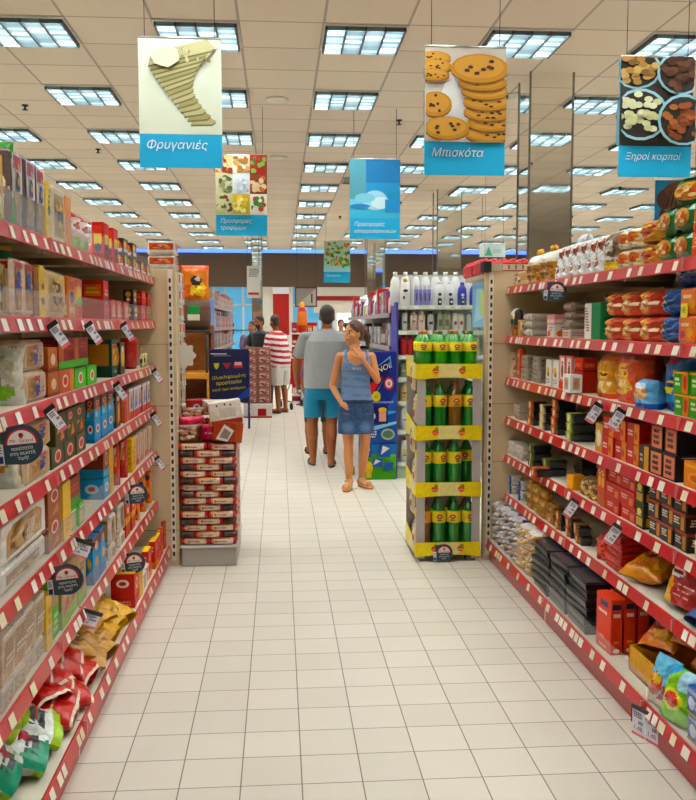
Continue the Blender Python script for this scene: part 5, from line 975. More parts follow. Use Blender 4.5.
# ------------------------------------------------------------ island with biscuit rolls
IX0, IX1, IY0 = -.622, -.262, 5.56
g = G(); g.box(IX0+.01, IX1-.01, IY0, IY0+.6, .0, .115, 'a9a59c', 0, .004); g.box(IX0, IX1, IY0-.01, IY0+.61, .115, .128, 'c0bcb4', 0, .003); g.box(IX0+.012, IX1-.012, IY0+.02, IY0+.58, .0, .006, '3a3834')
o = link('grey_plinth', g.build('db', ['paint'])); tag(o, 'low grey display plinth under the stacked biscuit rolls', 'plinth')
def roll(L, R0, body='d8b088', end='c8282c', dark=False):
    g = G(); ends = [end, end, body, body, body, 'e6d0b8', end, end]
    if dark: ends = ['3c2420', '4a2c24', '5a3830', '3a2220', '5a3830', '6a4a40', '3c2420', '3c2420']
    g.lathe([(R0*.8, -L/2), (R0, -L/2+.006), (R0, -L/2+L*.12), (R0*1.01, -L/2+L*.2), (R0, L*.1), (R0, L*.3), (R0, L/2-L*.1), (R0, L/2-.006), (R0*.8, L/2)], ends, 14, axis='y')
    for v in g.v: v.z, v.x = v.z+R0, v.x
    n0 = 1
    F_ = (V3(R0*.8, -L*.3, R0*.35), V3(0, L*.6, 0), V3(.0, 0, R0*1.3), V3(1, 0, 0))
    if not dark: paint(g, F_, [('r', 0, .0, 1, 1, 'e8d8c4'), ('t', .2, .3, .8, .7, 'b83028', 1), ('e', .12, .5, .08, .3, 'a86838')], int(L*100), 0, R0*.22)
    return g.build('biscuit_roll', ['film'])
ra = Proto('biscuit_roll', roll(.172, .0215)); rdk = Proto('biscuit_roll', roll(.085, .021, dark=True)); rd2 = Proto('biscuit_roll', roll(.172, .0215, 'd89868', 'b82428'))
z = .13; yF = IY0+.04
for j in range(15):
    r = random.Random(j); w = IX1-IX0-.01
    if j % 2 == 0:
        items = [(IX0+w*.25, ra), (IX0+w*.75, rd2)]
    else: items = [(IX0+.05, rdk), (IX0+w*.5, rd2 if j % 4 == 1 else ra), (IX1-.05, rdk)]
    for i, (x, pr) in enumerate(items):
        nm = 'dark chocolate' if pr is rdk else ('tan' if pr is rd2 else 'cream')
        pr.place((x+r.uniform(-.006, .006), yF+r.uniform(-.008, .008), z+j*.0425), (0, 0, -PI/2+r.uniform(-.03, .03)), '%s biscuit roll in front stack, layer %d from floor, %s' % (nm, j+1, ['outer end', 'centre', 'aisle end'][i] if len(items) == 3 else ['inner half', 'aisle half'][i]), 'biscuit roll', 'biscuit rolls in the island stack')
    # rolls turned endways on the aisle side, behind the front row
    for q in range(3):
        ra.place((IX1-.03, IY0+.16+.175*q, z+j*.0425), (0, 0, r.uniform(-.04, .04)), 'red ended biscuit roll along aisle side, layer %d from floor, %s' % (j+1, ['first from front', 'second', 'rearmost'][q]), 'biscuit roll', 'biscuit rolls on the aisle side of the stack')
g = G(); g.box(IX0+.01, IX1-.06, IY0+.075, IY0+.6, .13, .13+15*.0425, '7a4a3c', 0, .003); o = link('stack_core', g.build('core', ['carton'])); tag(o, 'brown inner cartons filling the biscuit roll stack', 'carton')
zt = .13+15*.0425
pk = [('red biscuit pack with white disc', carton('b8242a', [('e', .4, .5, .16, .28, 'e8dcd4'), ('e', .4, .5, .08, .14, '5a2c28'), ('r', .7, 0, 1, 1, 'd8a8a0')], name='biscuit_pack', mat='film', ch=.008)),
      ('pink red biscuit pack', bag('d83050', [('r', .1, .4, .9, .6, 'e86880'), ('t', .2, .42, .8, .58, 'f4d0d8', 1)], 1, 'biscuit_pack', gus=.1)),
      ('brown pastry pack', bag('7a5240', [('s', .05, .1, .95, .9, ['c8a080', '4a2c20', 'e0d0c0'], 20, .12)], 1, 'biscuit_pack', gus=.1)),
      ('clear white pastry pack', bag('d8ccc0', [('s', .05, .1, .95, .9, ['b88c60', 'f0ece8', 'c83c38', '8c7468'], 22, .12)], 1, 'biscuit_pack', gus=.1))]
prs = [(n_, m_(.16, .07, .11)) for n_, m_ in pk]
pl = [(-.56, 0, 2), (-.43, 0, 1), (-.32, 0, 3), (-.55, .06, 1), (-.42, .065, 3), (-.31, .065, 3), (-.54, .13, 2), (-.43, .13, 2), (-.52, .19, 0), (-.41, .19, 3)]
for i, (x, dz, q) in enumerate(pl):
    n_, p_ = prs[q]; p_.place((x, IY0+.06+.03*(i % 3)+dz*.9, zt+.002+dz*.75), (0, 0, -PI/2+(.2, -.15, .1)[i % 3]), '%s in heap over the roll stack, %s' % (n_, ['lower left', 'lower centre', 'lower right', 'second row left', 'second row centre', 'second row right', 'third row left', 'third row centre', 'top left', 'top centre'][i]), 'pack', 'packs heaped on the island')
g = G(); g.box(IX0+.01, IX1-.02, IY0+.3, IY0+.58, zt+.001, zt+.2, '6a4034', 0, .004); o = link('display_carton', g.build('ic', ['carton'])); tag(o, 'brown carton behind the heaped packs on the island', 'carton')
# white box with peg figures and house box
g = G(); g.box(-.1, .1, -.06, .06, 0, .14, 'e6ded2', 0, .003); fr = (V3(-.1, -.06, 0), V3(.2, 0, 0), V3(0, 0, .14), V3(0, -1, 0))
paint(g, fr, [('r', .02, .02, .98, .2, 'a84438'), ('r', .3, .3, .8, .7, 'cfc6b4'), ('e', .25, .85, .03, .05, 'dgrey'), ('e', .5, .87, .03, .05, 'dgrey'), ('e', .68, .82, .03, .05, 'dgrey'), ('p', [(.0, .2), (.3, .25), (.2, .6), (0, .7)], 'd8cbb6')], 2)
o = link('white_gift_box', g.build('gb', ['carton'])); o.location = (-.33, IY0+.09, zt+.122); o.rotation_euler = (0, -.14, .12); tag(o, 'white cardboard box with red base stripe leaning on the blue board', 'box')
g = G(); g.box(-.09, .09, -.06, .06, 0, .12, 'a44c3c', 0, .003); fr = (V3(-.09, -.06, 0), V3(.18, 0, 0), V3(0, 0, .12), V3(0, -1, 0))
paint(g, fr, [('p', [(.1, .1), (.5, .0), (.7, .6), (.35, .9)], 'e0d8cc'), ('p', [(.22, .2), (.5, .12), (.6, .5), (.36, .7)], '8c8078'), ('r', .75, .0, 1, 1, 'b8604c')], 2)
o = link('red_gift_box', g.build('gb', ['carton'])); o.location = (-.33, IY0+.07, zt+.012); o.rotation_euler = (0, .1, .1); tag(o, 'brick red box with pale panel under the white cardboard box', 'box')
# blue board
Y0 = 6.1; x0, x1 = atx(209, Y0, 1.2), atx(249, Y0, 1.2); zb, z1 = zt+.21, atz(349, x0, Y0)
root = bpy.data.objects.new('sign_stand', None); COL.objects.link(root); root.location = ((x0+x1)/2, Y0, 0); W = x1-x0
tag(root, 'navy blue standing board with yellow Greek text behind the island', 'sign')
g = G(); g.box(-W/2, W/2, -.012, .012, zb, z1, '1c2450', 0, .003); H_ = z1-zb
F_ = (V3(-W/2, -.012, zb), V3(W, 0, 0), V3(0, 0, H_), V3(0, -1, 0))
paint(g, F_, [('r', .05, .9, .45, .92, 'd8dce8'), ('r', .12, .87, .55, .88, 'a8b0c8'), ('p', [(.12, .74), (.26, .74), (.24, .66), (.19, .62), (.14, .66)], 'e0e030'), ('p', [(.34, .74), (.56, .74), (.45, .63)], 'd83038'), ('r', .62, .65, .84, .72, 'd83038'), ('r', .64, .70, .82, .76, 'e8c0c4'), ('p', [(.55, 0), (1, .12), (1, .3)], '3450b0')], 1, 0, .002)
link('board', g.build('board', ['paint']), root)
t = G()
for i, l in enumerate(('Ολοκληρωμένη', 'προστασία', 'κατά των εντόμων')): t.text(F_, l, .5, .46-.11*i, 0.034, 'f2e62a', 0, .008, .2, .1, 'c', .004, W*.84)
link('lettering', t.build('tx', ['paper']), root)
g = G(); g.box(-W/2, W/2-.1, -.03, .06, zt+.2, zt+.215, '2a2c34', 0, .002); link('foot', g.build('foot', ['paint']), root)
g = G(); g.box(W/2-.01, W/2+.004, .012, .06, zb-.18, z1-.02, '38508c', 0, .002); [g.box(W/2+.004, W/2+.005, .02, .055, zb-.16+.03*i, zb-.14+.03*i, ('d8b030', '38a048', 'c8402c', 'e8e8e8')[i % 4]) for i in range(9)]; link('side_panel', g.build('side', ['carton']), root)
# ------------------------------------------------------------ wooden promotion stand with barrels and orange bags
Y1 = 7.6; xa, xb = -1.15, atx(210, Y1, 1.4)
root = bpy.data.objects.new('wooden_display_stand', None); COL.objects.link(root); root.location = (0, Y1, 0); tag(root, 'orange wooden display stand with shelf of green packs', 'display stand')
zs1 = atz(373, xb, Y1); 
g = G(); g.box(xa, xb, 0, .5, zs1-.05, zs1, 'd08c3c', 0, .004); link('shelf', g.build('sh', ['wood']), root)
g = G(); g.box(xa, xb, 0, .5, .5, .54, 'c8843a', 0, .004); link('shelf', g.build('sh', ['wood']), root)
g = G(); g.box(xa, xb, .48, .5, .0, 1.5, 'b8744a', 0, .004); link('back_board', g.build('bb', ['wood']), root)
for xx in (xa, xb-.03): g = G(); g.box(xx, xx+.03, 0, .5, 0, zs1-.05, 'd8953f', 0, .003); link('side_board', g.build('sb', ['wood']), root)
g = G(); g.box(xa, xb, .02, .48, 0, .5, '5a3c28'); link('plinth', g.build('pl', ['wood']), root)
# cardboard box on legs: dark counter with a cask-like box
zc0, zc1 = atz(330, xb, Y1), atz(300, xb, Y1)
g = G()
for q in range(2):
    cx = xb-.135-.27*q; g.lathe([(.12, zc0), (.134, zc0+.08), (.134, zc1-.08), (.125, zc1)], ['5f463c', '6a5044', '5f463c'], 18, cx=cx, cy=.16)
    g.box(cx-.045, cx+.045, .02, .03, zc0+.14, zc0+.21, '1f8a3c'); g.box(cx-.055, cx+.055, .02, .028, zc0+.07, zc0+.13, 'd0c4b0')
o = link('brown_drum', g.build('drum', ['carton'])); o.location = (0, Y1, 0)
bpy.data.objects.remove(o)
for q in range(2):
    cx = xb-.135-.27*q; g = G(); g.lathe([(.12, 0), (.134, .08), (.134, zc1-zc0-.08), (.125, zc1-zc0)], ['5f463c', '6a5044', '5f463c'], 20)
    h = G(); F_ = (V3(-.05, -.136, .08), V3(.1, 0, 0), V3(0, 0, .13), V3(0, -1, 0)); h.box(-.05, .05, -.136, -.12, .08, .13, 'd0c4b0'); h.box(-.045, .045, -.136, -.12, .13, .20, '1f8a3c', 0, .002)
    o = link('brown_drum', g.build('drum', ['carton'])); o.location = (cx, Y1+.16, zc0); tag(o, 'brown cardboard drum with green label, %s' % ('nearer the aisle' if q == 0 else 'behind the end panel'), 'drum', 'brown drums on the counter'); link('label', h.build('lb', ['carton']), o)
root = bpy.data.objects.new('dark_table', None); COL.objects.link(root); root.location = (0, Y1, 0); tag(root, 'dark thin legged table carrying the brown drums', 'table')
g = G(); g.box(xa+.1, xb, .01, .45, zc0-.025, zc0-.002, '2c221e', 0, .003); link('table_top', g.build('tt', ['paint']), root)
for xx in (xa+.12, xb-.03, xb-.3):
    for yy in (.03, .42): g = G(); g.tube([(xx, yy, zs1), (xx, yy, zc0-.025)], .012, '2c221e'); link('leg', g.build('lg', ['paint']), root)
ogb = bag('f0801c', [('s', .05, .05, .95, .6, ['f4c020', 'e86018', 'f8d848'], 24, .12), ('e', .55, .55, .2, .14, '2c2420'), ('e', .62, .6, .1, .08, 'e8e0d8'), ('r', 0, .88, 1, 1, 'e8541c')], 1, 'puff_bag', gus=.25)(.24, .12, .29)
for q in range(2): ogb.place((xb-.13-.25*q, Y1+.09, zc1+.004), (0, 0, -PI/2), 'orange and yellow puff bag standing on brown drum, %s' % ('aisle side' if q == 0 else 'panel side'), 'bag', 'orange puff bags on drums')
gp = bag('2c4a34', [('r', 0, .4, 1, .5, 'd8dcd4'), ('s', .05, .1, .95, .9, ['1c3424', '4a6a50', 'c0c8b8'], 14, .1)], 1, 'green_pack', gus=.1)(.17, .055, .2)
for i in range(3):
    for j in range(5): o = gp.place((xb-.12-.19*i, Y1+.03, .56+j*.07), (0, -PI/2*0, -PI/2), None); o.rotation_euler = (Matrix.Rotation(-PI/2, 3, 'Z')@Matrix.Rotation(-PI/2, 3, 'Y')).to_euler(); o.location = (xb-.12-.19*i, Y1+.03, .605+j*.06); tag(o, 'dark green flat pack on wooden stand, column %d from aisle, layer %d' % (i+1, j+1), 'pack', 'green packs on wooden stand')
# ------------------------------------------------------------ iced tea stand
TX0, TX1, TY0 = .862, 1.262, 5.56; TD = .46
root = bpy.data.objects.new('drinks_display', None); COL.objects.link(root); root.location = ((TX0+TX1)/2, TY0, 0); hw = (TX1-TX0)/2
tag(root, 'four tier drinks display with yellow front panels beside the end panel', 'display stand')
tiers = [(.045, .125), (.425, .51), (.785, .87), (1.172, 1.258)]
for zi, (za, zb) in enumerate(tiers):
    g = G(); g.box(-hw, hw, .005, TD, za, za+.012, 'e8e0c8', 0, .002); tr = link('tier', g.build('tier', ['paint']), root)
    g = G(); n = 12
    for i in range(n):
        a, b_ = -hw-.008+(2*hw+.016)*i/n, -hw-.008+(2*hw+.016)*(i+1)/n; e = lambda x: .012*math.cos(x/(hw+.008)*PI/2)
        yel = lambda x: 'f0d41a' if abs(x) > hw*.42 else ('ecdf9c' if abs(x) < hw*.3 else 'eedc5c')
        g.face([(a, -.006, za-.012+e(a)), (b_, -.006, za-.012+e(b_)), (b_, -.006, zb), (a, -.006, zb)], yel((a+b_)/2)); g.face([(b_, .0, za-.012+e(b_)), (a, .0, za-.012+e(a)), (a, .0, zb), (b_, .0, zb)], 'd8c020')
    F_ = (V3(-hw, -.006, za), V3(2*hw, 0, 0), V3(0, 0, zb-za), V3(0, -1, 0))
    for u in (.28, .7):
        paint(g, F_, [('e', u, .5, .055, .22, 'e8502c'), ('e', u+.02, .72, .03, .14, '6c9c2c')], 0, 0, .001); g.text(F_, 'Lipton', u, .41, .014, 'fff0e0', 0, .02, 0, 0, 'c', .003)
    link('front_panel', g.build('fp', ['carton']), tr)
    g = G(); g.face([(-hw-.006, .0, za-.01), (-hw-.006, TD, za-.01), (-hw-.006, TD, zb+.05), (-hw-.006, .05, zb+.0), (-hw-.006, 0, zb)][::-1], 'f0d41a'); g.face([(-hw-.0065, .1, za), (-hw-.0065, .3, za), (-hw-.0065, .3, zb+.0), (-hw-.0065, .1, zb)][::-1], 'e8dca0')
    link('side_panel', g.build('sp', ['carton']), tr)
for xx in (-hw, hw):
    for yy in (.004, TD):
        g = G(); g.box(xx-.004 if xx < 0 else xx-.05, xx+.05 if xx < 0 else xx+.004, yy-.003, yy+.003, .02, 1.258, 'b0a8a0', 0, 0); link('corner_post', g.build('cp', ['paint']), root)
g = G(); g.box(-hw, hw, TD, TD+.006, 0.02, 1.2, '8c867c'); link('back_panel', g.build('bp', ['paint']), root)
for xx in (-hw+.05, hw-.05):
    for yy in (.04, TD-.04): g = G(); g.box(xx-.03, xx+.03, yy-.03, yy+.03, 0, .045, '5a5650'); link('foot', g.build('ft', ['paint']), root)
def teabottle(liq, capc, lab='e8d23c'):
    R0 = .044; H = .3
    g = G(); g.lathe([(R0*.85, 0), (R0, .008), (R0, .06), (R0*.93, .075), (R0, .09), (R0*.97, .13), (R0, .16), (R0, .205), (R0*.9, .232), (R0*.45, .268), (.013, .275), (.013, .283)], liq, 18)
    l = G(); l.lathe([(R0+.001, .162), (R0+.0015, .163), (R0+.0015, .222), (R0*.95, .226)], [lab, lab, 'b8c83c'], 18)
    for a in (-PI/2, -PI/2+2.1, -PI/2-2.1):
        ca, sa = math.cos(a), math.sin(a); F_ = (V3(ca*R0-(-sa)*.02, sa*R0-ca*.02, .172), V3(-sa, ca, 0)*.04, V3(0, 0, .044), V3(ca, sa, 0)); paint(l, F_, [('e', .5, .55, .5, .3, 'c83c24'), ('t', .25, .45, .75, .65, 'f8ecd8', 1), ('e', .5, .1, .4, .14, '58a02c')], 0, 0, .003)
    c = G(); c.lathe([(.0145, .28), (.0155, .282), (.0155, .298), (.012, .3)], capc, 12)
    return Proto('iced_tea_bottle', g.build('b', ['liquid']), [('label', l.build('l', ['paper'])), ('cap', c.build('c', ['plastic']))])
_tb = 1
tb_l = teabottle('1f7a2c', '2c8c3c'); tb_o = teabottle('2a8a2c', 'e8682c'); tb_b = teabottle('3aa52a', '1f6a2c'); tb_p = teabottle('7c5a2c', 'd8562c', 'e0a040')
cols = 4
for zi, (za, zb) in enumerate(tiers):
    for i in range(cols):
        for j in range(2 if zi < 3 else 3):
            if zi == 1 and i == 3 and j == 0: continue
            pr = (tb_b if (i+j) % 2 else tb_o) if zi == 3 else (tb_l if (i+j+zi) % 4 else tb_p)
            nm = {id(tb_b): 'bright green iced tea bottle with green cap', id(tb_o): 'green iced tea bottle with orange cap', id(tb_l): 'dark green iced tea bottle', id(tb_p): 'peach coloured iced tea bottle'}[id(pr)]
            tn = ('bottom', 'second', 'third', 'top')[zi]
            pr.place((TX0+.055+i*.096, TY0+.06+j*.1, za+.013), (0, 0, rnd.uniform(-.4, .4)), '%s, %s tier, %s row, %s from the aisle' % (nm, tn, ('front', 'middle', 'rear')[j], ('first', 'second', 'third', 'fourth')[i]), 'bottle', 'iced tea bottles on the %s tier' % tn, (1, 1, 1.16) if zi < 3 else (.98, .98, .93))
badge('R', 6, 448, .11, 'round navy badge at the foot of the drinks display', zc=.05)
for o in bpy.data.objects:
    if o.get('label') == 'round navy badge at the foot of the drinks display': o.location = (atx(444, TY0-.02, .05), TY0-.02, .062); o.rotation_euler = (0, 0, 0)
# small snack clip strips on the aisle side of the drinks display
sn = bag('c8b8a0', [('s', .05, .05, .95, .95, ['4a2c24', 'e0c890', 'c83c30', 'd8d0c8'], 24, .12)], 1, 'snack_sachet', gus=.1, nu=10, nv=12)(.13, .05, .17)
for j in range(6): sn.place((TX0-.014, TY0+.1+(.12 if j % 2 else 0), .08+j*.2), (0, 0, PI), 'small mixed snack sachet on aisle side of drinks display, %s from floor' % ORD[j].replace('nearest', 'first'), 'sachet', 'snack sachets on side of drinks display')
# ------------------------------------------------------------ cosmetics gondola and detergent box
GX0, GX1, GY = 1.15, 2.35, 8.68
root = bpy.data.objects.new('shelving_unit', None); COL.objects.link(root); root.location = (0, GY, 0); tag(root, 'white end shelving full of lotions and shampoos beyond the drinks display', 'shelving')
ez = [1.69, 1.445, 1.205, .99, .755, .475, .16]
g = G(); g.box(GX0, GX1, .35, .37, 0, 2.0, 'cfd2cc'); link('back_panel', g.build('bp', ['paint']), root)
for z in ez:
    g = G(); g.box(GX0, GX1, .0, .35, z-.02, z, 'dfe2da', 0, .002); s_ = link('shelf', g.build('s', ['paint']), root)
    g = G(); g.box(GX0, GX1, -.012, .0, z-.04, z+.002, 'd4e0cc', 0, .001)
    r = random.Random(int(z*100)); x = GX0+.03
    while x < GX1-.1: g.box(x, x+.05, -.0135, -.012, z-.034, z-.006, 'f2f2ec'); x += r.uniform(.09, .2)
    link('price_rail', g.build('r', ['plastic']), s_)
g = G(); g.box(GX0, GX1, .02, .35, 0, .14, 'b9d0b0'); link('kick_plate', g.build('k', ['paint']), root)
g = G(); g.box(GX0-.02, GX0-.001, 0.0, .37, 0, 1.72, '5c58a8'); link('side_panel', g.build('k', ['paint']), root)
def vial(kind, body, capc, R0, H, lab=None):
    g = G()
    if kind == 'lotion': pr = [(R0*.8, 0), (R0, .006), (R0*1.02, H*.45), (R0*.9, H*.72), (R0*.5, H*.86), (R0*.35, H*.88)]
    elif kind == 'spray': pr = [(R0, 0), (R0, .004), (R0, H*.74), (R0*.8, H*.78)]
    else: pr = [(R0*.95, 0), (R0, .004), (R0, H*.8), (R0*.6, H*.86)]
    g.lathe(pr, body, 12, sy=.62 if kind != 'spray' else 1)
    if lab:
        F_ = (V3(-R0*.6, -R0*(.62 if kind != 'spray' else .95), H*.18), V3(R0*1.2, 0, 0), V3(0, 0, H*.45), V3(0, -1, 0)); paint(g, F_, lab, int(H*1000), 0, .003)
    c = G(); c.lathe([(R0*.5, H*.78 if kind == 'spray' else H*.85), (R0*.52, H*.98), (R0*.4, H)] if kind != 'lotion' else [(R0*.42, H*.87), (R0*.45, H*.99), (R0*.3, H)], capc, 12, sy=.8)
    return Proto({'lotion': 'lotion_bottle', 'spray': 'spray_can', 'tub': 'shampoo_bottle'}[kind], g.build('v', ['plastic']), [('cap', c.build('c', ['plastic']))])
def vrow(z, px0, px1, n, pr, cat, label, Y=GY+.06, zoff=0):
    xa_, xb_ = atx(px0, Y, z), atx(px1, Y, z)
    for i in range(n): pr.place((xa_+(xb_-xa_)*(i+.5)/n, Y, z+.001+zoff), (0, 0, 0), label+(', %s from the aisle' % (ORD[i] if i else 'first') if n > 1 else ''), cat, label if n > 1 else None)
dot = [('e', .5, .6, .3, .14, 'navy')]
vrow(1.69, 398, 412, 1, vial('lotion', 'ece8e2', 'f0c030', .05, .26, [('e', .5, .8, .4, .12, '2c2c30'), ('r', .1, .1, .4, .35, '3c3c40')]), 'bottle', 'fat white jar bottle with yellow tip on top lotion shelf')
vrow(1.69, 414, 431, 4, vial('spray', '8c88c0', 'e4e2f0', .02, .2, [('r', .3, .1, .7, .9, '3c3c78')]), 'spray can', 'slim violet spray can on top lotion shelf')
vrow(1.69, 434, 455, 2, vial('lotion', 'eeece8', 'f4f2ee', .046, .235, dot), 'bottle', 'white lotion bottle with navy dot, top lotion shelf')
vrow(1.69, 456, 480, 2, vial('lotion', '4a52ac', '3c4498', .046, .225, [('e', .5, .6, .3, .14, 'e8e8f0')]), 'bottle', 'blue lotion bottle on top lotion shelf')
vrow(1.69, 434, 480, 4, vial('tub', '24262c', 'd8d8dc', .02, .08, [('e', .5, .5, .5, .3, 'f0f0f4')]), 'bottle', 'tiny black and white bottle standing before lotion bottles', Y=GY+.015)
vrow(1.69, 390, 480, 9, vial('lotion', 'f2f0ec', 'e8e6e0', .05, .33), 'bottle', 'tall white lotion bottle in rear row, top lotion shelf', Y=GY+.2)
vrow(1.445, 400, 409, 1, vial('tub', 'd8d8cc', '2c3830', .03, .2, [('r', 0, .4, 1, .6, '3c5848')]), 'bottle', 'pale bottle with dark band, second lotion shelf')
vrow(1.445, 410, 425, 2, vial('tub', 'e0c8bc', 'e8d8cc', .036, .185, [('e', .5, .7, .4, .1, '8c6c60')]), 'bottle', 'peach shampoo bottle on second lotion shelf')
vrow(1.445, 427, 434, 1, vial('tub', 'c4c4bc', '2a2c2c', .032, .19, [('r', 0, .3, 1, .6, '303434')]), 'bottle', 'grey bottle with black label, second lotion shelf')
vrow(1.445, 437, 450, 2, vial('tub', 'a8a890', '8c8c74', .036, .2, [('r', .1, .1, .9, .8, '6c6c50')]), 'bottle', 'sage shampoo bottle on second lotion shelf')
vrow(1.445, 452, 464, 2, vial('tub', 'd8d4c4', 'c8c4b4', .034, .205, [('e', .5, .4, .35, .22, '9c4440')]), 'bottle', 'cream bottle with maroon mark, second lotion shelf')
vrow(1.445, 466, 486, 3, vial('tub', 'b8bcb0', '9ca094', .034, .2), 'bottle', 'plain grey bottle at far end of second lotion shelf')
vrow(1.205, 400, 420, 3, vial('tub', 'a81c20', '7c1418', .037, .195, [('r', .3, .05, .6, .9, 'c83438')]), 'bottle', 'dark red shampoo bottle on third lotion shelf')
vrow(1.205, 421, 480, 7, vial('tub', 'c8c8c0', '8c8c84', .036, .19), 'bottle', 'grey bottle behind the iced tea, third lotion shelf', Y=GY+.08)
vrow(.99, 400, 407, 1, vial('tub', '8a9478', '4c5444', .04, .16, [('r', .1, .4, .9, .6, 'd8d8c8')]), 'bottle', 'olive bottle on fourth lotion shelf')
vrow(.99, 409, 420, 1, vial('lotion', 'f0efec', 'e8e4e0', .055, .17, [('r', .2, .4, .8, .6, '2c2c34')]), 'bottle', 'white squat bottle on fourth lotion shelf')
vrow(.755, 400, 415, 2, vial('tub', 'e2c488', 'e8d8a8', .036, .17, [('r', .05, .55, .95, .75, '6a5a30'), ('r', .2, .1, .8, .3, 'c89c50')]), 'bottle', 'yellow cream bottle on fifth lotion shelf')
vrow(.475, 400, 418, 2, vial('lotion', 'f2f2f2', 'f2f2f2', .04, .24, [('r', .2, .45, .8, .55, '3c3c48')]), 'bottle', 'tall white lotion bottle on sixth lotion shelf')
vrow(.16, 400, 418, 2, vial('lotion', 'ece8dc', 'c83434', .04, .24, [('r', .1, .3, .9, .7, 'd8c030'), ('r', .1, .1, .9, .25, '4c8c3c')]), 'bottle', 'white and yellow lotion bottle with red cap, lowest lotion shelf')
# poster on the stand's far side (blue and green card strip)
g = G(); g.box(-.16, .16, -.005, .005, 0, .62, '88b4cc'); paint(g, (V3(-.16, -.005, 0), V3(.32, 0, 0), V3(0, 0, .62), V3(0, -1, 0)), [('p', [(.1, .1), (.5, .2), (.4, .9), (.2, .9)], 'a8ccd8'), ('e', .6, .4, .14, .3, '9cb468'), ('e', .4, .5, .1, .3, 'b8d090'), ('r', 0, .8, 1, 1, '7ca4c8')], 0, 0, .002)
o = link('promo_card', g.build('pc', ['paper'])); Yp = 8.3; o.location = (atx(484, Yp, 1.6), Yp, atz(327, 1.7, Yp)); o.rotation_euler = (0, 0, -.5); o.scale = (.7, 1, .72); tag(o, 'pale blue and green promotion card hanging beside the lotion shelves', 'card')
g = G(); g.tube([(0, 0, 0), (0, 0, CZ-o.location.z-.62)], .002, 'dgrey', 0, 5); w_ = link('hanging_wire', g.build('w', ['metal']), o); w_.location = (0, 0, .62)
# detergent display box
DX0, DX1, DY = .79, 1.128, 8.62; W = DX1-DX0; H = atz(352, DX0, DY)
g = G(); g.box(-W/2, W/2, 0, .33, 0, H, '1c2c7c', 0, .004)
F_ = (V3(-W/2, 0, 0), V3(W, 0, 0), V3(0, 0, H), V3(0, -1, 0))
paint(g, F_, [('r', 0, 0, 1, 1, '1d2f86'), ('r', 0, 0, 1, .1, '4aa02c'), ('r', 0, .1, 1, .2, '6cb84c'), ('r', 0, .2, 1, .28, '3c78b8'), ('p', [(0, .5), (.7, .56), (1, .7), (1, .3), (0, .28)], '2458b0'), ('p', [(0, .36), (1, .44), (1, .46), (0, .40)], 'a8d8f0'), ('p', [(0, .52), (.6, .5), (1, .53), (1, .54), (0, .55)], '6cb0e0'),
   ('p', [(0.05, .80), (.82, .97), (.86, .9), (.3, .62), (.1, .70)], '8cb4e0'), ('p', [(0.0, .80), (.8, .95), (.82, .87), (.34, .66)], '10184c'), ('p', [(.12, .735), (.62, .81), (.3, .665)], 'd8242c'),
   ('e', .78, .755, .14, .05, 'd83c3c'), ('e', .78, .755, .1, .034, 'f0e4e0'), ('e', .78, .755, .05, .018, 'a89c9c'), ('e', .42, .655, .12, .042, 'e8d83c'),
   ('r', .15, .44, .75, .575, '1c2060'), ('p', [(.5, .46), (.7, .46), (.7, .56), (.5, .55)], 'e8b0a0'), ('e', .3, .5, .1, .03, 'e8e8f4'), ('e', .6, .55, .12, .02, 'f0b030'),
   ('t', .02, .33, .45, .39, 'e8ecf8', 3), ('e', .75, .36, .2, .045, 'a8b8a0'), ('e', .75, .36, .15, .03, '5c7864'),
   ('r', .0, .18, .28, .28, '2454a8'), ('p', [(.05, .2), (.25, .24), (.15, .27)], 'e0e4f0'), ('r', .5, .18, .82, .28, '2c68b8'), ('p', [(.55, .2), (.8, .25), (.6, .27)], 'f0e8e8'), ('r', .3, .1, .6, .17, '2860b0'), ('r', .64, .08, .9, .14, '2c58a0'), ('p', [(.33, .12), (.56, .15), (.4, .165)], 'e8ecf4'), ('e', .2, .1, .12, .05, 'e8c83c'), ('r', .12, .02, .28, .09, 'd8c048')], 3, 0, .001, .0008)
g.text(F_, 'RONOL', .53, .845, .072, 'f4f2ec', 0, .04, .25, .42, 'c', .03, W*.86); g.text(F_, '60', .42, .645, .036, '6a4c10', 0, .02, 0, 0, 'c', .03); g.text(F_, 'Αποτελεσματικό', .6, .605, .03, 'e8ecf8', 0, .01, 0, 0, 'c', .03, W*.6)
o = link('detergent_display_box', g.build('d', ['carton'])); o.location = ((DX0+DX1)/2, DY, 0); tag(o, 'tall blue detergent display box with grass green foot behind the woman', 'display box')
g = G(); g.box(-.05, .05, -.03, .03, 0, .09, 'f0c01c', 0, .01); paint(g, (V3(-.05, -.03, 0), V3(.1, 0, 0), V3(0, 0, .09), V3(0, -1, 0)), [('e', .5, .5, .3, .25, 'd85c28')], 0); h = G(); h.box(-.045, .045, -.025, .06, .09, .4, '5a2c2c', 0, .015)
o = link('yellow_carton', g.build('y', ['carton'])); o.location = (.70, 8.95, 0); tag(o, 'small yellow carton on the floor seen between the legs of the woman', 'carton')
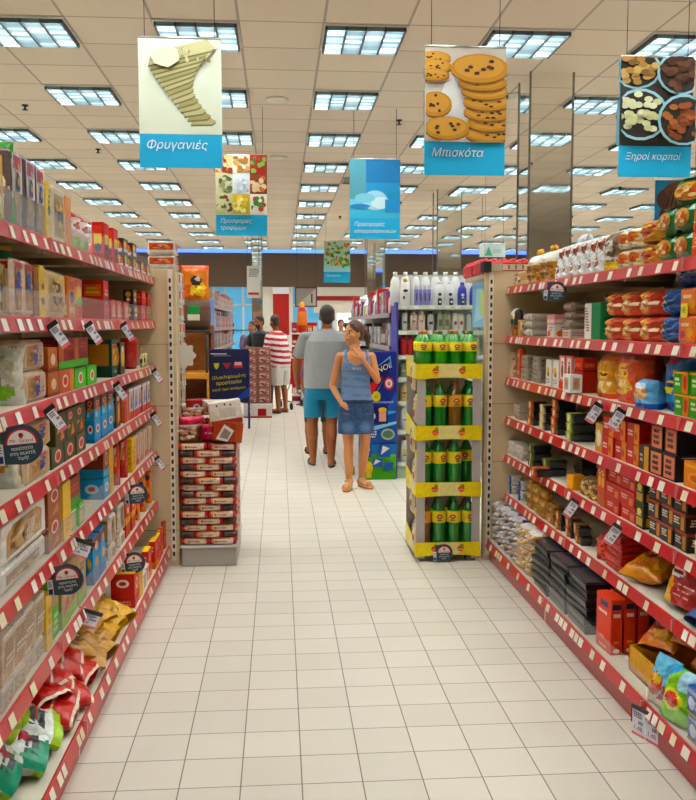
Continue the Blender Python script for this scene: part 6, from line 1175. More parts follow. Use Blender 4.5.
# long detergent gondola running away behind
root = bpy.data.objects.new('shelving_unit', None); COL.objects.link(root); tag(root, 'dark shelved detergent shelving running away behind the blue box', 'shelving')
fz = [1.62, 1.28, .95, .62, .3]
g = G(); g.box(1.5, 1.53, 9.1, 14.5, 0, 1.62, '7c7068'); link('back_panel', g.build('b', ['paint']), root)
g = G(); g.box(1.16, 1.5, 9.06, 9.09, 0, 1.68, '5a58a0', 0, .002); link('side_panel', g.build('b', ['paint']), root)
for z in fz:
    g = G(); g.box(1.12, 1.5, 9.1, 14.5, z-.03, z, '5c4c44', 0, .002); s_ = link('shelf', g.build('s', ['paint']), root); g = G(); g.box(1.108, 1.12, 9.1, 14.5, z-.045, z+.002, 'b8b0b0'); link('price_rail', g.build('r', ['plastic']), s_)
def farfill(X, s, z, y0, y1, step, Hs, cols, cat, names, D=.14, bottle=False, key=''):
    r = random.Random(int(z*91+X*7)); y = y0; n = 0; cache = {}
    while y < y1:
        c = r.choice(cols); h = round(r.choice(Hs), 2); w = step-.01; k = (c, h)
        if k not in cache:
            if bottle and r.random() < .7:
                g = G(); c2 = r.choice(cols); g.lathe([(w*.44, 0), (w*.46, h*.1), (w*.44, h*.6), (w*.3, h*.8), (w*.14, h*.86), (w*.14, h)], [c, c2, c, c, 'white'], 10); nm = 'bottle'
            else: g = G(); g.box(-w*.8, 0, -w/2, w/2, 0, h, c, 0, .004); F_ = frames(w, w*.8, h, .004); S_ = [('e', .5, .6, .3, .15, r.choice(cols)), ('t', .15, .2, .85, .4, 'white', 2), ('r', 0, .85, 1, 1, r.choice(cols))]; paint(g, F_['f'], S_); paint(g, F_['n'], S_); paint(g, F_['p'], S_); nm = 'packet'
            cache[k] = (g.build('p', ['plastic']), nm)
        me, nm = cache[k]; o = link(names+'_'+nm if nm == 'bottle' else names+'_packet', me); o.location = (X-s*.03-(s*w*.5 if nm == 'bottle' else 0), y+w/2, z+.001); o.rotation_euler = (0, 0, 0 if s == 1 else PI)
        tag(o, 'distant %s %s on %s, %s' % (names.replace('_', ' '), nm, key, ('%s from near end' % (ORD[n] if n else 'first')) if n < 33 else 'towards the far end'), cat, '%s goods on %s' % (names, key)); y += step; n += 1
dc = ['e8e8ea', 'd83c2c', '2c4c9c', 'c8d82c', 'f0efe8', '7c2c6c', '2c2c34', '5cb0d8', 'e8e4dc', 'c82c34']
farfill(1.12, -1, 1.62, 9.12, 14.4, .17, (.24, .3, .2), dc, 'detergent', 'detergent', bottle=True, key='top far-gondola shelf')
farfill(1.12, -1, 1.28, 9.12, 14.4, .2, (.2, .24), ['3c3c4c', '8c2c30', 'c8c0b8', 'd8d4d0', '4c6c4c', '6c84b0'], 'detergent', 'detergent', bottle=True, key='second far-gondola shelf')
farfill(1.12, -1, .95, 9.12, 14.4, .25, (.2, .24), dc, 'detergent', 'detergent', bottle=True, key='third far-gondola shelf')
# ------------------------------------------------------------ far gondola on the left
root = bpy.data.objects.new('shelving_unit', None); COL.objects.link(root); tag(root, 'distant grocery shelving with pale blue end panel beyond the wooden stand', 'shelving')
gz = [1.75, 1.47, 1.2, .92, .62, .3]
g = G(); g.box(-1.2, -1.17, 10.9, 16.2, 0, 1.9, 'b09c88'); link('back_panel', g.build('b', ['paint']), root)
g = G(); g.box(-1.2, -.77, 10.86, 10.9, 0, 1.8, '7f9cd8', 0, .003); link('end_board', g.build('b', ['paint']), root)
for z in gz:
    g = G(); g.box(-1.17, -.79, 10.9, 16.2, z-.03, z, 'c0a89c', 0, .002); s_ = link('shelf', g.build('s', ['paint']), root); g = G(); g.box(-.79, -.778, 10.9, 16.2, z-.045, z+.002, 'd0b4b0'); link('price_rail', g.build('r', ['plastic']), s_)
gc = ['b06c5c', 'd8c8b8', 'c83c34', 'e0dcd4', '8c9c7c', 'a87c6c', '5c7c9c', 'e08c4c']
for z, k in zip(gz[:4], ('top', 'second', 'third', 'fourth')): farfill(-.79, 1, z, 10.92, 16.1, .19, (.2, .16, .22), gc, 'packet', 'grocery', key='%s shelf of the blue-ended shelving' % k)
# pile of multipacks on a counter near checkout
pm = carton('9c6a60', [('r', .1, .1, .9, .9, 'b88c80'), ('s', .05, .05, .95, .95, ['6a3c38', 'd8c0b8', 'c84844'], 16, .12)], name='drinks_multipack', mat='film', ch=.006)(.215, .2, .13)
for j in range(7):
    for i in range(2): pm.place((atx(244, 14.9, .6)+.11+.22*i, 14.8, .22+.131*j), (0, 0, -PI/2), 'brown red multipack in far pile near checkout, %s column, layer %d' % (('outer', 'aisle')[i], j+1), 'pack', 'multipacks piled near checkout')
g = G(); g.box(0, .46, -.02, .3, 0, .215, 'ddd2ca', 0, .005); paint(g, (V3(0, -.02, 0), V3(.46, 0, 0), V3(0, 0, .215), V3(0, -1, 0)), [('r', .5, .15, .8, .7, 'b04848'), ('r', 0, .0, 1, .12, 'a84c44')], 0)
o = link('white_red_carton', g.build('c', ['carton'])); o.location = (atx(244, 14.8, .1), 14.6, 0); tag(o, 'white carton with red panel on the floor under the multipack pile', 'carton')
# checkout counters
for i, (x, y, nm) in enumerate(((-1.55, 17.6, 'in front of the two people at far left'), (2.9, 20.5, 'behind the detergent shelving'), (5.2, 18.5, 'farthest right'))):
    root = bpy.data.objects.new('checkout_counter', None); COL.objects.link(root); root.location = (x, y, 0); tag(root, 'white checkout counter with dark belt '+nm, 'counter', 'checkout counters')
    g = G(); g.box(-.45, .55, 0, 2.2, 0, .98, 'e4e0da', 0, .02); g.box(-.46, .56, -.01, 2.21, .5, .56, 'b02a2a'); link('body', g.build('b', ['paint']), root)
    g = G(); g.box(-.3, .35, .1, 1.5, .98, .99, '24262a'); link('belt', g.build('b', ['rubber']), root)
    g = G(); g.tube([(.45, 1.6, .98), (.45, 1.6, 1.5)], .025, 'dgrey'); g.box(.3, .6, 1.55, 1.6, 1.3, 1.55, '24262a', 0, .01); link('till_screen', g.build('b', ['paint']), root)
# confectionery rack by checkout
root = bpy.data.objects.new('confectionery_rack', None); COL.objects.link(root); root.location = (atx(305, 17.5, .8), 17.5, 0); tag(root, 'white tiered sweets rack with red back between the shoppers', 'rack')
g = G(); g.box(-.25, .25, .3, .33, 0, 1.55, 'c02828'); link('back_panel', g.build('b', ['paint']), root)
for z in (.12, .36, .6, .84, 1.08, 1.32):
    g = G(); g.box(-.25, .25, 0, .3, z, z+.03, 'e8e6e0', 0, .003); s_ = link('shelf', g.build('b', ['paint']), root)
rk = root.location
for k, z in enumerate((.12, .36, .6, .84, 1.08, 1.32)):
    for i in range(5):
        c = rnd.choice(['c83c30', '8c3c2c', '3c2c2c', 'e8a03c', 'd8d4cc', 'b03c5c']); g = G(); g.box(-.035, .035, 0, .1, 0, .13, c, 0, .006); g.box(-.036, .036, -.001, 0, .04, .09, 'e8dcc8')
        o = link('sweets_packet', g.build('p', ['film'])); o.location = (rk.x-.2+.1*i, rk.y+.05, z+.031); tag(o, 'sweets packet on rack, %s shelf up, %s across' % (ORD[k].replace('nearest', 'lowest'), ORD[i].replace('nearest', 'first')), 'packet', 'sweets packets on checkout rack')
g = G(); g.lathe([(.12, 0), (.12, .02), (.03, .04), (.03, 1.35), (.09, 1.36), (.1, 1.5), (.09, 1.75), (.05, 1.83), (.045, 1.9), (.02, 1.93)], ['dgrey', 'dgrey', 'grey', 'd83c2c', 'd83c2c', 'e8782c', 'd82c2c', 'f0a83c', 'f0c040'], 14)
o = link('promo_totem', g.build('t', ['plastic'])); o.location = (atx(302, 16.9, 1.5), 16.9, 0); tag(o, 'bottle shaped orange and red totem on a pole near checkout', 'totem')
# ------------------------------------------------------------ people
def capsule(g, a, b, r0, r1, n=14, flat=None):
    a, b = Vector(a), Vector(b); d = (b-a); L = d.length
    if L < 1e-6: d = Vector((0, 0, 1)); L = 1e-6
    t = d.normalized(); up = flat.normalized() if flat else t.orthogonal().normalized(); up = (up-t*up.dot(t)).normalized(); w = t.cross(up)
    prof = [(r0*math.cos(q), -r0*math.sin(q)) for q in (1.35, .9, .45)]+[(r0, 0), (r1, L)]+[(r1*math.cos(q), L+r1*math.sin(q)) for q in (.45, .9, 1.35)]
    vs = []; fs = []
    for r, h in prof:
        for k in range(n): an = 2*PI*k/n; vs.append(a+t*h+(up*math.cos(an)*(.55 if flat else 1)+w*math.sin(an))*r)
    for i in range(len(prof)-1):
        for k in range(n): fs.append([i*n+k, i*n+(k+1) % n, (i+1)*n+(k+1) % n, (i+1)*n+k])
    fs += [list(range(n))[::-1], [(len(prof)-1)*n+k for k in range(n)]]
    g.mesh(vs, fs, 'white')
def ellip(g, c, r, M=None, n=16):
    vs = []; fs = []; c = Vector(c)
    for i in range(1, n):
        ph = PI*i/n
        for k in range(n): th = 2*PI*k/n; v = Vector((r[0]*math.sin(ph)*math.cos(th), r[1]*math.sin(ph)*math.sin(th), r[2]*math.cos(ph))); vs.append(c+(M@v if M else v))
    for i in range(n-2):
        for k in range(n): fs.append([i*n+k, (i+1)*n+k, (i+1)*n+(k+1) % n, i*n+(k+1) % n])
    fs += [list(range(n)), [(n-2)*n+k for k in range(n)][::-1]]
    g.mesh(vs, fs, 'white')
def loft(g, secs, n=24, closed=True):
    """secs: (cx, cy, z, rx, ry) ellipses bottom to top, superelliptic"""
    vs = []; fs = []
    for cx, cy, z, rx, ry in secs:
        for k in range(n):
            a = 2*PI*k/n; c, s_ = math.cos(a), math.sin(a); vs.append((cx+rx*math.copysign(abs(c)**.85, c), cy+ry*math.copysign(abs(s_)**.85, s_), z))
    for i in range(len(secs)-1):
        for k in range(n): fs.append([i*n+k, i*n+(k+1) % n, (i+1)*n+(k+1) % n, (i+1)*n+k])
    fs += [list(range(n))[::-1], [(len(secs)-1)*n+k for k in range(n)]]
    g.mesh(vs, fs, 'white')
def remesh(g, name, vox, smooth, colf, mats):
    me = bpy.data.meshes.new(name+'_src'); me.from_pydata(g.v, [], g.f); o = bpy.data.objects.new(name+'_src', me); COL.objects.link(o)
    m_ = o.modifiers.new('r', 'REMESH'); m_.mode = 'VOXEL'; m_.voxel_size = vox
    if smooth: s_ = o.modifiers.new('s', 'SMOOTH'); s_.factor = .5; s_.iterations = smooth
    dg = bpy.context.evaluated_depsgraph_get(); out = bpy.data.meshes.new_from_object(o.evaluated_get(dg)); bpy.data.objects.remove(o); bpy.data.meshes.remove(me)
    out.name = name; out.materials.clear()
    for k in mats: out.materials.append(MATS[k])
    ca = out.color_attributes.new('Col', 'FLOAT_COLOR', 'POINT'); dat = []; cache = {}
    for v in out.vertices:
        c = colf(v.co) if callable(colf) else colf
        if c not in cache: cache[c] = (*lin(C(c)), 1)
        dat += cache[c]
    ca.data.foreach_set('color', dat); out.polygons.foreach_set('use_smooth', [True]*len(out.polygons)); out.polygons.foreach_set('material_index', [0]*len(out.polygons)); out.update()
    return out
def hand(g, wrist, d, palm_n, side, L=.17, curl=.5, spread=1.0, k=1.0, tcurl=.3):
    """five fingers; d = direction from wrist to fingers, palm_n = out of the palm, side=+1/-1 where the thumb sits (along d x palm_n)"""
    wrist = Vector(wrist); d = Vector(d).normalized(); n_ = Vector(palm_n); n_ = (n_-d*n_.dot(d)).normalized(); s_ = d.cross(n_)*side
    pl = L*.5; capsule(g, wrist, wrist+d*pl*.45, .026*k, .034*k, 12, n_); capsule(g, wrist+d*pl*.4-s_*.012*k, wrist+d*pl*.85-s_*.02*k, .022*k, .019*k, 10, n_); capsule(g, wrist+d*pl*.4+s_*.012*k, wrist+d*pl*.85+s_*.02*k, .022*k, .019*k, 10, n_)
    for i, (off, fl) in enumerate(((.03, .43), (.010, .48), (-.011, .45), (-.031, .36))):
        p = wrist+d*pl*.92+s_*off*k; dd = (d+s_*off*4*spread).normalized(); r = (.0092-.0006*i)*k
        for j, fr_ in enumerate((.42, .32, .26)):
            a = curl*(j+.5+.12*i); e = p+(dd*math.cos(a)+n_*math.sin(a))*L*fl*fr_; capsule(g, p, e, r*(1-.08*j), r*(.94-.08*j), 10); p = e
    p = wrist+d*pl*.22+s_*.026*k; e = p+(d*.6+s_*.75+n_*tcurl).normalized()*L*.22; capsule(g, p, e, .0125*k, .011*k, 10); e2 = e+(d*.9+s_*.25+n_*tcurl*1.6).normalized()*L*.18; capsule(g, e, e2, .0105*k, .009*k, 10)
def person(label, loc, rz, J, skin, hairc, top, bottom, shoe, vox=.006, hs=1.0, beard=None, female=False, hcol=None):
    root = bpy.data.objects.new('person', None); COL.objects.link(root); root.location = loc; root.rotation_euler = (0, 0, rz); tag(root, label, 'person')
    g = G(); w = J.get('w', 1.0)
    hc = Vector(J['head']); HM = Euler(J['headrot']).to_matrix()     # head looks along local -Y
    def H(x, y, z): return hc+HM@Vector((x*hs, y*hs, z*hs))
    ellip(g, H(0, .012, .022), (.074*hs, .09*hs, .094*hs), HM); ellip(g, H(0, -.022, -.045), (.056*hs, .062*hs, .066*hs), HM); capsule(g, H(0, -.055, -.095), H(0, -.04, -.08), .02*hs, .03*hs)
    capsule(g, H(0, -.083, .012), H(0, -.098, -.022), .009*hs, .013*hs, 8); capsule(g, H(-.016, -.082, -.058), H(.016, -.082, -.058), .008*hs, .008*hs, 8); capsule(g, H(-.03, -.07, .028), H(.03, -.07, .028), .012*hs, .012*hs, 8)
    for s_ in (-1, 1): ellip(g, H(.074*s_, .008, -.012), (.012*hs, .02*hs, .03*hs), HM, 8); ellip(g, H(.04*s_, -.05, -.025), (.028*hs, .03*hs, .026*hs), HM, 10)
    nk = Vector(J['neck']); capsule(g, nk, H(0, .012, -.05), .052*w**.5, .048)
    loft(g, J['torso']); 
    for s_, k in ((-1, 'L'), (1, 'R')):
        sh, el, wr = (Vector(q) for q in J['arm'+k]); a_ = J.get('armr', 1.0)
        capsule(g, sh, sh.lerp(el, .5), .05*a_, .045*a_); capsule(g, sh.lerp(el, .45), el, .045*a_, .035*a_); capsule(g, el, el.lerp(wr, .4), .036*a_, .036*a_); capsule(g, el.lerp(wr, .35), wr, .036*a_, .023*a_); capsule(g, nk-Vector((0, 0, .03)), sh, .04, .047*a_)
        hd = J['hand'+k]; hand(g, wr, hd[0], hd[1], hd[2], curl=hd[3], k=J.get('hk', 1.0))
        hp, kn, an = (Vector(q) for q in J['leg'+k]); l_ = J.get('legr', 1.0)
        capsule(g, hp, hp.lerp(kn, .5), .085*l_, .07*l_); capsule(g, hp.lerp(kn, .5), kn, .07*l_, .052*l_); capsule(g, kn, kn.lerp(an, .33)+Vector((0, .012 if J.get('calf', 1) > 0 else -.012, 0)), .05*l_, .053*l_); capsule(g, kn.lerp(an, .33)+Vector((0, .012, 0)), an, .052*l_, .033*l_)
        ft = Vector(J['foot'+k]); capsule(g, an-Vector((0, 0, .035)), an+(ft-an)*.25-Vector((0, 0, .03)), .036, .038); capsule(g, an+(ft-an)*.2-Vector((0, 0, .03)), ft, .036, .026, 12); ho = (an-ft); ho.z = 0; capsule(g, an, an+ho.normalized()*.03-Vector((0, 0, .045)), .03, .03)
        for q in range(5):
            dd = (ft-an); dd.z = 0; dd.normalize(); sd = Vector((-dd.y, dd.x, 0)); p = ft+sd*(.026-.013*q)*1.1-Vector((0, 0, .008)); capsule(g, p, p+dd*(.035-.004*abs(q-(1 if s_ > 0 else 3))), .0085, .0075, 8)
    for v in g.v: v.z = max(v.z, .018)
    HI = HM.inverted()
    def colf(co):
        q = HI@(Vector(co)-hc)/hs
        if q.length < .16 and q.y < -.03:
            for s_ in (-1, 1):
                if ((q.x-.03*s_)/.013)**2+((q.z-.008)/.0065)**2 < 1 and q.y < -.05: return '201410' if abs(q.x-.03*s_) < .006 else 'e8e0d8'
                if ((q.x-.031*s_)/.02)**2+((q.z-.03)/.005)**2 < 1: return hairc
            if (q.x/.024)**2+((q.z+.058)/.008)**2 < 1: return 'a8503f'
            if beard and q.z < -.035: return beard
        return hcol(co) if hcol else skin
    link('body', remesh(g, 'body', vox, 3, colf, ['skin']), root)
    return root, H, HM, hc
def part(root, name, g, vox, smooth, col, mat, lab=None):
    o = link(name, remesh(g, name, vox, smooth, col, [mat]), root)
    if lab: o['label'] = lab
    return o
def sleeve_fn(g, J, k, f, r0, r1):
    sh, el, wr = (Vector(q) for q in J['arm'+k]); nk = Vector(J['neck'])
    capsule(g, sh, sh.lerp(el, f), r0, r1)
def solid_shell(root, name, secs_list, mat, col, vox, extra=None, smooth=2, cut=None):
    g = G()
    for s_ in secs_list: loft(g, s_)
    if extra: extra(g)
    return part(root, name, g, vox, smooth, col, mat)
def sandal(root, an, ft, strap, sole, sc=1):
    an, ft = Vector(an), Vector(ft); d = ft-an; d.z = 0; d.normalize(); sd = Vector((-d.y, d.x, 0)); g = G(); a = an-d*.06; L = (ft-a).length
    pts = []; n = 24; c = (Vector((a.x, a.y, 0))+Vector((ft.x, ft.y, 0))+d*.045)/2; hl = ((Vector((ft.x, ft.y, 0))+d*.045)-Vector((a.x, a.y, 0))).length/2
    for i in range(n):
        t_ = 2*PI*i/n; u = math.cos(t_); wv = math.sin(t_)*(.038+.008*u); pts.append(c+d*hl*u+sd*wv)
    g.face([p+Vector((0, 0, .016)) for p in pts], strap); g.face([p+Vector((0, 0, .002)) for p in pts[::-1]], sole)
    for i in range(n): j = (i+1) % n; g.face([pts[i]+Vector((0, 0, .002)), pts[j]+Vector((0, 0, .002)), pts[j]+Vector((0, 0, .016)), pts[i]+Vector((0, 0, .016))], sole)
    o = link('sandal', g.build('sandal', ['rubber']), root)
    h = G(); m_ = ft-d*.03
    h.tube([m_-sd*.04-Vector((0, 0, m_.z-.016)), m_-sd*.03+Vector((0, 0, .028)), m_+Vector((0, 0, .035)), m_+sd*.03+Vector((0, 0, .028)), m_+sd*.04-Vector((0, 0, m_.z-.016))], [.008, .01, .011, .01, .008], strap)
    if sc: h.tube([an+sd*.04-Vector((0, 0, .02)), an+d*.042+Vector((0, 0, .0)), an-sd*.04-Vector((0, 0, .02)), an-d*.045-Vector((0, 0, .02)), an+sd*.04-Vector((0, 0, .02))], .007, strap)
    link('strap', h.build('strap', ['plastic']), o)
# ---- woman in blue tank top
wx, wy = .695, 8.15
JW = dict(head=(-.028, -.02, 1.425), headrot=(.05, 0, -.95), neck=(-.005, .0, 1.25), w=.85,
  torso=[(.0, .0, .72, .135, .09), (.0, .0, .80, .148, .1), (.0, 0, .9, .125, .088), (.0, 0, 1.0, .118, .085), (.0, 0, 1.12, .132, .095), (.0, 0, 1.2, .135, .085), (.0, .0, 1.26, .08, .06)],
  armL=((-.145, .0, 1.215), (-.213, .03, .945), (-.135, -.085, .79)), armR=((.142, 0, 1.215), (.19, -.07, 1.0), (.036, -.16, 1.205)), armr=.8, hk=.85,
  handL=((.88, -.12, -.42), (0, .9, -.2), 1, .3), handR=((-.42, .22, .88), (-.35, .85, -.1), 1, .22),
  legL=((-.075, 0, .74), (-.07, -.015, .41), (-.062, .01, .09)), legR=((.078, 0, .74), (.085, -.01, .42), (.062, .11, .09)), legr=.88,
  footL=(-.10, -.14, .028), footR=(.125, -.02, .028))
wr_, H, HM, hc = person('woman in blue-grey tank top and denim skirt, hand at her chin', (wx, wy, 0), 0, JW, 'cf9168', '5a3824', None, None, None, .0045, .93, female=True)
g = G(); loft(g, [(0, 0, .80, .152, .108), (0, 0, .9, .134, .098), (0, 0, 1.0, .127, .094), (0, -.004, 1.08, .136, .106), (0, -.004, 1.125, .136, .104), (0, .004, 1.15, .122, .088)])
for s_ in (-1, 1): ellip(g, (.058*s_, -.068, 1.115), (.052, .045, .05)); capsule(g, (.088*s_, -.07, 1.13), (.09*s_, -.04, 1.2), .034, .028); capsule(g, (.09*s_, -.04, 1.2), (.09*s_, 0, 1.255), .028, .025); capsule(g, (.085*s_, .06, 1.13), (.088*s_, 0, 1.255), .04, .025)
def tankcol(co): return '6e84a4' if (math.sin(co.z*95+co.x*8)*.5+noise.noise(co*14)) < .35 else '5f7596'
part(wr_, 'tank_top', g, .0055, 2, tankcol, 'cloth')
g = G(); g.text((V3(-.0, -.11, 1.1), V3(1, 0, 0), V3(0, .1, 1), V3(0, -1, 0)), 'ROXY', 0, 0, .03, 'd8dce4', 0, .02)
link('shirt_lettering', g.build('sl', ['paper']), wr_)
g = G(); loft(g, [(0, 0, .515, .168, .118), (0, 0, .6, .166, .116), (0, 0, .7, .166, .118), (0, 0, .79, .158, .112), (0, 0, .845, .14, .102)])
def skirtcol(co): return '2c3c58' if co.z > .79 else ((('3e5478', '48608a', '566e94', '5e779a')[min(3, max(0, int((1-((abs(co.x)-.08)/.07)**2-((co.z-.58)/.07)**2)*4)))]) if (co.y < 0 and ((abs(co.x)-.08)/.07)**2+((co.z-.58)/.07)**2 < 1) else ('34486a' if noise.noise(co*30) > .1 else '3e5478'))
part(wr_, 'denim_skirt', g, .0055, 2, skirtcol, 'denim')
g = G(); g.tube([(.155*math.cos(a*PI/12), .112*math.sin(a*PI/12), .808) for a in range(24)]+[(.155, 0, .808)], .006, '26344e'); 
for a in (-.1, .1): g.box(a-.03, a+.03, -.121, -.112, .70, .703, '8c7c58')
g.tube([(-.02, -.115, .8), (-.015, -.121, .72)], .004, '22304a'); g.lathe([(.008, 0), (.008, .004)], 'c8b078', 10, cx=0, cy=0, axis='y')
link('waistband', g.build('wb', ['denim']), wr_)
g = G(); ellip(g, H(0, .026, .04), (.082*.93, .093*.93, .092*.93), HM); ellip(g, H(0, .055, -.005), (.07*.93, .07*.93, .08*.93), HM)
for s_ in (-1, 1): capsule(g, H(.05*s_, -.05, .085), H(.074*s_, .0, .03), .022, .02)
p0 = H(0, .125, .01); capsule(g, H(0, .1, .02), p0, .03, .03); capsule(g, p0, p0+Vector((.045, .02, -.05)), .034, .034); capsule(g, p0+Vector((.045, .02, -.05)), p0+Vector((.05, .03, -.15)), .034, .012)
HI_ = HM.inverted()
part(wr_, 'hair', g, .005, 2, lambda co: '5e3c26' if noise.noise(Vector((co.x*60, co.y*60, co.z*12))) > 0 else '4a2e1d', 'hair')
sandal(wr_, JW['legL'][2], JW['footL'], 'd8b48c', 'b8784c'); sandal(wr_, JW['legR'][2], JW['footR'], 'd8b48c', 'b8784c')
# ---- man in grey tee
mx_, my_ = .47, 9.5
JM = dict(head=(.035, .02, 1.585), headrot=(0, 0, PI), neck=(.03, .02, 1.43), w=1.3,
  torso=[(0, 0, .80, .175, .13), (0, 0, .9, .19, .15), (0, 0, 1.0, .19, .155), (.01, 0, 1.15, .2, .15), (.02, 0, 1.3, .205, .14), (.03, .01, 1.40, .15, .1), (.03, .01, 1.46, .07, .07)],
  armL=((-.20, .02, 1.36), (-.29, .06, 1.11), (-.285, .1, .89)), armR=((.25, .02, 1.36), (.32, .05, 1.1), (.29, -.02, .87)), armr=1.12, hk=1.0,
  handL=((.05, .15, -1), (1, 0, 0), -1, .35), handR=((0, .1, -1), (-1, 0, 0), 1, .35),
  legL=((-.105, 0, .8), (-.12, .02, .47), (-.115, .08, .09)), legR=((.1, 0, .8), (.08, -.03, .46), (.07, -.08, .09)), legr=1.12,
  footL=(-.13, .22, .028), footR=(.09, .06, .028), calf=-1)
mr_, H, HM, hc = person('man in grey T-shirt and teal blue shorts walking away beyond the woman', (mx_, my_, 0), 0, JM, 'a8694a', '2e211b', None, None, None, .0055, 1.0)
g = G(); loft(g, [(0, .0, .84, .212, .172), (0, 0, .95, .215, .178), (0.0, 0, 1.08, .215, .172), (.015, 0, 1.2, .218, .165), (.025, 0, 1.33, .215, .15), (.03, .01, 1.41, .165, .115), (.03, .01, 1.455, .08, .08)])
for k in 'LR': sleeve_fn(g, JM, k, .6, .068, .072); capsule(g, (.03, .01, 1.40), Vector(JM['arm'+k][0])+Vector((0, 0, -.005)), .06, .066)
part(mr_, 'tshirt', g, .007, 2, lambda co: '9c9d9c', 'cloth')
g = G(); loft(g, [(0, 0, .72, .19, .14), (0, 0, .8, .205, .155), (0, 0, .92, .2, .16)])
for s_, kx in ((-1, -.115), (1, .1)): loft(g, [(kx, .0, .53, .098, .105), (kx, 0, .65, .1, .115), (kx*.92, 0, .78, .105, .13)])
part(mr_, 'swim_shorts', g, .007, 2, lambda co: '1484a8', 'cloth')
g = G(); ellip(g, H(0, .022, .04), (.082, .096, .09), HM); ellip(g, H(0, .05, -.01), (.07, .062, .07), HM); part(mr_, 'hair', g, .006, 2, '2e211b', 'hair')
sandal(mr_, JM['legL'][2], JM['footL'], '55605c', '2a3030', 0); sandal(mr_, JM['legR'][2], JM['footR'], '55605c', '2a3030', 0)
# ---- generic smaller figures
def simple(label, loc, rz, ht, skin, hairc, tcol, bcol, lean=0, arms=None, long_=False, head=None, beard=None, build=1.0, hasbottom=True, shoe='2a2a2a', vox=.008):
    s = ht/1.7; ln = lean
    def z(v): return v*s
    J = dict(head=(0, -ln*1.25-.01, z(1.585)), headrot=head or (0, 0, 0), neck=(0, -ln, z(1.42)), w=build,
      torso=[(0, 0, z(.8), .15*build, .1*build), (0, 0, z(.92), .155*build, .115*build), (0, -ln*.3, z(1.08), .155*build, .112*build), (0, -ln*.7, z(1.25), .175*build, .115*build), (0, -ln, z(1.38), .15*build, .09*build), (0, -ln, z(1.44), .07, .06)],
      armL=((-.19*build, -ln, z(1.37)), (-.24*build, -ln+.02, z(1.09)), (-.2*build, -ln-.1, z(.88))), armR=((.19*build, -ln, z(1.37)), (.24*build, -ln+.02, z(1.09)), (.2*build, -ln-.1, z(.88))), armr=1.0*build,
      handL=((0, -.3, -1), (1, 0, 0), 1, .4), handR=((0, -.3, -1), (-1, 0, 0), -1, .4),
      legL=((-.09, 0, z(.82)), (-.1, -.02, z(.46)), (-.1, .02, .09)), legR=((.09, 0, z(.82)), (.1, -.01, z(.46)), (.1, .02, .09)), footL=(-.11, -.13, .028), footR=(.11, -.13, .028), legr=1.0)
    J.update(arms or {})
    r_, H, HM, hc = person(label, loc, rz, J, skin, hairc, None, None, None, vox, s**.5, beard=beard)
    g = G(); loft(g, [(a, b, c, d*1.12+.012, e*1.12+.018) for a, b, c, d, e in J['torso'][:-1]]+[(0, -ln, z(1.43), .09, .075)])
    for k in 'LR': sleeve_fn(g, J, k, .6, .066*build, .068*build)
    part(r_, 'shirt', g, .009, 2, tcol, 'cloth')
    g = G(); loft(g, [(0, 0, z(.74), .165*build, .12*build), (0, 0, z(.93), .168*build, .128*build)])
    for s_ in (-1, 1): loft(g, [(.095*s_, -.01, z(.49) if not long_ else .09, .085*build if not long_ else .06, .09*build if not long_ else .07), (.095*s_, -.0, z(.62), .09*build, .1*build), (.085*s_, 0, z(.82), .095*build, .11*build)])
    part(r_, 'shorts' if not long_ else 'trousers', g, .009, 2, bcol, 'cloth')
    g = G(); k = s**.5; ellip(g, H(0, .024, .042), (.08*k, .092*k, .088*k), HM); ellip(g, H(0, .05, -.01), (.068*k, .06*k, .07*k), HM); part(r_, 'hair', g, .008, 2, hairc, 'hair')
    for q in 'LR': sandal(r_, J['leg'+q][2], J['foot'+q], shoe, shoe, 0)
    return r_, J
strp = lambda co: 'c8323c' if (co.z*1000+co.y*150) % 95 < 45 else 'ece6e2'
simple('man in red and white striped shirt and white shorts, seen from behind', (atx(281, 15.4, .5), 15.4, 0), PI+.9, 1.66, '9a5f42', '3a2a22', strp, 'e8e2da', .1,
  dict(armL=((-.19, -.1, 1.3), (-.24, -.16, 1.05), (-.2, -.32, .95)), armR=((.19, -.1, 1.3), (.25, -.12, 1.03), (.2, -.28, .86))), head=(.25, 0, -.3), build=1.02)
simple('dark haired bearded man in black T-shirt leaning over the counter', (atx(265, 16.3, 1), 16.3, 0), -.7, 1.66, 'a8704e', '1c1614', '20262a', '2c2c34', .12,
  dict(armL=((-.19, -.12, 1.32), (-.25, -.2, 1.08), (-.1, -.45, 1.08)), armR=((.19, -.12, 1.32), (.24, -.22, 1.07), (.08, -.46, 1.06))), long_=True, head=(.2, 0, -.1), beard='2a1c18')
simple('dark haired woman in violet top behind the bearded man', (atx(253, 17.0, 1), 17.0, 0), -.5, 1.56, 'b07c5c', '241a16', '5c4c6c', '3c3c48', .02, long_=True)
simple('child in mauve top and dark shorts walking ahead of the grey shirted man', (atx(318, 10.4, .1), 10.45, 0), PI, 1.30, '9c6448', '3a261c', '6c4a5c', '30303c', 0, shoe='1c1c20', build=.72)
simple('distant shopper in pink top near the bright far door', (atx(341, 21, 1.5), 21, 0), .2, 1.62, 'b8805e', '3a2820', 'c0506c', '34405c', 0, long_=True, vox=.012)
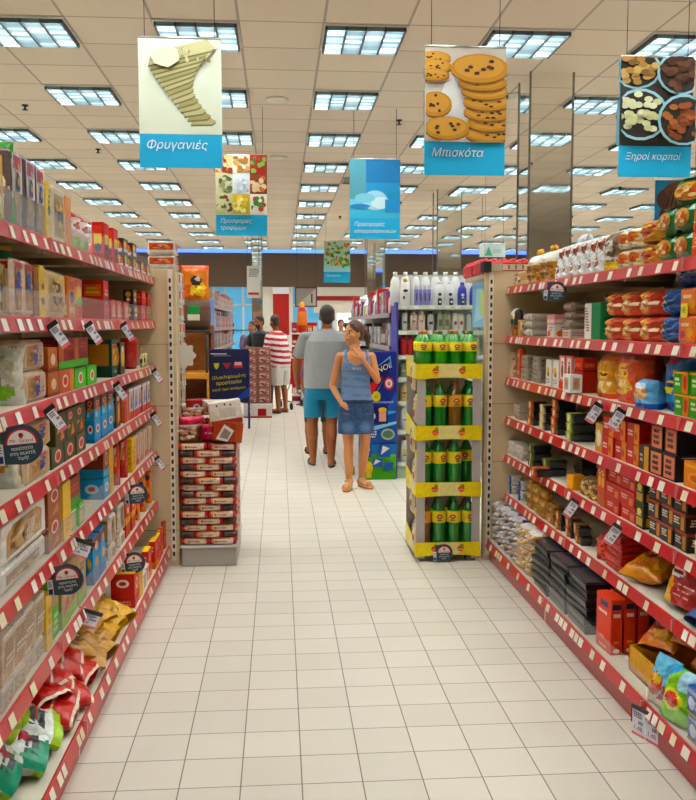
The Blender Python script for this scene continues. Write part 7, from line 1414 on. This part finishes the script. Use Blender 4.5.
# ---- shopping trolley
root = bpy.data.objects.new('shopping_trolley', None); COL.objects.link(root); root.location = (atx(296, 16.3, .3), 16.3, 0); root.rotation_euler = (0, 0, .3); tag(root, 'red shopping trolley with dark wheels beside the striped shirt man', 'trolley')
g = G()
def bk(z, a, b_, c, d): return [(a, c, z), (b_, c, z), (b_, d, z), (a, d, z), (a, c, z)]
for i in range(7):
    t_ = i/6; g.tube(bk(.48+.4*t_, -.2-.05*t_, .2+.05*t_, -.3-.08*t_, .3+.05*t_), .006, 'c02428')
for i in range(9):
    x = -.2+.05*i; g.tube([(x*1.25, -.38, .88), (x, -.3, .48), (x, .3, .48), (x*1.25, .35, .88)], .004, 'c02428', 0, 6)
for i in range(11):
    y = -.3+.06*i; g.tube([(-.25, y*1.15, .88), (-.2, y, .48), (.2, y, .48), (.25, y*1.15, .88)], .004, 'c02428', 0, 6)
link('basket', g.build('b', ['plastic']), root)
g = G(); g.box(-.2, .2, -.31, -.3, .45, .9, 'c02830', 0, .01); link('front_board', g.build('b', ['plastic']), root)
g = G(); g.tube([(-.25, .36, .88), (-.26, .46, 1.0), (.26, .46, 1.0), (.25, .36, .88)], .014, 'b02024'); link('handle', g.build('b', ['plastic']), root)
g = G()
for s_ in (-1, 1): g.tube([(.2*s_, .32, .5), (.21*s_, .3, .14), (.18*s_, -.34, .14)], .012, 'grey'); g.tube([(.2*s_, -.3, .48), (.2*s_, .1, .14)], .01, 'grey')
link('undercarriage', g.build('b', ['metal']), root)
for s_ in (-1, 1):
    for y in (-.34, .3):
        g = G(); g.lathe([(.045, -.014), (.062, -.012), (.062, .012), (.045, .014)], '2c2a2c', 16, axis='y')
        for v in g.v: v.x, v.y = v.y, v.x
        o = link('wheel', g.build('w', ['rubber']), root); o.location = (.2*s_, y, .062)
# ------------------------------------------------------------ light
w = bpy.data.worlds.new('world'); bpy.context.scene.world = w; w.use_nodes = True; w.node_tree.nodes['Background'].inputs[0].default_value = (1, .95, .88, 1); w.node_tree.nodes['Background'].inputs[1].default_value = .5
def area(loc, sx, sy, power, col=(1, .95, .88)):
    l = bpy.data.lights.new('fluorescent_lamp', 'AREA'); l.shape = 'RECTANGLE'; l.size = sx; l.size_y = sy; l.energy = power; l.color = col; o = bpy.data.objects.new('fluorescent_lamp', l); COL.objects.link(o); o.location = loc
sc = bpy.context.scene
sc.view_settings.view_transform = 'Standard'; sc.view_settings.look = 'None'; sc.view_settings.exposure = .3
try: sc.cycles.use_denoising = True
except Exception: pass
sc.cycles.max_bounces = 6; sc.cycles.diffuse_bounces = 3; sc.cycles.glossy_bounces = 3; sc.cycles.transparent_max_bounces = 8; sc.cycles.sample_clamp_indirect = 6
